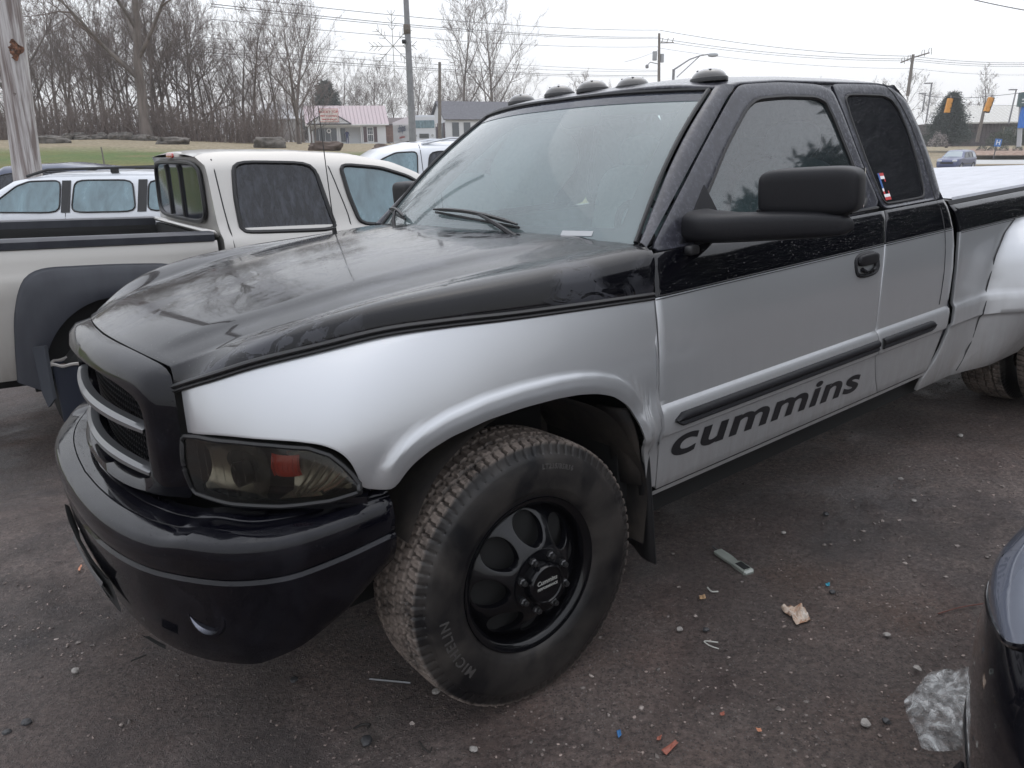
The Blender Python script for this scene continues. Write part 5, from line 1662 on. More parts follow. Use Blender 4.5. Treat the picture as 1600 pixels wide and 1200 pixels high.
for sg in (1, -1):
    mb = MB(); mb.tube([(0.45, 0.63 * sg, 1.69), (0.7, 0.63 * sg, 1.77), (2.0, 0.63 * sg, 1.79), (2.45, 0.63 * sg, 1.71)], 0.018, 6); mb.build('roof_rail', M['white'], root)
    mb = MB(); mb.tube([(2.50, (wid(2.5, z) + 0.003) * sg, z) for z in np.linspace(0.5, 1.70, 14)], 0.005, 4); mb.build('door_seam', M['seal'], root)
mb = MB(); mb.add([(0.75, 0.03, 1.76), (0.60, 0.0, 1.84), (0.55, -0.03, 1.76), (0.62, 0.0, 1.76)], [(0, 1, 2), (0, 1, 3)]); mb.build('roof_aerial', M['seal'], root)

# ------------------------------------------------------------------ pale gold crew-cab pickup, parked nose the other way
pg = empty('crew_cab_pickup', 'pale gold crew-cab pickup with charcoal wheel cladding and an open black bed', 'pickup truck', (-4.029, 5.027, -0.247))
pg.rotation_euler = (0, math.radians(1.58), math.radians(34.92))
def wb(z): return interp(z, [0.50, 0.60, 0.95, 1.15, 1.22, 1.30, 1.34, 1.40, 1.84, 1.90], [0.93, 0.965, 0.985, 0.985, 0.972, 0.965, 0.955, 0.90, 0.76, 0.71])
BX0, BX1 = -0.05, 1.815
AX = 1.14
for sg in (1, -1):
    mb = MB(); rows = []
    for z in (0.56, 0.62, 0.75, 0.90, 1.05, 1.15, 1.185, 1.195, 1.21, 1.26, 1.32, 1.345):
        rows.append([(x, wb(z) * sg, max(z, 0.56 + math.sqrt(max(0, 0.53 ** 2 - (x - AX) ** 2)) if abs(x - AX) < 0.53 else z)) for x in np.linspace(BX0, BX1, 80)])
    mb.grid(rows, 0, flip=(sg > 0)); o = mb.build('bed_side', M['beige'], pg, angle=40, recalc=True)
    # charcoal cladding round the wheel arch
    mb = MB(); rows = []
    # outline: outer path and inner arch
    outp = [(0.555, 0.56), (0.575, 0.80), (0.60, 0.98), (0.665, 1.16), (0.755, 1.222), (0.93, 1.232), (1.35, 1.222), (1.52, 1.20), (1.62, 1.12), (1.68, 0.95), (1.72, 0.56)]
    OO = spline([(a, 0, b) for a, b in outp], 60)
    a0 = math.radians(197); a1 = math.radians(-17)
    rows = []
    for k, t in enumerate((0, 0.03, 0.08, 0.3, 0.6, 0.85, 1.0)):
        row = []
        for i in range(60):
            an = lerp(a0, a1, i / 59)
            ix, iz = AX + 0.44 * math.cos(an), 0.53 + 0.50 * math.sin(an)
            iz = max(iz, 0.47)
            x = lerp(OO[i][0], ix, t); z = lerp(OO[i][2], iz, t)
            off = (0.0, 0.018, 0.026, 0.034, 0.046, 0.055, 0.05)[k]
            row.append((x, (0.985 if z < 1.15 else wb(z)) * sg + off * sg, z))
        rows.append(row)
    rows.append([(x, y - 0.12 * sg, z) for x, y, z in rows[-1]])
    mb.grid(rows, 0); mb.build('wheel_cladding', M['charcoal'], pg, angle=60, recalc=True)
    mb = MB(); mb.box((AX, 0.62 * sg, 0.80), (0.98, 0.5, 0.70)); mb.build('wheel_well', M['dark'], pg, smooth=False)
    # rail cap
    mb = MB(); rows = []
    for y, z in ((0.955, 1.338), (0.972, 1.345), (0.975, 1.385), (0.955, 1.402), (0.86, 1.402), (0.84, 1.395), (0.838, 1.33)):
        rows.append([(x, y * sg, z) for x in np.linspace(BX0, BX1 - 0.02, 10)])
    mb.grid(rows, 0); mb.build('rail_cap', M['charcoal'], pg, angle=50, recalc=True)
    mb = MB(); mb.grid([[(x, y * sg, z) for x in np.linspace(BX0, BX1, 6)] for y, z in ((0.838, 1.34), (0.82, 1.3), (0.82, 0.85))]); mb.build('bed_liner', M['dark'], pg, recalc=True)
mb = MB(); mb.box(((BX0 + BX1) / 2, 0, 0.84), (BX1 - BX0, 1.7, 0.03)); mb.box((BX1 - 0.005, 0, 1.10), (0.03, 1.66, 0.52)); mb.box((BX0, 0, 1.0), (0.05, 1.8, 0.74)); mb.build('bed_floor', M['dark'], pg, smooth=False)
mb = MB(); rows = [[(BX1 - 0.03 + 0.03 * k, y, 1.385 + (0.012 if k == 1 else 0) - 0.02 * (k == 2)) for y in np.linspace(-0.90, 0.90, 9)] for k in range(3)]
mb.grid(rows); solid(mb.build('bulkhead_cap', M['beige'], pg, recalc=True), 0.02, 0)
mb = MB(); mb.box((2.6, 0, 0.62), (5.0, 1.7, 0.25)); mb.build('chassis', M['dark'], pg, smooth=False)
# cab shell
ctop = lambda x: interp(x, [1.78, 1.82, 1.90, 2.0, 2.5, 2.95, 3.25, 3.45, 3.62, 4.15, 4.25, 5.1, 5.25], [1.883, 1.900, 1.914, 1.922, 1.93, 1.915, 1.865, 1.79, 1.70, 1.42, 1.39, 1.30, 1.18])
def cwid(x, z):
    w = wb(z)
    return w - 0.05 * smooth(ctop(x) - 0.08, ctop(x), z) ** 2 - 0.06 * smooth(4.7, 5.3, x) - 0.03 * smooth(1.78, 1.64, x) ** 2
def crear(z): return interp(z, [0.55, 1.34, 1.45, 1.80, 1.84, 1.885, 1.95], [1.86, 1.86, 1.845, 1.835, 1.825, 1.79, 1.78])
mb = MB(); K = 22
for sg in (1, -1):
    rows = []
    for j in range(K + 1):
        row = []
        for i in range(81):
            t = i / 80
            z0 = 0.56
            zt0 = lerp(z0, 1.885, j / K)
            x2 = lerp(crear(zt0), 5.3, t); z = lerp(z0, ctop(lerp(crear(1.885), 5.3, t)), j / K)
            if i == 0: z = zt0
            if abs(x2 - 4.85) < 0.47: z = max(z, 0.42 + math.sqrt(0.47 ** 2 - (x2 - 4.85) ** 2))
            row.append((x2, cwid(x2, z) * sg, z))
        rows.append(row)
    mb.grid(rows, 0, flip=(sg > 0))
rows = [[(max(x, 1.782), cwid(x, ctop(x)) * u, ctop(x) + 0.022 * (1 - abs(u) ** 3)) for x in np.linspace(1.782, 5.3, 70)] for u in np.linspace(-1, 1, 17)]
mb.grid(rows, 0)
rows = [[(crear(z) - 0.02 * (1 - u * u) + 0.0, cwid(crear(z), z) * u, z) for u in np.linspace(-1, 1, 17)] for z in np.linspace(0.6, 1.885, 24)]
mb.grid(rows, 0, flip=True)
cab_o = mb.build('cab', M['beige'], pg, angle=50, recalc=False)
def cpt(x, z, sg, o): return (x, (cwid(x, z) + o) * sg, z)
def cpane(nm, poly, mt, sg):
    P = poly + [poly[0]]; q = []
    for a, b in zip(P[:-1], P[1:]):
        for t in range(8): q.append((lerp(a[0], b[0], t / 8), lerp(a[1], b[1], t / 8)))
    for _ in range(3): q = [((q[i - 1][0] + 2 * q[i][0] + q[(i + 1) % len(q)][0]) / 4, (q[i - 1][1] + 2 * q[i][1] + q[(i + 1) % len(q)][1]) / 4) for i in range(len(q))]
    cx = sum(p[0] for p in q) / len(q); cz = sum(p[1] for p in q) / len(q)
    mb = MB(); mb.grid([[cpt(x, z, sg, 0.004) for x, z in r_] for r_ in fill_rows(q, 14)], 0)
    w_ = mb.build(nm, mt, pg, angle=180, recalc=True)
    mb = MB(); mb.tube([cpt(x, z, sg, 0.005) for x, z in q + [q[0]]], 0.016, 6); mb.build('window_trim', M['seal'], w_)
for sg in (1, -1):
    cpane('rear_door_window', [(2.025, 1.385), (2.687, 1.381), (2.66, 1.50), (2.593, 1.848), (2.02, 1.852), (1.995, 1.62), (1.998, 1.42)], M['darkpane'], sg)
    cpane('front_door_window', [(2.89, 1.40), (3.62, 1.42), (3.56, 1.60), (3.442, 1.705), (3.342, 1.758), (3.125, 1.819), (2.80, 1.842), (2.83, 1.62)], M['pane'], sg)
    for pts in ([(1.93, 0.62), (1.925, 1.32), (1.906, 1.529), (1.885, 1.843), (1.885, 1.87)], [(2.80, 0.62), (2.808, 1.411), (2.747, 1.691), (2.69, 1.90)], [(3.75, 0.62), (3.75, 1.42)]):
        s_ = spline([(a, 0, b) for a, b in pts], 16)
        mb = MB(); mb.tube([cpt(p[0], p[2], sg, 0.001) for p in s_], 0.0045, 4); mb.build('door_seam', M['seal'], pg)
    mb = MB(); rbox(mb, (2.1, 1.0 * sg, 1.22), (0.20, 0.03, 0.05)); mb.build('door_handle', M['beige'], pg)
    mb = MB(); rbox(mb, (3.62, 1.08 * sg, 1.47), (0.12, 0.26, 0.20), e=3.5); mb.tube([(3.60, 0.93 * sg, 1.42), (3.62, 1.02 * sg, 1.45)], 0.03, 6); mb.build('side_mirror', M['seal'], pg)
# windscreen
mb = MB(); rows = []
for t in np.linspace(0.05, 0.95, 8):
    x = lerp(3.35, 4.12, t); z = ctop(x)
    rows.append([(x, cwid(x, z) * 0.92 * u, z + 0.022 * (1 - abs(u) ** 3) + 0.006) for u in np.linspace(-1, 1, 9)])
mb.grid(rows, 0); mb.build('windscreen', M['pane'], pg, recalc=True)
# sliding rear window: three panes in a black frame
def rw(y, z, o): return (crear(z) - 0.02 * (1 - (y / 0.8) ** 2) - o - 0.012, y, z)
mb = MB(); loop = []
for a in np.linspace(0, 2 * PI, 48, endpoint=False):
    f = lambda w: math.copysign(abs(w) ** 0.35, w)
    loop.append((0.70 * f(math.cos(a)) * (1 - 0.03 * f(math.sin(a))), 1.645 + 0.205 * f(math.sin(a))))
mb.grid([[rw(y, z, 0.006) for y, z in r_] for r_ in fill_rows(loop, 14)], 0)
rwin = mb.build('rear_window', M['darkpane'], pg, recalc=True)
mb = MB(); mb.tube([rw(y, z, 0.008) for y, z in loop + [loop[0]]], 0.016, 6)
for y in (-0.20, 0.20): mb.tube([rw(y, z, 0.012) for z in np.linspace(1.46, 1.83, 8)], 0.014, 5)
mb.build('window_frame', M['seal'], rwin)
mb = MB(); rbox(mb, (1.80, -0.06, 1.895), (0.05, 0.42, 0.055), e=4); hb = mb.build('high_brake_lamp', mat('lamp_frame', (0.5, 0.48, 0.45), 0.4), pg)
mb = MB(); rbox(mb, (1.777, -0.04, 1.895), (0.03, 0.22, 0.040), e=4); mb.build('red_lens', mat('red_lens', (0.35, 0.02, 0.015), 0.2, 0, 0.8), hb)
put_wheels(pg, [(AX, 0.80), (4.85, 0.80), (AX, -0.80), (4.85, -0.80)], 0.40, 0.26)

# ------------------------------------------------------------------ glossy black car, front corner at the right edge
bc = empty('black_car', 'glossy black car whose rounded front corner fills the lower right edge', 'car', (1.55, 1.0, 0.08))
PL = [(2.45, 2.40), (1.95, 2.22), (1.60, 2.00), (1.37, 1.82), (1.165, 1.61), (1.015, 1.38), (0.925, 1.16), (0.905, 0.95), (0.94, 0.70), (1.05, 0.45), (1.30, 0.20)]
PS = spline([(a - 0.058 - 1.55, b + 0.01 - 1.0, 0) for a, b in PL], 60)
def bprof(z): return interp(z, [0.10, 0.18, 0.24, 0.30, 0.42, 0.52, 0.60, 0.66, 0.71, 0.75, 0.78], [-0.20, -0.07, -0.03, -0.015, 0.0, 0.0, -0.015, -0.04, -0.085, -0.16, -0.30])
mb = MB(); rows = []
for z in (0.10, 0.14, 0.18, 0.21, 0.24, 0.27, 0.30, 0.36, 0.42, 0.47, 0.52, 0.56, 0.60, 0.63, 0.66, 0.685, 0.71, 0.73, 0.75, 0.765, 0.78):
    row = []
    for i in range(60):
        q = PS[min(59, i + 1)] - PS[max(0, i - 1)]; l = np.linalg.norm(q); nx, ny = q[1] / l, -q[0] / l
        o = bprof(z)
        row.append((PS[i][0] + nx * o, PS[i][1] + ny * o, z - 0.08))
    rows.append(row)
mb.grid(rows, 0)
last = rows[-1]
mb.grid([last, [(lerp(p[0], 0.9, 0.5), lerp(p[1], 0.2, 0.5), 0.74) for p in last], [(0.9, 0.2, 0.76) for p in last]], 0)
M['gloss'] = mat('gloss_black_paint', (0.004, 0.004, 0.006), 0.1, 0, 1.0, 0.03)
L(M['gloss'], bump(M['gloss'], drops(M['gloss'], 70, 150), 0.35, 0.02), bsdf(M['gloss']).inputs['Coat Normal'])
mb.build('bodywork', M['gloss'], bc, angle=60, recalc=True)
def bpt2(f, z, o):
    k = f * 59; i = min(58, int(k)); p = PS[i] + (PS[i + 1] - PS[i]) * (k - i); q = PS[i + 1] - PS[i]; l = np.linalg.norm(q); nx, ny = q[1] / l, -q[0] / l
    o = o + bprof(z); return (p[0] + nx * o, p[1] + ny * o, z - 0.08)
# headlamp let into the corner
mb = MB(); loop = [(0.40, 0.60), (0.36, 0.66), (0.365, 0.715), (0.42, 0.745), (0.50, 0.750), (0.58, 0.735), (0.62, 0.70), (0.60, 0.65), (0.52, 0.605), (0.45, 0.585)]
LP = spline([(a, b * 3, 0) for a, b in loop + [loop[0]]], 50)
mb.grid([[bpt2(lerp(0.49, p[0], s_), lerp(0.67, p[1] / 3, s_), 0.006 + 0.02 * (1 - s_ * s_)) for p in LP] for s_ in (1, 0.8, 0.5, 0.2, 0.02)], 0, close_u=True)
hl2 = mb.build('headlamp', mat('headlamp_lens', (0.10, 0.11, 0.14), 0.08, 0, 1.0, 0.03), bc, recalc=True)
mb = MB(); mb.tube([bpt2(p[0], p[1] / 3, 0.006) for p in LP], 0.006, 6); mb.build('lamp_edge', M['gloss'], hl2)
mb = MB(); mb.tube([bpt2(f, 0.385 - 0.05 * math.sin(f * 3), 0.003) for f in np.linspace(0.35, 0.75, 30)], 0.004, 5); mb.build('bumper_seam', M['chrome'], bc)
mb = MB(); rows = [[bpt2(f, z, o) for f in np.linspace(0.55, 0.98, 20)] for z, o in ((0.12, 0.10), (0.16, 0.075), (0.20, 0.055), (0.23, 0.02))]
mb.grid(rows); solid(mb.build('front_lip', M['plastic'], bc, recalc=True), 0.01, 0)
# ================================================================== background
def bark(name, c1, c2, sc=8):
    m = mat(name, c1, 0.9); n = noise_node(m, sc, 5, 0.65, 0.3, stretch=(1, 1, 0.25))
    L(m, ramp(m, n, [(0.35, c1), (0.65, c2)]), bsdf(m).inputs['Base Color'])
    L(m, bump(m, n, 0.5, 0.02), bsdf(m).inputs['Normal'])
    return m
M['bark'] = bark('grey_brown_bark', (0.085, 0.070, 0.062), (0.17, 0.145, 0.13), 4)
M['twig'] = mat('winter_twigs', (0.135, 0.108, 0.096), 0.9)
M['paletwig'] = mat('pale_winter_twigs', (0.20, 0.175, 0.155), 0.9)

def tree_mesh(seed, H=12.0, r0=0.20, spread=0.55, fork=0.28, limbs=10, n2=7, n3=6, n4=6, twist=0.35, droop=0.0, lean=0.0, twig_r=0.012, narrow=False):
    """returns (trunk mesh builder, crown mesh builder): a leafless tree grown by forking"""
    r = np.random.default_rng(seed)
    T = MB(); Cn = MB()
    def axis(p, d, ln, n, wob, up):
        pts = [np.array(p, float)]; d = np.array(d, float); d /= np.linalg.norm(d)
        for i in range(n):
            d = d + r.normal(0, wob, 3) + np.array([0, 0, up])
            d /= np.linalg.norm(d)
            pts.append(pts[-1] + d * ln / n)
        return pts
    tr = axis((0, 0, -0.2), (lean, 0.0, 1), H * 0.80, 10, 0.06, 0.03)
    rad = [r0 * (1 - 0.85 * (i / 10) ** 0.9) * (1.35 if i == 0 else 1) for i in range(11)]
    T.tube(tr, rad, 8)
    def along(pts, rad, t):
        k = t * (len(pts) - 1); i = min(len(pts) - 2, int(k)); f = k - i
        return pts[i] + (pts[i + 1] - pts[i]) * f, rad[i] + (rad[i + 1] - rad[i]) * f, (pts[i + 1] - pts[i])
    def side(d, ang):
        d = d / np.linalg.norm(d); a = r.normal(0, 1, 3); a -= d * (a @ d); a /= np.linalg.norm(a)
        return d * math.cos(ang) + a * math.sin(ang)
    def grow(pts, rad, level, ln):
        cnt = (n2, n3, n4)[level]
        for k in range(cnt):
            t = r.uniform(0.22, 1.0) if k else 1.0
            p, rr, d = along(pts, rad, t)
            l2 = ln * r.uniform(0.35, 0.62) * (1.15 - 0.4 * t)
            dd = side(d, r.uniform(0.35, 0.85))
            up = (0.10, 0.08, 0.05)[level] - droop
            ns = (4, 3, 2)[level]
            q = axis(p, dd, l2, ns, (0.12, 0.14, 0.16)[level], up)
            ra = max(twig_r * (0.9, 0.6, 0.42)[level], min(rr * 0.7, rr))
            rb = twig_r * (0.6, 0.42, 0.28)[level]
            rads = [lerp(ra if level == 0 else min(ra, twig_r * (2.4, 1.2, 0.7)[level]), rb, i / ns) for i in range(ns + 1)]
            (Cn).tube(q, rads, 4 if level == 0 else 3, cap=False)
            if level < 2: grow(q, rads, level + 1, l2)
    for k in range(limbs):
        t = fork + (0.97 - fork) * (k / (limbs - 1)) ** 0.85
        p, rr, d = along(tr, rad, t)
        ang = lerp(0.95, 0.35, t) * (spread / 0.55) * r.uniform(0.75, 1.2)
        a = k * 2.4 + r.uniform(-0.5, 0.5)
        dd = np.array([math.sin(ang) * math.cos(a), math.sin(ang) * math.sin(a), math.cos(ang)])
        ln = H * (0.52 if not narrow else 0.34) * (1.15 - 0.75 * t) * r.uniform(0.8, 1.15)
        q = axis(p, dd, ln, 6, 0.09, 0.07 - droop)
        rads = [lerp(rr * 0.62, twig_r, (i / 6) ** 0.8) for i in range(7)]
        T.tube(q, rads, 5, cap=False)
        grow(q, rads, 0, ln)
    return T, Cn
TREES = []
specs = [dict(H=14, r0=0.25, spread=0.55, limbs=17, fork=0.24), dict(H=11, r0=0.15, spread=0.45, limbs=9), dict(H=12, r0=0.18, spread=0.7, fork=0.18), dict(H=9, r0=0.11, spread=0.55, fork=0.1, limbs=9), dict(H=12, r0=0.16, spread=0.38, narrow=True), dict(H=10, r0=0.13, spread=0.8, fork=0.15), dict(H=7, r0=0.08, spread=0.7, fork=0.05, limbs=9, n2=6)]
for i, s in enumerate(specs):
    T, Cn = tree_mesh(11 + i * 7, **s)
    a = T.build('trunk', M['bark'], None, angle=180); b = Cn.build('crown', M['twig'], None, smooth=False)
    TREES.append((a.data, b.data)); bpy.data.objects.remove(a); bpy.data.objects.remove(b)
def place_tree(kind, x, y, s=1.0, rz=0.0, label='', group=None, name='bare_tree', z=None, sz=None):
    e = empty(name, label, 'tree', (x, y, (ground_z(x, y) if z is None else z)), rz, group)
    e.scale = (s, s, sz or s)
    link('trunk', TREES[kind][0], e); link('crown', TREES[kind][1], e)
    return e
rt = random.Random(5)
def px_x(u, Y): return at(u, 235, Y).x
# the big single trees that stand out
big = [(232, 44, 0, 1.22, 'large bare tree with a thick straight trunk standing before the wood'),
       (40, 50, 2, 1.15, 'broad bare tree with arching branches behind the weathered pole'),
       (466, 104, 0, 1.2, 'tall pale bare tree at the left end of the metal-roofed house'),
       (728, 118, 1, 1.95, 'tall bare tree with an upright crown right of the light pole'),
       (772, 118, 2, 1.65, 'wide bare tree leaning over the dark-roofed cottage'),
       (588, 128, 2, 1.05, 'low spreading bare tree over the right end of the pink-grey roof')]
for u, Y, k, s, lb in big: place_tree(k, px_x(u, Y), Y, s, rt.uniform(0, 6), lb)
# trees of the wood on the left and the thinner row behind the houses
for i in range(68):
    t = i / 67
    u = -60 + 560 * ((i * 0.618) % 1.0)
    Y = 47 + 30 * ((i * 0.377) % 1.0)
    s = rt.uniform(0.62, 0.95) * (1.0 if u < 330 else 0.72)
    place_tree(rt.choice([1, 2, 3, 4, 5, 1]), px_x(u, Y), Y, s, rt.uniform(0, 6), 'bare grey tree in the wood above the grass bank', 'bare trees of the wood')
for i in range(30):
    u = 500 + 330 * ((i * 0.618) % 1.0); Y = 122 + 36 * ((i * 0.37) % 1)
    place_tree(rt.choice([1, 3, 5, 2, 6]), px_x(u, Y), Y, rt.uniform(0.95, 1.3), rt.uniform(0, 6), 'small bare tree in the row behind the two houses', 'bare trees behind the houses')
for u, Y, k, s in ((905, 110, 1, 0.85), (945, 112, 5, 0.86), (990, 118, 4, 0.82), (1095, 120, 1, 0.85), (1060, 125, 5, 0.65), (870, 105, 3, 0.8)):
    lb = {905: 'distant bare tree above the second roof lamp from the left', 945: 'distant bare tree above the middle roof lamp', 990: 'distant bare tree left of the transformer pole', 1095: 'distant bare tree under the cobra-head lamp', 1060: 'faint bare tree between transformer pole and cobra-head lamp', 870: 'distant bare tree above the far-left roof lamps'}[u]
    place_tree(k, px_x(u, Y), Y, s, rt.uniform(0, 6), lb, 'bare trees over the roof lamps')
for u, Y, k, s in ((1225, 150, 5, 1.15), (1262, 150, 1, 1.05), (1365, 140, 5, 1.1), (1405, 140, 2, 1.0), (1440, 130, 1, 0.72), (1340, 150, 3, 1.0)):
    lb = {1225: 'leftmost distant bare tree above the driver door', 1262: 'distant bare tree above the rear of the driver door', 1365: 'round distant bare tree above the quarter window', 1405: 'distant bare tree just left of the leaning utility pole', 1440: 'distant bare tree behind the leaning utility pole', 1340: 'small distant bare tree above the front of the quarter window'}[u]
    place_tree(k, px_x(u, Y), Y, s, rt.uniform(0, 6), lb, 'bare trees over the cab')
place_tree(4, px_x(1532, 128), 128, 1.05, 1.0, 'spindly bare tree rising behind the long low building')
place_tree(6, px_x(1512, 132), 132, 1.0, 2.0, 'short bare tree beside the spindly one behind the long building')
# reflected in the side glass: trees across the road behind the photographer
for i in range(6):
    x = 24 + rt.uniform(0, 5); y = 0 + 3.0 * i + rt.uniform(-1, 1)
    place_tree(rt.choice([0, 2, 5]), x, y, rt.uniform(0.62, 0.8), rt.uniform(0, 6), 'bare tree beyond the lot, mirrored in the door glass', 'bare trees mirrored in the glass', z=0.4)
# brushwood under the trees: nobody could count it
mb = MB(); r = np.random.default_rng(4)
for k in range(5200):
    u = r.uniform(-80, 860); Y = r.uniform(44, 52) if u < 440 else r.uniform(116, 125)
    x = px_x(u, Y) ; z = ground_z(x, Y)
    h = r.uniform(0.4, 2.2) * (1.0 if u < 440 else 1.5)
    d = np.array([r.normal(0, 0.35), r.normal(0, 0.3), 1.0]); q = [np.array([x, Y, z]), np.array([x, Y, z]) + d * h * 0.5, np.array([x, Y, z]) + d * h + r.normal(0, 0.15, 3)]
    mb.tube(q, [0.018, 0.012, 0.006], 3, cap=False)
    for j in range(3):
        p = q[1] + (q[2] - q[1]) * r.random(); e = p + r.normal(0, 0.28, 3) + np.array([0, 0, 0.2]); mb.tube([p, e], [0.008, 0.004], 3, cap=False)
mb.build('undergrowth', M['twig'], None, smooth=False, kind='stuff')
# leaf litter heaps and low brush mass
def clump(name, label, cat_, c, size, m, n=900, leaf=0.06, seed=1, group=None, conic=False):
    r = np.random.default_rng(seed); mb = MB()
    for k in range(n):
        if conic:
            h = r.random() ** 0.8; a = r.uniform(0, 2 * PI); rr = (1 - h) ** 0.85 * (0.55 + 0.45 * r.random()) 
            p = np.array([math.cos(a) * rr * size[0] / 2, math.sin(a) * rr * size[1] / 2, h * size[2]])
            out_ = np.array([math.cos(a), math.sin(a), -0.1])
        else:
            v = r.normal(0, 1, 3); v /= np.linalg.norm(v); v[2] = abs(v[2]); p = v * np.array([size[0] / 2, size[1] / 2, size[2]]) * (0.6 + 0.4 * r.random()) * (1 + 0.15 * math.sin(v[0] * 7 + seed))
            out_ = v
        d = out_ + r.normal(0, 0.5, 3); d /= np.linalg.norm(d); s = np.cross(d, r.normal(0, 1, 3)); s /= np.linalg.norm(s)
        l = leaf * r.uniform(0.6, 1.5)
        p = p + np.array(c)
        mb.add([p, p + d * l + s * l * 0.35, p + d * l * 2, p + d * l - s * l * 0.35], [(0, 1, 2, 3)])
    return mb
def sprayed(name, c):
    m = mat(name, c, 0.85); g_ = N(m, 'ShaderNodeNewGeometry'); L(m, ramp(m, g_.outputs['Random Per Island'], [(0, tuple(k * 0.55 for k in c)), (1, tuple(k * 1.45 for k in c))]), bsdf(m).inputs['Base Color']); return m
M['ever'] = sprayed('evergreen_needles', (0.045, 0.062, 0.052)); M['shrub'] = sprayed('shrub_leaves', (0.06, 0.075, 0.05)); M['brown'] = sprayed('dead_leaves', (0.16, 0.115, 0.085))
def evergreen(p, w, h, label, seed, n=6000, leaf=0.16, data=None, group=None, bushy=0.75):
    e = empty('evergreen_tree', label, 'tree', p, group=group)
    if data is None:
        mb = MB(); mb.tube([(0, 0, -0.3), (0, 0, h * 0.9)], [w * 0.03, 0.02], 7); tk = mb.build('trunk', M['bark'], e).data
        rr = np.random.default_rng(seed); mb = MB()
        for k in range(n // 26):
            hh = rr.random() ** 1.15; a = rr.uniform(0, 2 * PI); R_ = ((1 - hh) ** bushy * 0.92 + 0.08) * w / 2 * rr.uniform(0.62, 1.12)
            z0_ = hh * h * 0.93 + 0.15; tip = np.array([math.cos(a) * R_, math.sin(a) * R_, z0_ + R_ * rr.uniform(-0.05, 0.35)])
            mb.tube([(0, 0, z0_), tuple(tip)], [0.035, 0.01], 3, cap=False)
            for j in range(26):
                t = rr.uniform(0.35, 1.0); p_ = np.array([0, 0, z0_]) + (tip - np.array([0, 0, z0_])) * t + rr.normal(0, 0.10 + 0.10 * w / 6, 3)
                d = np.array([math.cos(a), math.sin(a), 0.25]) + rr.normal(0, 0.6, 3); d /= np.linalg.norm(d); s = np.cross(d, rr.normal(0, 1, 3)); s /= np.linalg.norm(s); l = leaf * rr.uniform(0.6, 1.6)
                mb.add([p_, p_ + d * l + s * l * 0.3, p_ + d * l * 2, p_ + d * l - s * l * 0.3], [(0, 1, 2, 3)])
        cr = mb.build('crown', M['ever'], e, smooth=False).data
        return e, (tk, cr)
    link('trunk', data[0], e); link('crown', data[1], e)
    return e, data
evergreen(at(1479, 227, 98), 5.9, 6.0, 'dark bushy evergreen standing left of the long low building', 3, 26000, 0.10)
ev_, evd = None, None
for i in range(6):
    ev_, evd = evergreen(Vector((17 + rt.uniform(0, 3), -0.8 + 1.9 * i, 0.3)), 6.2, 10.8, 'tall evergreen beyond the lot, mirrored dark in the door glass', 8, 9000, 0.20, evd, 'evergreens mirrored in the glass')
    ev_.scale = (1, 1, rt.uniform(0.84, 0.99))
evergreen(at(514, 222, 124), 7.5, 8.8, 'dark evergreen behind the ridge of the metal-roofed house', 5, 12000, 0.2)
p = at(1465, 228, 92); e = clump('', '', '', p, (2.0, 1.6, 1.5), None, 900, 0.07, 9).build('shrub', sprayed('pale_shrub_twigs', (0.30, 0.27, 0.26)), None, smooth=False, label='pale leafless shrub at the foot of the dark evergreen', cat='shrub')
for i, (u, v, w, h) in enumerate(((1565, 226, 3.2, 1.9), (1583, 227, 4.0, 2.2), (1597, 226, 2.6, 1.7))):
    e = clump('', '', '', at(u, v, 99), (w, w * 0.8, h), None, 1800, 0.09, 20 + i)
    e.build('shrub', M['shrub'], None, smooth=False, label=('rounded green shrub left of the blue sign post', 'broad green shrub behind the blue sign post', 'green shrub at the right edge beside the sign post')[i], cat='shrub')
for i, (u, lb) in enumerate(((1534, 'small dark shrub nearest the blue car in the planted bed'), (1551, 'small dark shrub behind the hospital sign'), (1568, 'small dark shrub right of the hospital sign'), (1590, 'small dark shrub at the foot of the blue sign post'))):
    clump('', '', '', at(u, 235.5, 88), (1.0, 1.0, 0.55), None, 500, 0.05, 40 + i).build('shrub', M['ever'], None, smooth=False, label=lb, cat='shrub')
mb = MB()
rows = [[tuple(at(u, v, Y)) for u in np.linspace(1515, 1640, 14)] for v, Y in ((243.5, 83), (238.5, 84.5), (236, 88), (233, 92))]
rows = [[(x, y, z + 0.05) for x, y, z in r_] for r_ in rows]
mb.grid(rows); mb.build('mulch_bed', textured('red_brown_mulch', (0.16, 0.09, 0.06), (0.30, 0.22, 0.17), 2.5, 0.9, 0.4, 0.05), None, kind='structure')
mb = MB(); mb.grid([[tuple(at(u, v, Y) + Vector((0, 0, dz))) for u in np.linspace(1500, 1700, 10)] for v, Y, dz in ((256.5, 77.6, 0.02), (253.5, 78.6, 0.16), (252.5, 79.6, 0.17))]); mb.build('kerb', mat('concrete', (0.42, 0.42, 0.41), 0.8), None, kind='structure')

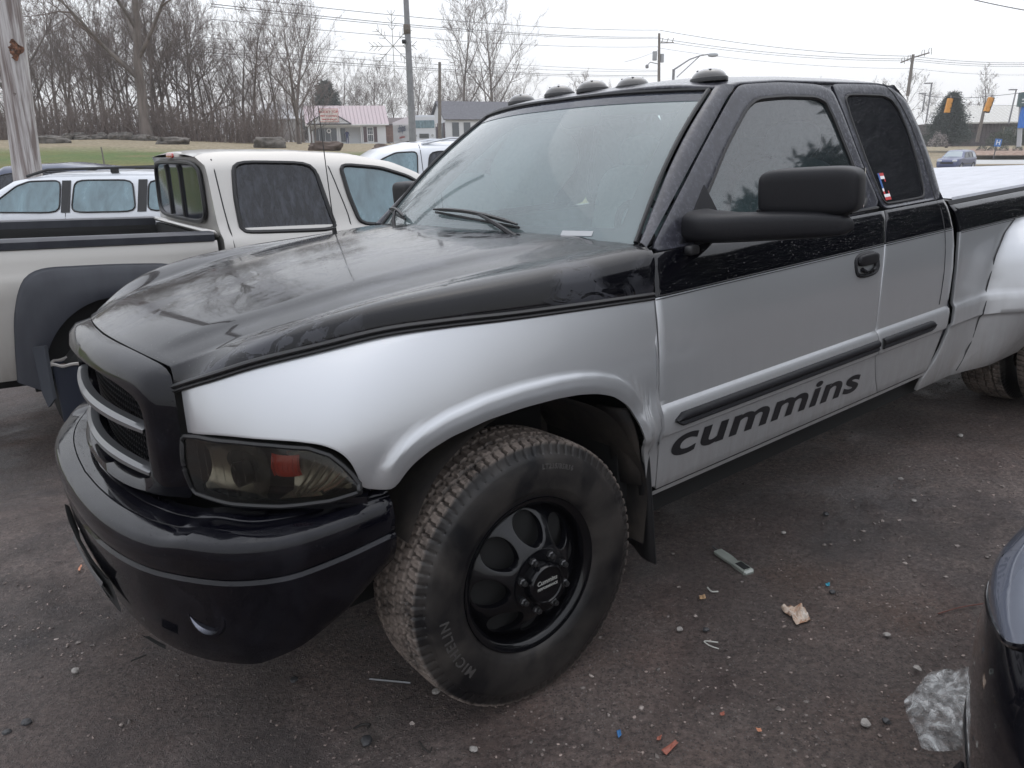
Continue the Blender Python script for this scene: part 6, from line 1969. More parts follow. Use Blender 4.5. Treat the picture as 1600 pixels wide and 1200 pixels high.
# logs and boulders along the edge of the grass
def boulder(u, v, Y, size, label, seed, log=False, m=None):
    p = at(u, v, Y); bm = bmesh.new()
    bmesh.ops.create_icosphere(bm, subdivisions=4, radius=0.5)
    for q in bm.verts:
        c_ = q.co.copy(); e_ = 3.2 if not log else 2.4
        n_ = noise.fractal(Vector(c_) * 3.4 + Vector((seed * 7, 0, 0)), 1.0, 2.0, 4)
        q.co = Vector((math.copysign(abs(c_.x * 2) ** 0.6, c_.x) * 0.5, c_.y, math.copysign(abs(c_.z * 2) ** 0.75, c_.z) * 0.5)) * (1 + 0.35 * n_)
        q.co = Vector((q.co.x * size[0], q.co.y * size[1], q.co.z * size[2]))
    me = bpy.data.meshes.new('boulder'); bm.to_mesh(me); bm.free()
    me.materials.append(m or M['rock']); me.polygons.foreach_set('use_smooth', [True] * len(me.polygons))
    o = link('log' if log else 'boulder', me, None, label, 'log' if log else 'boulder'); o.location = (p.x, p.y, ground_z(p.x, p.y) + size[2] * 0.22); return o
M['rock'] = textured('mossy_rock', (0.055, 0.050, 0.045), (0.15, 0.135, 0.12), 3, 0.95, 0.8, 0.08)
M['logm'] = textured('rotten_log', (0.060, 0.042, 0.034), (0.13, 0.10, 0.085), 4, 0.95, 0.9, 0.08, stretch=(0.3, 1, 1))
boulder(80, 220, 37, (1.50, 0.7, 0.42), 'long grey log lying on the grass near the wooden pole', 1, True)
boulder(62, 213, 38, (0.9, 0.5, 0.36), 'pointed grey stone leaning behind the left-hand log', 9)
boulder(271, 220.5, 37, (1.40, 0.8, 0.42), 'flat dark boulder on the grass below the large bare tree', 2)
boulder(421, 225, 36, (1.35, 0.9, 0.62), 'brown rock left of the metal-roofed house', 3)
boulder(509, 226.5, 34, (1.20, 0.8, 0.52), 'dark boulder on the verge in front of the porch', 4, False, M['logm'])
boulder(613, 232, 30, (1.30, 0.8, 0.48), 'brown mossy boulder beside the light pole above the white vehicle', 5, False, M['logm'])
for i in range(16):
    u = 60 + 11.5 * i + rt.uniform(-5, 5)
    boulder(u, 207 + rt.uniform(-1, 2), 43 + rt.uniform(0, 2), (rt.uniform(0.4, 1.0), 0.6, rt.uniform(0.25, 0.55)), 'rubble lump in the heap at the edge of the wood', 20 + i)['group'] = 'rubble at the edge of the wood'

# ------------------------------------------------------------------ houses
M['siding'] = mat('white_siding', (0.60, 0.61, 0.62), 0.7)
M['trimw'] = mat('white_trim', (0.70, 0.70, 0.70), 0.6)
M['shutter'] = mat('maroon_shutter', (0.075, 0.045, 0.05), 0.6)
M['housepane'] = mat('house_pane', (0.06, 0.07, 0.08), 0.1, 0, 0.5)
def place_frame(origin, ux):
    """matrix whose x runs along the front of a building"""
    ux = Vector(ux).normalized(); uz = Vector((0, 0, 1)); uy = uz.cross(ux)
    return Matrix(((ux.x, uy.x, 0, origin[0]), (ux.y, uy.y, 0, origin[1]), (ux.z * 0, 0, 1, origin[2]), (0, 0, 0, 1)))
Lw = at(484, 224.5, 108); Rw = at(604, 225, 110.5)
base_z = min(Lw.z, Rw.z)
house = empty('house', 'white clapboard house with pinkish metal roof, porch and red sign', 'house', matrix=place_frame((Lw.x, Lw.y, base_z), (Rw.x - Lw.x, Rw.y - Lw.y, 0)))
HW = (Vector((Rw.x, Rw.y)) - Vector((Lw.x, Lw.y))).length
s1 = HW / 13.5
wall_h = 2.55; D = 6.5
def siding(parent, x0, x1, y, z0, z1, holes=(), name='board', step=0.20, flip=False, axis='x'):
    """lap boards, each a part of its own (shared length meshes)"""
    z = z0
    while z < z1 - 1e-3:
        h = min(step, z1 - z)
        segs = [(x0, x1)]
        for hx0, hx1, hz0, hz1 in holes:
            if hz0 < z + h * 0.6 and hz1 > z + h * 0.4:
                ns = []
                for a, b_ in segs:
                    if hx1 <= a or hx0 >= b_: ns.append((a, b_)); continue
                    if hx0 > a: ns.append((a, hx0))
                    if hx1 < b_: ns.append((hx1, b_))
                segs = ns
        for a, b_ in segs:
            mb = MB()
            if axis == 'x': P = [(a, y, z), (b_, y, z), (b_, y - 0.03, z), (a, y - 0.03, z), (a, y, z + h), (b_, y, z + h), (b_, y - 0.006, z + h), (a, y - 0.006, z + h)]
            else: P = [(y, a, z), (y, b_, z), (y - 0.03, b_, z), (y - 0.03, a, z), (y, a, z + h), (y, b_, z + h), (y - 0.006, b_, z + h), (y - 0.006, a, z + h)]
            mb.add(P, [(3, 2, 6, 7), (0, 3, 7, 4), (1, 5, 6, 2), (3, 0, 1, 2)])
            mb.build(name, M['siding'], parent, smooth=False)
        z += h
pxm = HW / 120.0      # metres per photo pixel along the front
X = lambda u: (u - 484) * pxm
def core(parent, x0, x1, y0, y1, z1, m, name='wall'):
    mb = MB(); mb.box(((x0 + x1) / 2, (y0 + y1) / 2, z1 / 2), (x1 - x0, y1 - y0, z1)); return mb.build(name, m, parent, smooth=False)
porch0, porch1 = X(487), X(567)
w = core(house, 0.03, HW - 0.03, 1.6, D, wall_h, M['siding'])
for a_, b_ in ((0.03, porch0), (porch1, HW - 0.03)):
    mb = MB(); mb.box(((a_ + b_) / 2, 0.85, wall_h / 2), (b_ - a_, 1.6, wall_h)); mb.build('wall', M['siding'], house, smooth=False)
siding(house, 0, porch0, 0.04, 0.05, wall_h); siding(house, 0.05, D, 0.04, 0.05, wall_h, axis='y')
wx0, wx1 = X(575), X(583.5)
siding(house, porch1, HW, 0.04, 0.05, wall_h, [(wx0, wx1, 0.35, 2.15)])
siding(house, porch0, porch1, 1.59, 0.1, wall_h, [(X(492), X(527), 0.5, 2.1), (X(534), X(541), 0.3, 2.1)])
# roof: standing-seam sheet in panels
ridge_z = wall_h + 2.55; ry = 3.4
roofm = mat('pinkish_metal_roof', (0.36, 0.295, 0.31), 0.5, 0.2)
npan = 22
rl0, rl1 = -0.35, HW + 0.45
for k in range(npan):
    a = lerp(rl0, rl1, k / npan); b_ = lerp(rl0, rl1, (k + 1) / npan)
    # the ridge is shorter than the eaves on the right, as seen
    ra = lerp(rl0 - 0.1, rl1 - 0.0, k / npan); rb_ = lerp(rl0 - 0.1, rl1 - 0.0, (k + 1) / npan)
    mb = MB(); mb.add([(a + 0.02, -0.45, wall_h - 0.02), (b_ - 0.02, -0.45, wall_h - 0.02), (rb_ - 0.02, ry, ridge_z), (ra + 0.02, ry, ridge_z), (a, -0.45, wall_h - 0.02), (a, -0.45, wall_h + 0.04), (ra, ry, ridge_z + 0.05), (ra, ry, ridge_z), (a + 0.02, -0.45, wall_h + 0.04), (ra + 0.02, ry, ridge_z + 0.05), (b_ - 0.02, -0.45, wall_h - 0.06), (a + 0.02, -0.45, wall_h - 0.06)],
        [(0, 1, 2, 3), (4, 5, 6, 7), (5, 8, 9, 6), (8, 0, 3, 9), (11, 10, 1, 0)])
    mb.build('roof_panel', roofm, house, smooth=False)
mb = MB(); mb.add([(rl0, D + 0.4, wall_h), (rl1, D + 0.4, wall_h), (rl1 - 0.0, ry, ridge_z - 0.01), (rl0 - 0.1, ry, ridge_z - 0.01)], [(0, 3, 2, 1)])
mb.add([(0.01, 0.05, wall_h - 0.05), (0.01, D, wall_h - 0.05), (0.01, ry, ridge_z - 0.15)], [(0, 2, 1)]); mb.add([(HW, 0.05, wall_h - 0.05), (HW, D, wall_h - 0.05), (HW, ry, ridge_z - 0.15)], [(0, 1, 2)])
mb.build('roof', M['siding'], house, smooth=False)
mb = MB(); mb.box((HW / 2, -0.50, wall_h - 0.06), (HW + 0.8, 0.06, 0.16)); mb.build('gutter', M['trimw'], house, smooth=False)
# porch gable
gx0, gx1 = X(482), X(550); gm = (gx0 + gx1) / 2; gz = wall_h + 1.75
mb = MB(); mb.add([(gx0 + 0.2, -0.62, wall_h + 0.08), (gx1 - 0.2, -0.62, wall_h + 0.08), (gm, -0.62, gz - 0.1), (gx0 + 0.2, 1.5, wall_h + 0.08), (gx1 - 0.2, 1.5, wall_h + 0.08), (gm, 2.6, gz - 0.1)], [(0, 1, 2)]); mb.build('gable', M['siding'], house, smooth=False)
for a, b_ in (((gx0, wall_h + 0.05), (gm, gz)), ((gx1, wall_h + 0.05), (gm, gz)), ((gx0, wall_h + 0.04), (gx1, wall_h + 0.04))):
    mb = MB(); mb.tube([(a[0], -0.66, a[1]), (b_[0], -0.66, b_[1])], 0.075, 4); mb.build('gable_trim', mat('dark_trim', (0.05, 0.05, 0.06), 0.6), house, smooth=False)
mb = MB(); mb.add([(gx0, -0.7, wall_h + 0.05), (gm, -0.7, gz), (gm, 2.6, gz), (gx0, 0.2, wall_h + 0.05)], [(0, 1, 2, 3)]); mb.add([(gx1, -0.7, wall_h + 0.05), (gm, -0.7, gz), (gm, 2.6, gz), (gx1, 0.2, wall_h + 0.05)], [(0, 3, 2, 1)]); mb.build('gable_roof', roofm, house, smooth=False)
# porch beam, ceiling, posts, back wall darkness, window and door
mb = MB(); mb.box(((porch0 + porch1) / 2, 0.02, wall_h - 0.22), (porch1 - porch0, 0.10, 0.26)); mb.box(((porch0 + porch1) / 2, 0.8, wall_h - 0.08), (porch1 - porch0, 1.6, 0.04)); mb.box(((porch0 + porch1) / 2, 0.8, 0.06), (porch1 - porch0, 1.6, 0.12)); mb.build('porch', M['trimw'], house, smooth=False)
for u in (487, 489.5, 528, 531, 565):
    mb = MB(); mb.box((X(u), 0.05, (wall_h - 0.3) / 2), (0.10, 0.10, wall_h - 0.3)); mb.build('porch_post', M['trimw'], house, smooth=False)
mb = MB(); mb.box((X(509.5), 1.50, 1.3), (X(527) - X(492), 0.06, 1.6)); pw = mb.build('porch_window', M['housepane'], house, smooth=False)
for u in (500, 509.5, 518): 
    mb = MB(); mb.box((X(u), 1.46, 1.3), (0.05, 0.03, 1.6)); mb.build('glazing_bar', M['trimw'], pw, smooth=False)
mb = MB(); mb.box((X(537.5), 1.50, 1.25), (X(541) - X(534), 0.06, 1.7)); mb.build('side_window', M['housepane'], house, smooth=False)
wz = 1.25
win = None
mb = MB(); mb.box(((wx0 + wx1) / 2, 0.035, wz), (wx1 - wx0, 0.05, 1.8)); win = mb.build('window', M['housepane'], house, smooth=False)
for dx in (-1, -0.33, 0.33, 1):
    mb = MB(); mb.box(((wx0 + wx1) / 2 + dx * (wx1 - wx0) / 2, -0.005, wz), (0.06 if abs(dx) == 1 else 0.03, 0.04, 1.84)); mb.build('frame', M['trimw'], win, smooth=False)
for dz in (-0.92, 0.0, 0.45, 0.92):
    mb = MB(); mb.box(((wx0 + wx1) / 2, -0.006, wz + dz), (wx1 - wx0 + 0.06, 0.03, 0.07 if dz != 0.45 else 0.03)); mb.build('frame', M['trimw'], win, smooth=False)
for xx in (wx0 - 0.32, wx1 + 0.32):
    mb = MB(); mb.box((xx, -0.005, wz), (0.46, 0.04, 1.95))
    for k in range(9): mb.box((xx, -0.03, wz - 0.85 + k * 0.21), (0.38, 0.015, 0.05))
    mb.build('shutter', M['shutter'], house, smooth=False)
# the sign over the porch (a thing of its own)
sc_x = X(516.2)
sign = empty('shop_sign', 'red and white pest control sign on the porch gable of the house', 'sign', matrix=house.matrix_world @ Matrix.Translation((sc_x, -0.80, wall_h + 1.12)))
mb = MB(); mb.box((0, 0, 0), (2.48, 0.06, 1.66)); mb.build('board', mat('sign_pink', (0.60, 0.30, 0.28), 0.6), sign, smooth=False)
mb = MB(); mb.box((0, -0.034, 0), (2.34, 0.01, 1.50)); mb.build('sign_face', mat('sign_cream', (0.66, 0.60, 0.56), 0.6), sign, smooth=False)
red_ink = mat('sign_red', (0.42, 0.05, 0.05), 0.6)
for t_, z_, sz in (('ROCKY TOP', 0.42, 0.42), ('PEST CONTROL', -0.10, 0.30), ('TERMITES & MOLD', -0.52, 0.225)):
    me = text_mesh(t_, sz, 0.004, 0.012, 0, 1.02)
    for v_ in me.vertices: v_.co = Vector((v_.co.x, -0.045 - v_.co.z, v_.co.y + z_))
    me.materials.clear(); me.materials.append(red_ink); link('lettering', me, sign)
# person on the porch
def skin_person():
    me = bpy.data.meshes.new('person')
    v = [(0, 0, 0.95), (0, 0, 1.2), (0, 0, 1.42), (0, -0.02, 1.53), (0, -0.03, 1.66), (-0.2, 0, 1.40), (-0.26, -0.05, 1.14), (-0.22, -0.2, 0.95), (0.2, 0, 1.40), (0.27, -0.05, 1.14), (0.30, -0.22, 1.0), (-0.1, 0, 0.88), (-0.11, -0.02, 0.48), (-0.11, 0, 0.06), (-0.11, -0.14, 0.03), (0.1, 0, 0.88), (0.12, 0.03, 0.48), (0.13, 0.06, 0.06), (0.13, -0.08, 0.03)]
    e = [(0, 1), (1, 2), (2, 3), (3, 4), (2, 5), (5, 6), (6, 7), (2, 8), (8, 9), (9, 10), (0, 11), (11, 12), (12, 13), (13, 14), (0, 15), (15, 16), (16, 17), (17, 18)]
    rad = [0.15, 0.15, 0.16, 0.06, 0.10, 0.08, 0.055, 0.045, 0.08, 0.055, 0.045, 0.10, 0.075, 0.05, 0.04, 0.10, 0.075, 0.05, 0.04]
    me.from_pydata(v, e, [])
    o = bpy.data.objects.new('person', me); COL.objects.link(o)
    sk = o.modifiers.new('skin', 'SKIN')
    for i_, r_ in enumerate(rad): me.skin_vertices[0].data[i_].radius = (r_, r_ * 0.85)
    me.skin_vertices[0].data[0].use_root = True
    ss = o.modifiers.new('sub', 'SUBSURF'); ss.levels = 2; ss.render_levels = 2
    dg = bpy.context.evaluated_depsgraph_get(); m2 = bpy.data.meshes.new_from_object(o.evaluated_get(dg)); bpy.data.objects.remove(o)
    return m2
pm = skin_person(); pm.materials.append(mat('navy_clothes', (0.035, 0.045, 0.12), 0.9)); pm.materials.append(mat('skin', (0.40, 0.26, 0.20), 0.6)); pm.materials.append(mat('grey_hair', (0.35, 0.34, 0.33), 0.8))
for f in pm.polygons:
    c_ = f.center
    if c_.z > 1.53: f.material_index = 1 if (c_.y < -0.04 and c_.z < 1.70) else 2
    elif c_.z < 1.0 and abs(c_.x) > 0.2: f.material_index = 1
po = link('person', pm, None, 'person in dark blue clothes standing on the porch of the white house', 'person'); po.matrix_world = house.matrix_world @ Matrix.Translation((X(543), 0.55, 0.12))
# pale bow wreath hanging in the porch
mb = MB(); mb.lathe([(0.22, -0.05), (0.30, 0.0), (0.22, 0.05), (0.15, 0.0)], 18, close=True)
wr = mb.build('wreath', mat('white_wreath', (0.7, 0.68, 0.66), 0.8), None, label='white wreath hanging under the porch of the house', cat='wreath'); wr.matrix_world = house.matrix_world @ Matrix.Translation((X(515), 0.3, 1.75))

# brick-coloured shed and grey outbuilding left of it
def small_building(name, label, u0, u1, v, Y, h, roof_h, wallm, roofm_, depth=5.0, gable_left=False, wins=(), overhang=0.3):
    a = at(u0, v, Y); b_ = at(u1, v, Y); Wd = (b_ - a).length
    e = empty(name, label, 'building', matrix=place_frame((a.x, a.y, a.z), (1, 0, 0)))
    core(e, 0, Wd, 0, depth, h, wallm)
    mb = MB()
    if gable_left:
        pass
    mb.add([(-overhang, -overhang, h), (Wd + overhang, -overhang, h), (Wd + overhang, depth / 2, h + roof_h), (-overhang, depth / 2, h + roof_h), (-overhang, depth + overhang, h), (Wd + overhang, depth + overhang, h), (-overhang, -overhang, h - 0.12), (Wd + overhang, -overhang, h - 0.12)], [(0, 1, 2, 3), (3, 2, 5, 4), (6, 7, 1, 0)])
    mb.add([(0, 0, h), (0, depth, h), (0, depth / 2, h + roof_h * 0.95)], [(0, 2, 1)]); mb.add([(Wd, 0, h), (Wd, depth, h), (Wd, depth / 2, h + roof_h * 0.95)], [(0, 1, 2)])
    mb.build('roof', roofm_, e, smooth=False)
    for (wu0, wu1, z0, z1) in wins:
        mb = MB(); x0 = (wu0 - u0) / (u1 - u0) * Wd; x1 = (wu1 - u0) / (u1 - u0) * Wd; mb.box(((x0 + x1) / 2, -0.01, (z0 + z1) / 2), (x1 - x0, 0.08, z1 - z0)); wo = mb.build('window', M['housepane'], e, smooth=False)
        mb = MB()
        for dx in (-0.5, 0.5): mb.box(((x0 + x1) / 2 + dx * (x1 - x0), -0.04, (z0 + z1) / 2), (0.06, 0.06, z1 - z0 + 0.1))
        mb.build('frame', M['trimw'], wo, smooth=False)
    return e, Wd
small_building('outbuilding', 'long grey outbuilding half hidden behind the bare trees', 410, 474, 219, 122, 3.0, 2.2, mat('grey_wall', (0.30, 0.29, 0.28), 0.9), mat('weathered_roof', (0.42, 0.42, 0.43), 0.6))
small_building('shed', 'brown brick shed between the house and the delivery van', 602, 628, 222, 116, 2.4, 0.9, textured('brown_brick', (0.20, 0.12, 0.10), (0.28, 0.19, 0.16), 3, 0.9), mat('brown_roof', (0.12, 0.10, 0.10), 0.8), depth=3)
# white cottage with dark roof: gable end to the left, long roof to the right
p0 = at(697, 222, 92)
cot = empty('cottage', 'small white cottage with dark shingle roof right of the delivery van', 'house', matrix=place_frame(p0, (0.90, 0.42, 0)))
s_ = 0.050
core(cot, 0.0, 8.5, 0.0, 4.4, 2.5, M['siding'])
mb = MB(); mb.add([(0.0, -0.0, 2.5), (0, 4.4, 2.5), (0, 2.2, 4.35)], [(0, 2, 1)]); mb.build('gable', M['siding'], cot, smooth=False)
dkr = textured('dark_shingles', (0.085, 0.085, 0.095), (0.14, 0.14, 0.155), 6, 0.85, 0.3, 0.02)
mb = MB(); mb.add([(-0.3, -0.35, 2.42), (8.9, -0.35, 2.42), (8.9, 2.2, 4.5), (-0.3, 2.2, 4.5), (-0.3, 4.75, 2.42), (8.9, 4.75, 2.42)], [(0, 1, 2, 3), (3, 2, 5, 4)]); solid(mb.build('roof', dkr, cot, smooth=False), 0.1, -1)
for y in (0.9, 3.2):
    mb = MB(); mb.box((-0.02, y, 1.25), (0.08, 0.75, 1.6)); wo = mb.build('window', M['housepane'], cot, smooth=False)
    for dy in (-0.55, 0.55):
        mb = MB(); mb.box((-0.04, y + dy, 1.25), (0.07, 0.28, 1.7)); mb.build('shutter', M['shutter'], cot, smooth=False)
for x in (1.2, 2.6, 4.4):
    mb = MB(); mb.box((x, -0.02, 1.35), (0.8, 0.08, 1.5)); mb.build('window', M['housepane'], cot, smooth=False)

# delivery step van
vb = at(663.5, 228, 80)
van = empty('delivery_van', 'white box delivery van seen from the front with chips lettering on its side', 'van', matrix=place_frame((vb.x, vb.y, vb.z), (1, 0.10, 0)))
vw = 2.25; k1 = 1.0
mb = MB(); mb.box((0, 0.45, 1.62), (vw, 0.9, 2.2)); mb.build('cab', M['white'], van, smooth=False)
mb = MB(); mb.box((0, -0.01, 2.02), (vw * 0.92, 0.05, 0.72)); mb.build('windscreen', M['pane'], van, smooth=False)
mb = MB(); mb.box((0, -0.03, 0.93), (0.92, 0.06, 0.42))
for k in range(5): mb.box((0, -0.07, 0.78 + k * 0.075), (0.86, 0.02, 0.02))
mb.build('grille', mat('van_grille', (0.10, 0.11, 0.11), 0.5), van, smooth=False)
for sx in (-1, 1):
    mb = MB(); mb.lathe([(0.13, -0.05), (0.12, -0.08), (0.001, -0.08)], 14, center=(0.82 * sx, 0, 0.98)); mb.build('headlamp', mat('lamp_glass', (0.4, 0.42, 0.42), 0.15, 0.5), van)
    mb = MB(); mb.lathe([(0.40, -0.12), (0.40, 0.12), (0.22, 0.13), (0.001, 0.13)], 20, axis='x', center=(0.85 * sx, 0.9, 0.40)); mb.build('wheel', M['rubber'], van)
    mb = MB(); mb.box((1.22 * sx, -0.12, 1.95), (0.12, 0.1, 0.35)); mb.build('mirror', M['trimw'], van, smooth=False)
mb = MB(); mb.box((0, -0.08, 0.52), (vw, 0.16, 0.16)); mb.build('bumper', M['trimw'], van, smooth=False)
# box body: its side runs back to the left
bl = at(615, 221, 98); v1 = van.matrix_world.inverted() @ bl
P = [(-vw / 2, 0.9, 0.55), (v1.x, v1.y, 0.55), (v1.x, v1.y, 2.90), (-vw / 2, 0.9, 2.90)]
P2 = [(vw / 2, 0.9, 0.55), (v1.x + vw, v1.y, 0.55), (v1.x + vw, v1.y, 2.90), (vw / 2, 0.9, 2.90)]
mb = MB(); mb.add(P + P2, [(0, 3, 2, 1), (4, 5, 6, 7), (0, 4, 7, 3), (1, 2, 6, 5), (3, 7, 6, 2), (0, 1, 5, 4)]); mb.build('box_body', M['white'], van, smooth=False)
dirv = (Vector(P[0]) - Vector(P[1])); Ls = dirv.length; dirv.normalize(); nrm = Vector((dirv.y, -dirv.x, 0))
for t_, cz, sz, m_ in (('chips', 1.95, 1.45, mat('navy_ink', (0.05, 0.08, 0.16), 0.6)), ('snack foods', 1.05, 0.42, red_ink)):
    me = text_mesh(t_, sz, 0.003, 0.02, 0, 1.0)
    for v_ in me.vertices: v_.co = Vector(P[1]) + dirv * (Ls * 0.5 + v_.co.x * Ls / 7.2) + nrm * 0.03 + Vector((0, 0, cz - 0.55 + v_.co.y * 0.75))
    me.materials.clear(); me.materials.append(m_); link('lettering', me, van)

# ------------------------------------------------------------------ poles, wires, lamps
pb = at(47, 300, 12.4); pt_ = at(10, 0, 12.4)
wm = textured('weathered_pole_wood', (0.16, 0.13, 0.12), (0.44, 0.42, 0.41), 7, 0.9, 0.9, 0.02, stretch=(2.2, 2.2, 0.10), lo=0.40, hi=0.60)
gp = empty('wooden_pole', 'weathered old wooden utility pole with splits and a rotten hole', 'pole', (pb.x, pb.y, 0))
ang = (pt_.x - pb.x) / (pt_.z - pb.z)
mb = MB(); rows = []
for z in np.linspace(-0.3, 9, 60):
    rr = 0.205 - 0.006 * z; row = []
    for a in np.linspace(0, 2 * PI, 40, endpoint=False):
        d = 0.014 * noise.noise(Vector((math.cos(a) * 5, math.sin(a) * 5, z * 0.35))) + 0.006 * noise.noise(Vector((math.cos(a) * 14, math.sin(a) * 14, z * 0.8)))
        row.append(((rr + d) * math.cos(a) + ang * (z - pb.z), (rr + d) * math.sin(a), z))
    rows.append(row)
mb.grid(rows, close_u=True); mb.build('pole_shaft', wm, gp)
for u, v, w_, h_, m_ in ((19, 78, 0.27, 0.26, (0.13, 0.06, 0.035)), (22, 147, 0.11, 0.07, (0.05, 0.03, 0.025))):
    c_ = at(u, v, 12.22) - Vector((pb.x, pb.y, 0)); mb = MB(); bmh = []
    for r_, o_ in ((1, 0.0), (0.75, -0.015), (0.4, 0.012), (0.1, 0.0)):
        bmh.append([(c_.x + w_ / 2 * r_ * math.cos(a) * (1 + 0.22 * math.sin(3 * a + r_)), c_.y - o_ + 0.03 * abs(math.cos(a)) * r_, c_.z + h_ / 2 * r_ * math.sin(a) * (1 + 0.25 * math.cos(5 * a))) for a in np.linspace(0, 2 * PI, 26, endpoint=False)])
    mb.grid(bmh, close_u=True); mb.build('rotten_hole', textured('rot', (0.03, 0.018, 0.012), tuple(k * 1.6 for k in m_), 30, 0.95, 0.8, 0.01), gp, recalc=True)

def pole(name, label, u0, v0, u1, v1, Y, r0, r1, m, cat_='pole'):
    a = at(u0, v0, Y); b_ = at(u1, v1, Y); mb = MB()
    e = empty(name, label, cat_, a)
    d = b_ - a
    mb.tube([(0, 0, 0), tuple(d * 0.5), tuple(d)], [r0, (r0 + r1) / 2, r1], 10); mb.build('shaft', m, e); return e, d
gm_ = textured('grey_steel', (0.19, 0.19, 0.20), (0.25, 0.25, 0.26), 6, 0.6, 0.1)
lp_, d = pole('light_pole', 'tall grey light pole left of the white delivery van', 645.5, 228, 631.5, -60, 26, 0.118, 0.075, gm_)
mb = MB(); c_ = at(636, 46, 26) - lp_.location; mb.lathe([(0.095, -0.14), (0.11, -0.12), (0.11, 0.12), (0.095, 0.14)], 12, axis='z', center=tuple(c_)); mb.build('pole_band', textured('rusty_band', (0.10, 0.07, 0.05), (0.16, 0.15, 0.14), 20, 0.8), lp_)
mb = MB(); c_ = at(631, 65, 25.9) - lp_.location; rbox(mb, tuple(c_), (0.12, 0.12, 0.12)); mb.build('sensor', M['seal'], lp_)
# holiday snowflake mounted on the pole
sn = at(614, 72, 26.2); sf = empty('snowflake_decoration', 'unlit wire snowflake decoration hanging left of the tall light pole', 'decoration', sn)
mb = MB()
for k in range(8):
    a = PI / 2 + k * PI / 4; ln = 1.02 if k % 4 == 0 else 0.70
    e_ = (ln * math.cos(a), 0, ln * math.sin(a)); mb.tube([(0, 0, 0), e_], 0.010, 4)
    for t in (0.45, 0.65, 0.85):
        for s_ in (-1, 1):
            p_ = (e_[0] * t, 0, e_[2] * t); mb.tube([p_, (p_[0] + 0.20 * math.cos(a + s_ * 0.7), 0, p_[2] + 0.20 * math.sin(a + s_ * 0.7))], 0.008, 4)
mb.tube([(0, 0, 0), tuple(at(634, 72, 26) - sn)], 0.012, 4)
mb.build('wire_frame', mat('pale_wire', (0.35, 0.34, 0.32), 0.6), sf, smooth=False)
wood = textured('pole_wood', (0.12, 0.105, 0.09), (0.19, 0.17, 0.15), 6, 0.9)
u1_, d = pole('utility_pole', 'wooden utility pole with two transformers over the pickup roof', 1029.5, 135, 1030, 52, 95, 0.17, 0.13, wood)
for dx, dz, r_, h_ in ((-0.42, -2.35, 0.26, 0.95), (0.42, -2.6, 0.22, 0.9)):
    mb = MB(); mb.lathe([(0.001, h_ / 2), (r_ * 0.9, h_ / 2), (r_, h_ / 2 - 0.05), (r_, -h_ / 2), (0.001, -h_ / 2)], 14, axis='z', center=(d.x + dx, d.y, d.z + dz)); mb.build('transformer', mat('transformer_grey', (0.28, 0.29, 0.30), 0.5), u1_)
mb = MB(); mb.box((d.x + 0.8, d.y, d.z - 1.0), (1.8, 0.1, 0.1))
for x_ in (0.3, 0.9, 1.5): mb.tube([(d.x + x_, d.y, d.z - 1.0), (d.x + x_ + 0.15, d.y, d.z - 0.5)], 0.04, 5)
mb.build('crossarm', wood, u1_, smooth=False)
mb = MB(); mb.tube([(d.x, d.y, d.z - 3.2), (d.x - 0.9, d.y, d.z - 3.0), (d.x - 1.2, d.y, d.z - 3.3)], 0.05, 5); rbox(mb, (d.x - 1.25, d.y, d.z - 3.45), (0.35, 0.35, 0.4)); mb.build('yard_lamp', gm_, u1_)
u2_, d = pole('utility_pole', 'leaning wooden utility pole with a bent crossarm beyond the cab', 1418, 150, 1427, 85, 100, 0.20, 0.16, wood)
mb = MB(); mb.tube([(d.x - 1.4, d.y, d.z - 0.9), (d.x, d.y, d.z - 0.35), (d.x + 1.9, d.y, d.z + 0.15)], 0.08, 5)
for x_, z_ in ((-1.3, -0.85), (-0.6, -0.6), (1.0, -0.05), (1.8, 0.15)):
    mb.tube([(d.x + x_, d.y, d.z + z_), (d.x + x_, d.y, d.z + z_ + 0.45), (d.x + x_ + 0.3, d.y, d.z + z_ + 0.55), (d.x + x_ + 0.35, d.y, d.z + z_ - 0.2)], 0.035, 4)
mb.build('crossarm', wood, u2_, smooth=False)
pole('utility_pole', 'thin grey utility pole standing among trees right of the light pole', 687, 222, 687, 97, 70, 0.16, 0.12, wood)
sp_, d = pole('utility_pole', 'wooden utility pole seen through the right-hand traffic light', 1526.5, 222, 1540, 160, 92, 0.19, 0.15, wood)
for nm, u0, v0, u1, v1, Y, dirx, lb in (('street_lamp', 1447, 190, 1456, 130, 88, -1, 'thin street lamp left of the evergreen with arm to the left'), ('street_lamp', 1576, 193, 1588, 140, 88, -1, 'thin street lamp above the long low building'), ('street_lamp', 1441, 175, 1446, 146, 100, -1, 'short distant lamp post close behind the cab')):
    e, d = pole(nm, lb, u0, v0, u1, v1, Y, 0.09, 0.07, gm_, 'street lamp')
    mb = MB(); mb.box((d.x + dirx * 0.35, d.y, d.z), (0.8, 0.25, 0.12)); mb.build('lamp_head', gm_, e, smooth=False)
e = empty('street_lamp', 'cobra-head street lamp rising over the pickup roof', 'street lamp', at(1052, 122, 60))
a = Vector((0, 0, 0)); b_ = at(1094, 87, 60) - at(1052, 122, 60); c_ = at(1112, 84, 60) - at(1052, 122, 60)
mb = MB(); mb.tube([(0, 0, -4), (0, 0, 0.6), tuple(a + Vector((0, 0, 0.6)))], 0.10, 7); mb.tube([(0, 0, 0.55), tuple(b_ * 0.6 + Vector((0, 0, 0.35))), tuple(b_), tuple(c_)], [0.06, 0.05, 0.045, 0.04], 6); mb.tube([(0.25, 0, 0.05), tuple(b_)], 0.035, 6); mb.build('bracket', gm_, e)
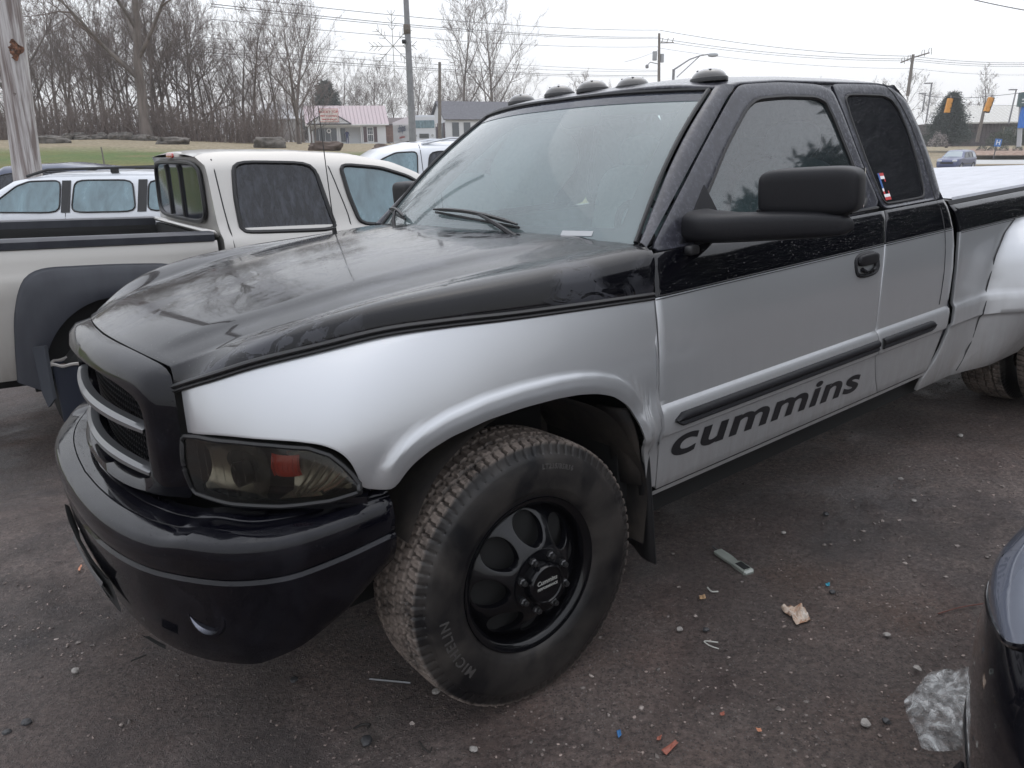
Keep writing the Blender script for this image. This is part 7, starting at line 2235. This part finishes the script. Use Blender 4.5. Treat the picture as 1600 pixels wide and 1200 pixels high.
mb = MB(); rbox(mb, tuple(c_ + Vector((0.1, 0, -0.08))), (0.75, 0.3, 0.28), e=2.6); mb.build('lamp_head', mat('lamp_grey', (0.40, 0.42, 0.43), 0.4), e)

wire_m = mat('cable', (0.10, 0.10, 0.11), 0.6)
def wire(pts, r, label, sag=0.0, group='overhead power lines'):
    P = [at(*p) for p in pts]; Q_ = []
    for a, b_ in zip(P[:-1], P[1:]):
        for t in np.linspace(0, 1, 14)[:-1] if b_ is not P[-1] else np.linspace(0, 1, 14):
            q = a.lerp(b_, t); q = q + Vector((0, 0, -sag * 4 * t * (1 - t))); Q_.append(q)
    o = Q_[0].copy(); mb = MB(); mb.tube([tuple(q - o) for q in Q_], r, 4, cap=False)
    w_ = mb.build('power_line', wire_m, None, smooth=False, label=label, cat='cable', group=group); w_.location = o
ORD = ('topmost', 'second', 'third', 'lowest')
wl = ' overhead cable running across the sky to the transformer pole'
for n_, (v0, v1, r) in enumerate(((-8, 47, 0.020), (6, 58, 0.022), (10, 60, 0.018), (30, 73, 0.016))):
    wire([(330, v0, 48), (1029, v1, 95)], r, ORD[n_] + wl, 0.5)
for n_, (v0, v1, r) in enumerate(((56, 110, 0.014), (72, 112, 0.014), (80, 118, 0.02), (84, 120, 0.014))):
    wire([(300, v0, 50), (1029, v1, 100)], r, ORD[n_] + ' of the low overhead cables behind the light pole', 0.4, 'lower overhead cables')
for n_, (v0, v1, v2, v3, r) in enumerate(((47, 72, 88, 93, 0.024), (60, 80, 92, 95, 0.024), (64, 84, 95, 98, 0.020), (75, 95, 107, 112, 0.016))):
    wire([(1030, v0, 95), (1427, v2, 100), (1700, v3, 105)], r, ORD[n_] + ' overhead cable from the transformer pole past the leaning pole', 0.55, 'overhead cables on the right')
wire([(1030, 78, 95), (975, 97, 85)], 0.016, 'slack service cable dropping left from the transformer pole', 0.1, 'service drops')
wire([(1440, 147, 75), (1482, 151, 72), (1545, 150, 72), (1640, 136, 72)], 0.022, 'span wire that carries the two traffic lights', 0.12, 'traffic light span wires')
wire([(1440, 160, 110), (1700, 164, 110)], 0.018, 'faint cable above the long low building', 0.2, 'faint cables')
wire([(1515, -2, 20), (1640, 22, 20)], 0.010, 'close thick cable crossing the top right corner', 0.02, 'top corner cable')

# traffic lights hanging from the span wire, seen from behind
sigm = textured('signal_yellow', (0.62, 0.27, 0.045), (0.72, 0.34, 0.07), 12, 0.6, 0.1)
for u, v, lb, ln in ((1482.5, 165, 'yellow traffic light in front of the evergreen, left one', 0.12), (1545, 163.5, 'yellow traffic light above the long building, right one', 0.22)):
    p = at(u, v, 72); t_ = empty('traffic_light', lb, 'traffic light', p)
    R = Matrix.Rotation(ln, 3, 'Y')
    mb = MB()
    for k in (-1, 0, 1): mb.box(tuple(R @ Vector((0, 0, k * 0.40))), (0.42, 0.30, 0.385), mat=R)
    mb.build('housing', sigm, t_, smooth=False)
    mb = MB()
    for k in (-1, 0, 1): mb.box(tuple(R @ Vector((0, -0.155, k * 0.40))), (0.30, 0.012, 0.28), mat=R); mb.box(tuple(R @ Vector((0.0, -0.165, k * 0.40 + 0.10))), (0.24, 0.012, 0.03), mat=R)
    mb.build('door_panel', sigm, t_, smooth=False)
    mb = MB(); mb.box(tuple(R @ Vector((0.16, 0.03, -0.02))), (0.14, 0.36, 1.28), mat=R); mb.box(tuple(R @ Vector((0.02, 0.02, -0.62))), (0.40, 0.30, 0.05), mat=R); mb.build('visors', M['seal'], t_, smooth=False)
    mb = MB(); mb.tube([tuple(R @ Vector((0, 0, 0.58))), tuple(R @ Vector((0, 0, 0.82)))], 0.05, 6); mb.build('hanger', gm_, t_)

# long low building on the right
lb0 = at(1494, 224, 112); lb1 = at(1640, 224, 112)
bd = empty('commercial_building', 'long low dark-fronted building with a pale metal roof', 'building', matrix=place_frame((lb0.x - 2, lb0.y, lb0.z - 0.4), (1, 0, 0)))
WL = 26; hb = 3.1
core(bd, 0, WL, 0.3, 12, hb, mat('brown_black_wall', (0.055, 0.045, 0.045), 0.8))
bdm = textured('dark_boards', (0.050, 0.040, 0.042), (0.10, 0.085, 0.085), 5, 0.85, 0.2)
bme = None
for k in range(52):
    mb = MB(); mb.box((0, 0, 0), (0.44, 0.08, hb))
    if bme is None:
        o = mb.build('plank', bdm, bd, smooth=False); bme = o.data
    else: o = link('plank', bme, bd)
    o.location = (0.25 + k * 0.5, 0.26 - 0.02 * (k % 2), hb / 2)
for k in range(7):
    mb = MB(); mb.box((9.0 + k * 1.6, 0.18, 1.4), (1.2, 0.06, 2.1)); wo = mb.build('window', M['housepane'], bd, smooth=False)
    mb = MB(); mb.box((9.0 + k * 1.6 - 0.63, 0.14, 1.4), (0.08, 0.06, 2.2)); mb.build('frame', mat('tan_frame', (0.30, 0.25, 0.22), 0.7), wo, smooth=False)
rm_ = mat('pale_grey_roof_sheet', (0.40, 0.39, 0.36), 0.5)
for k in range(40):
    a, b_ = k * 0.66 - 0.3, (k + 1) * 0.66 - 0.3
    mb = MB(); mb.add([(a + 0.02, -0.8, hb), (b_ - 0.02, -0.8, hb), (b_ - 0.02, 5.5, hb + 2.4), (a + 0.02, 5.5, hb + 2.4), (a + 0.02, -0.8, hb - 0.2), (b_ - 0.02, -0.8, hb - 0.2), (a - 0.02, -0.8, hb + 0.04), (a + 0.02, -0.8, hb + 0.04), (a + 0.02, 5.5, hb + 2.44), (a - 0.02, 5.5, hb + 2.44)], [(0, 1, 2, 3), (4, 5, 1, 0), (6, 7, 8, 9)]); mb.build('roof_sheet', rm_, bd, smooth=False)
mb = MB(); mb.box((WL / 2, 0, 3.0), (0, 0, 0))

# sign pylon at the right edge
py = at(1592, 229, 84); pe = empty('sign_pylon', 'tall blue and grey roadside sign on a pale post at the right edge', 'sign', py)
d = at(1597, 150, 84) - py
mb = MB(); mb.tube([(0, 0, 0), tuple(d)], 0.26, 4); mb.build('post', mat('pale_post', (0.42, 0.43, 0.45), 0.6), pe, smooth=False)
c_ = at(1602, 183, 83.8) - py; mb = MB(); mb.box(tuple(c_), (1.1, 0.3, 2.1)); mb.build('blue_panel', mat('sign_blue', (0.03, 0.16, 0.55), 0.5), pe, smooth=False)
c_ = at(1606, 155.5, 83.7) - py; mb = MB(); mb.box(tuple(c_), (1.9, 0.35, 1.35)); mb.build('grey_panel', mat('sign_grey', (0.07, 0.11, 0.115), 0.5), pe, smooth=False)
c_ = c_ + Vector((-0.35, -0.19, 0.0)); mb = MB(); mb.box(tuple(c_), (0.7, 0.01, 0.14)); mb.box(tuple(c_ + Vector((0, 0, -0.3))), (0.7, 0.01, 0.08)); mb.build('sign_marks', M['trimw'], pe, smooth=False)
# hospital sign
hp = at(1551, 250.5, 79.5); he = empty('hospital_sign', 'small blue hospital sign with white H on a leaning post', 'sign', hp)
d = at(1557.5, 226, 79.5) - hp
mb = MB(); mb.tube([(0, 0, -0.1), tuple(d)], 0.05, 5); mb.build('post', mat('dark_post', (0.07, 0.06, 0.06), 0.7), he)
R = Matrix.Rotation(0.10, 3, 'Y'); c_ = at(1559.5, 223, 79.4) - hp
mb = MB(); mb.box(tuple(c_), (0.66, 0.03, 0.72), mat=R); mb.build('plate', mat('hospital_blue', (0.05, 0.16, 0.42), 0.5), he, smooth=False)
me = text_mesh('H', 0.62, 0.004, 0.012)
for v_ in me.vertices: v_.co = R @ Vector((v_.co.x, -0.02 - v_.co.z, v_.co.y)) + c_
me.materials.clear(); me.materials.append(M['trimw']); link('lettering', me, he)
# thin marker post on the bank
mk, d = pole('marker_post', 'thin slanting marker post on the green bank', 164, 262, 158, 230, 24, 0.025, 0.02, mat('post_grey', (0.16, 0.15, 0.13), 0.8), 'post')
pole('marker_post', 'short stub post on the pale grass left of the house', 352, 223, 352.5, 216, 40, 0.05, 0.04, wood, 'post')
pole('marker_post', 'thin stake on the verge beside the brown rock', 400, 224, 400, 217, 38, 0.05, 0.03, wood, 'post')

# dark blue sport utility vehicle on the road
q0 = at(1514.5, 260.5, 70.2)
root, wid, top = car('blue_suv', 'dark blue sport utility vehicle driving on the road at right', 'suv', (q0.x + 0.35, q0.y + 1.2, ground_z(q0.x, 71)), math.radians(222),
    [(0, 0.6), (0.03, 1.05), (0.25, 1.55), (0.5, 1.68), (1.6, 1.76), (2.5, 1.73), (2.8, 1.65), (3.45, 1.15), (4.3, 1.05), (4.5, 0.9), (4.55, 0.5)],
    [(0.3, 0.82), (0.6, 0.90), (1.08, 0.90), (1.14, 0.87), (1.58, 0.72), (1.74, 0.62)], 0.3, [(0.85, 0.80), (3.6, 0.80), (0.85, -0.80), (3.6, -0.80)],
    [('rear_side_window', [(0.28, 1.14), (1.1, 1.13), (1.1, 1.58), (0.42, 1.56)], mat('pale_reflection_pane', (0.35, 0.38, 0.42), 0.2)), ('rear_door_window', [(1.2, 1.13), (1.95, 1.12), (1.92, 1.60), (1.2, 1.60)], M['darkpane']), ('front_door_window', [(2.05, 1.12), (3.15, 1.12), (2.65, 1.55), (2.02, 1.60)], M['darkpane'])],
    mat('dark_blue_car_paint', (0.035, 0.05, 0.13), 0.35, 0.2, 0.7), R=0.37)
mb = MB(); rows = []
for t in np.linspace(0.06, 0.95, 6):
    x = lerp(2.72, 3.45, t); z = top(x); rows.append([(x, wid(x, z) * 0.9 * u, z + 0.03 * (1 - u * u) + 0.01) for u in np.linspace(-1, 1, 7)])
mb.grid(rows); mb.build('windscreen', mat('screen_grey', (0.25, 0.30, 0.33), 0.2), root, recalc=True)
for sg in (1, -1):
    mb = MB(); rbox(mb, (4.47, 0.60 * sg, 0.88), (0.14, 0.36, 0.18), e=4); mb.build('headlight', mat('suv_lamp', (0.6, 0.62, 0.64), 0.2, 0.2), root)
    mb = MB(); mb.box((2.2, 0.895 * sg, 0.62), (2.0, 0.02, 0.12)); mb.build('side_cladding', M['nut'], root, smooth=False)
mb = MB(); mb.box((4.54, 0, 0.72), (0.04, 1.0, 0.16)); mb.build('grille', M['seal'], root, smooth=False)
# ================================================================== small things on the ground
def on_ground(u, v, h=0.0):
    """point of the lot seen at a pixel"""
    d = prj_ray(u, v); lo, hi = 0.5, 12.0
    for _ in range(40):
        y = (lo + hi) / 2; x = d[0] * y / d[1]; z = EYE + d[2] * y / d[1]
        if z > ground_z(x, y) + h: lo = y
        else: hi = y
    y = (lo + hi) / 2; x = d[0] * y / d[1]
    return Vector((x, y, ground_z(x, y) + 0.006 + h))
# crumpled clear plastic bag
M['bag'] = bpy.data.materials.new('clear_plastic_film'); M['bag'].use_nodes = True
_m = M['bag']; _b = bsdf(_m); _b.inputs['Base Color'].default_value = (0.62, 0.64, 0.64, 1); _b.inputs['Roughness'].default_value = 0.25
_a = noise_node(_m, 14, 5, 0.6, 1.2); L(_m, ramp(_m, _a, [(0.40, 0.05), (0.52, 0.22), (0.60, 0.55)]), _b.inputs['Alpha'])
L(_m, ramp(_m, noise_node(_m, 9, 4, 0.6, 0.5), [(0.3, (0.55, 0.56, 0.56)), (0.75, (0.75, 0.77, 0.77))]), _b.inputs['Base Color'])
outline = [(1412, 1098), (1432, 1078), (1450, 1056), (1475, 1050), (1500, 1060), (1530, 1064), (1550, 1100), (1545, 1150), (1505, 1174), (1442, 1174), (1432, 1150), (1418, 1125)]
cx_, cy_ = 1478, 1112
cen = on_ground(cx_, cy_)
bag = empty('plastic_bag', 'crumpled clear plastic bag lying beside the glossy black car', 'plastic bag', cen)
P = spline([(a, b_, 0) for a, b_ in outline + [outline[0]]], 90)[:-1]
for layer, (hh, sc_) in enumerate(((0.018, 1.0), (0.048, 0.94))):
    mb = MB(); rows = []
    for j in range(15):
        s_ = 1 - j / 14.0
        row = []
        for i, p in enumerate(P):
            g = on_ground(cx_ + (p[0] - cx_) * s_ * sc_, cy_ + (p[1] - cy_) * s_ * sc_) - cen
            n_ = noise.noise(Vector((g.x * 16 + layer * 5, g.y * 16, 2))) ; n2_ = abs(noise.noise(Vector((g.x * 34, g.y * 34, 5 + layer))))
            edge = min(1, (1 - s_) * 4)
            row.append((g.x, g.y, g.z + hh * edge * (0.9 + 0.9 * n_) + 0.020 * n2_ * edge + 0.002))
        rows.append(row)
    mb.grid(rows, close_u=True); mb.build('film', M['bag'], bag, angle=25)
# broken clear plastic lighter shell
a = on_ground(1120, 864); b_ = on_ground(1172, 898)
ax = (b_ - a); Ln = ax.length; ang = math.atan2(ax.y, ax.x)
lt = empty('plastic_strip', 'grey clear plastic strip with a dark window lying on the gravel', 'litter', a, ang)
lt.rotation_euler = (math.radians(3), 0, ang)
clr = mat('cloudy_plastic', (0.26, 0.28, 0.25), 0.25, 0, 0.6)
mb = MB(); w_ = 0.021
rows = []
for x, w2, h in ((0, 0.6, 0.006), (0.03, 0.95, 0.012), (0.35, 1.0, 0.012), (0.55, 0.85, 0.010), (0.62, 1.05, 0.015), (0.95, 1.1, 0.015), (1.0, 0.8, 0.008)):
    rows.append([(x * Ln, -w_ * w2, 0.0), (x * Ln, -w_ * w2, h * 0.8), (x * Ln, -w_ * w2 * 0.8, h), (x * Ln, w_ * w2 * 0.8, h), (x * Ln, w_ * w2, h * 0.8), (x * Ln, w_ * w2, 0)])
mb.grid(rows, close_u=True); mb.add(rows[0], [(0, 1, 2, 3, 4, 5)]); mb.add(rows[-1], [(5, 4, 3, 2, 1, 0)])
mb.build('shell', clr, lt, angle=30, recalc=True)
mb = MB(); mb.box((0.78 * Ln, 0, 0.0158), (0.26 * Ln, w_ * 1.35, 0.002)); mb.build('dark_window', M['dark'], lt, smooth=False)
mb = MB(); mb.tube([(-0.035, 0.006, 0.004), (-0.018, 0.0, 0.008), (0.0, 0.002, 0.006)], 0.004, 5); mb.build('cap', M['bar'], lt)
# soiled paper scrap
def scrap(name, label, pts, m, hh=0.01, cat_='litter', seed=1, fine=26):
    cx2 = sum(p[0] for p in pts) / len(pts); cy2 = sum(p[1] for p in pts) / len(pts); cen = on_ground(cx2, cy2)
    PP = []
    for p, q in zip(pts, pts[1:] + pts[:1]):
        for t in range(6): PP.append((lerp(p[0], q[0], t / 6), lerp(p[1], q[1], t / 6)))
    mb = MB(); rows = []
    for j in range(8):
        s_ = 1 - j / 7.0; row = []
        for p in PP:
            g = on_ground(cx2 + (p[0] - cx2) * s_, cy2 + (p[1] - cy2) * s_) - cen
            row.append((g.x, g.y, g.z + 0.003 + hh * abs(noise.noise(Vector((g.x * fine * 2, g.y * fine * 2, seed)))) * 2))
        rows.append(row)
    mb.grid(rows, close_u=True); o = mb.build(name, m, None, angle=20, label=label, cat=cat_); o.location = cen
    solid(o, 0.0015, 1)
    return o
pm_ = mat('soiled_paper', (0.5, 0.42, 0.34), 0.8); L(pm_, ramp(pm_, noise_node(pm_, 22, 5, 0.7, 0.8), [(0.35, (0.52, 0.48, 0.43)), (0.5, (0.42, 0.33, 0.26)), (0.62, (0.26, 0.13, 0.07))]), bsdf(pm_).inputs['Base Color'])
scrap('paper_scrap', 'crumpled paper scrap with brown stains on the gravel', [(1219, 954), (1250, 951), (1262, 962), (1267, 975), (1252, 977), (1244, 980), (1236, 968), (1226, 962)], pm_, 0.014)
redm = textured('red_plastic', (0.20, 0.055, 0.035), (0.26, 0.09, 0.06), 40, 0.6)
scrap('red_plastic_shard', 'long red plastic shard near the bottom edge of the gravel', [(1033, 1177), (1055, 1161), (1060, 1165), (1041, 1184)], redm, 0.004)
scrap('red_plastic_shard', 'small red chip just left of the long red shard', [(1026, 1156), (1034, 1153), (1032, 1160), (1026, 1161)], redm, 0.004)
scrap('red_plastic_shard', 'small reddish chip right of the long shard, nearer the truck', [(1124, 1118), (1131, 1116), (1132, 1122), (1125, 1122)], redm, 0.004)
scrap('blue_fragment', 'tiny blue fragment below the front tyre', [(963, 1146), (969, 1144), (971, 1153), (966, 1157)], mat('blue_bit', (0.03, 0.12, 0.28), 0.5), 0.004)
scrap('blue_fragment', 'tiny teal fragment above the stained paper scrap', [(1289, 915), (1296, 914), (1296, 919), (1290, 919)], mat('teal_bit', (0.02, 0.20, 0.28), 0.5), 0.004)
scrap('leaf_scrap', 'tan dry leaf lying upper left of the folded white strip', [(1092, 934), (1101, 933), (1103, 939), (1093, 940)], mat('tan_leaf', (0.34, 0.22, 0.12), 0.8), 0.006)
scrap('leaf_scrap', 'orange-brown crumb at the right of the red chips', [(1180, 1141), (1188, 1143), (1190, 1148), (1183, 1147)], mat('orange_leaf', (0.42, 0.18, 0.10), 0.8), 0.006)
scrap('cigarette_end', 'orange cigarette end on the gravel left of the bumper', [(122, 893), (127, 885), (129, 886), (125, 895)], mat('filter_orange', (0.45, 0.20, 0.12), 0.8), 0.006)
pal = textured('pale_stone', (0.20, 0.185, 0.17), (0.32, 0.30, 0.28), 60, 0.8, 0.3, 0.003)
dks = textured('dark_stone', (0.025, 0.025, 0.027), (0.05, 0.05, 0.052), 60, 0.6, 0.3, 0.003)
def stone(u, v, s, m, label, seed):
    p = on_ground(u, v); P_ = ICO[0].copy(); r = np.random.default_rng(seed)
    bm = bmesh.new(); bmesh.ops.create_icosphere(bm, subdivisions=2, radius=s)
    for q in bm.verts: q.co = q.co * (1 + 0.35 * noise.noise(q.co * (1.2 / s) + Vector((seed, 0, 0)))); q.co.z *= 0.6; q.co.x *= 1.15
    me = bpy.data.meshes.new('stone'); bm.to_mesh(me); bm.free(); me.materials.append(m); me.polygons.foreach_set('use_smooth', [True] * len(me.polygons)); me.set_sharp_from_angle(angle=math.radians(35))
    o = link('stone', me, None, label, 'stone'); o.location = p + Vector((0, 0, s * 0.3)); o.rotation_euler = (0, 0, seed)
    return o
for i, (u, v, s, m_, lb) in enumerate(((1352, 1134, 0.013, pal, 'grey rounded stone left of the plastic bag'), (1433, 1048, 0.011, pal, 'square pale stone just above the plastic bag'), (1385, 995, 0.010, pal, 'pale flat stone between paper scrap and black car'), (1300, 928, 0.011, dks, 'grey stone below the teal fragment'), (1384, 1130, 0.010, dks, 'dark stone between the grey stone and the bag'), (42, 1132, 0.013, dks, 'black lump at the lower left, upper one'), (12, 1147, 0.011, dks, 'black lump at the lower left, lower one'),
     (573, 1162, 0.016, dks, 'dark blue-grey lump below the front bumper'), (740, 1175, 0.011, pal, 'grey stone at the bottom under the front tyre'), (1500, 683, 0.014, pal, 'white stone on the gravel behind the cab'), (1407, 751, 0.012, pal, 'pale stone right of the door lettering'), (1427, 785, 0.011, pal, 'round pale stone below the sill of the door'), (1224, 835, 0.010, pal, 'white stone right of the mud flap'), (1290, 806, 0.013, dks, 'dark flat stone below the door lettering'), (118, 1051, 0.012, pal, 'oval pale stone left of the bumper shadow'), (127, 829, 0.014, pal, 'flat pale stone beside the left end of the bumper'),
     (1062, 986, 0.010, pal, 'pale stone above the folded white strip'), (1103, 987, 0.010, dks, 'brown stone above the folded white strip, right one'), (682, 1084, 0.012, pal, 'pale stone at the foot of the front tyre'), (460, 1066, 0.012, dks, 'grey stone in the shade below the fog lamp'))):
    stone(u, v, s, m_, lb, i + 1)
def twig_thing(name, label, pts, r, m, cat_='litter', lift_=0.004):
    P_ = [on_ground(*p) + Vector((0, 0, lift_)) for p in pts]; o0 = P_[0].copy(); S_ = spline([tuple(p - o0) for p in P_], 16)
    mb = MB(); mb.tube([tuple(p) for p in S_], r, 5); o = mb.build(name, m, None, label=label, cat=cat_); o.location = o0
pw_ = mat('pale_strip', (0.42, 0.42, 0.38), 0.6); bw_ = mat('black_twig', (0.02, 0.018, 0.016), 0.8)
twig_thing('folded_strip', 'folded white plastic strip lying open like a V', [(1122, 1008), (1100, 1006), (1109, 1013), (1123, 1018)], 0.0022, pw_)
twig_thing('bent_wire', 'pale bent straw end above the tan leaf', [(1105, 922), (1112, 928), (1122, 928)], 0.003, pw_)
twig_thing('metal_rod', 'thin grey rod in the shade left of the front tyre', [(578, 1065), (610, 1068), (642, 1071)], 0.004, M['bar'])
twig_thing('twig', 'thin dark twig on the asphalt below the bumper corner', [(205, 1037), (229, 1027)], 0.003, bw_)
twig_thing('twig', 'short dark twig left of the bumper at its lower edge', [(140, 852), (148, 849)], 0.004, bw_)
twig_thing('twig', 'hooked black twig under the front tyre', [(655, 1162), (664, 1175), (672, 1180), (675, 1172)], 0.002, bw_)
twig_thing('twig', 'curled black scrap above the blue-grey lump', [(553, 1143), (565, 1137), (578, 1136), (575, 1142)], 0.0035, bw_)
twig_thing('twig', 'reddish twig on the gravel left of the black car', [(1465, 963), (1500, 953), (1537, 947)], 0.0022, mat('red_twig', (0.12, 0.05, 0.04), 0.8))
# open bucket beyond the grille
bu = empty('bucket', 'white-rimmed bucket with reddish contents standing beyond the bumper', 'bucket')
pbk = at(110, 564, 4.7)
bu.location = (pbk.x, pbk.y, ground_z(pbk.x, pbk.y))
hbk = pbk.z - bu.location.z
mb = MB(); mb.lathe([(0.085, 0.0), (0.09, 0.02), (0.103, hbk - 0.03), (0.105, hbk)], 32, axis='z'); mb.build('pail', mat('grey_blue_pail', (0.020, 0.024, 0.036), 0.7, 0, 0, 0.05, 0.2), bu)
mb = MB(); rows = []
for r_, z_ in ((0.104, -0.012), (0.112, -0.008), (0.114, 0.004), (0.106, 0.008), (0.098, 0.0)):
    rows.append([((r_ + 0.004 * math.sin(7 * a)) * math.cos(a), (r_ + 0.004 * math.cos(5 * a)) * math.sin(a), hbk + z_ + 0.004 * math.sin(6 * a + 1)) for a in np.linspace(0, 2 * PI, 48, endpoint=False)])
mb.grid(rows, close_u=True, close_v=True); mb.build('rim', mat('dirty_white_rim', (0.36, 0.34, 0.32), 0.6), bu)
mb = MB(); mb.lathe([(0.100, hbk - 0.03), (0.06, hbk - 0.04), (0.001, hbk - 0.045)], 24, axis='z'); mb.build('contents', textured('rusty_contents', (0.10, 0.06, 0.05), (0.17, 0.11, 0.10), 20, 0.8), bu)
# grey wheel-well mud flap of the pale pickup
pa = at(55, 545, 4.45); mb = MB()
pts = [at(50, 543, 4.5), at(69, 541, 4.5), at(84, 625, 4.25), at(76, 637, 4.2), at(66, 615, 4.25)]
mb.add([tuple(p - pa) for p in pts] + [tuple(p - pa + Vector((0, 0.03, 0))) for p in pts], [(0, 1, 2, 3, 4), (9, 8, 7, 6, 5), (0, 5, 6, 1), (1, 6, 7, 2), (2, 7, 8, 3), (3, 8, 9, 4), (4, 9, 5, 0)])
o = mb.build('pale_pickup_flap', mat('grey_flap_plastic', (0.022, 0.024, 0.029), 0.8, 0, 0, 0.05, 0.15), None, smooth=False, label='grey mud flap by the wheel of the pale pickup', cat='mud flap'); o.location = pa

# ================================================================== thin winter mist
mb = MB(); mb.box((0, 150, 20), (700, 460, 60))
hz = bpy.data.materials.new('mist'); hz.use_nodes = True; hz.node_tree.nodes.clear()
ho = hz.node_tree.nodes.new('ShaderNodeOutputMaterial'); pv = hz.node_tree.nodes.new('ShaderNodeVolumePrincipled')
pv.inputs['Color'].default_value = (0.985, 0.99, 1.0, 1); pv.inputs['Density'].default_value = 0.0008; pv.inputs['Anisotropy'].default_value = 0.2
hz.node_tree.links.new(pv.outputs[0], ho.inputs['Volume'])
mb.build('haze', hz, None, smooth=False, kind='stuff')
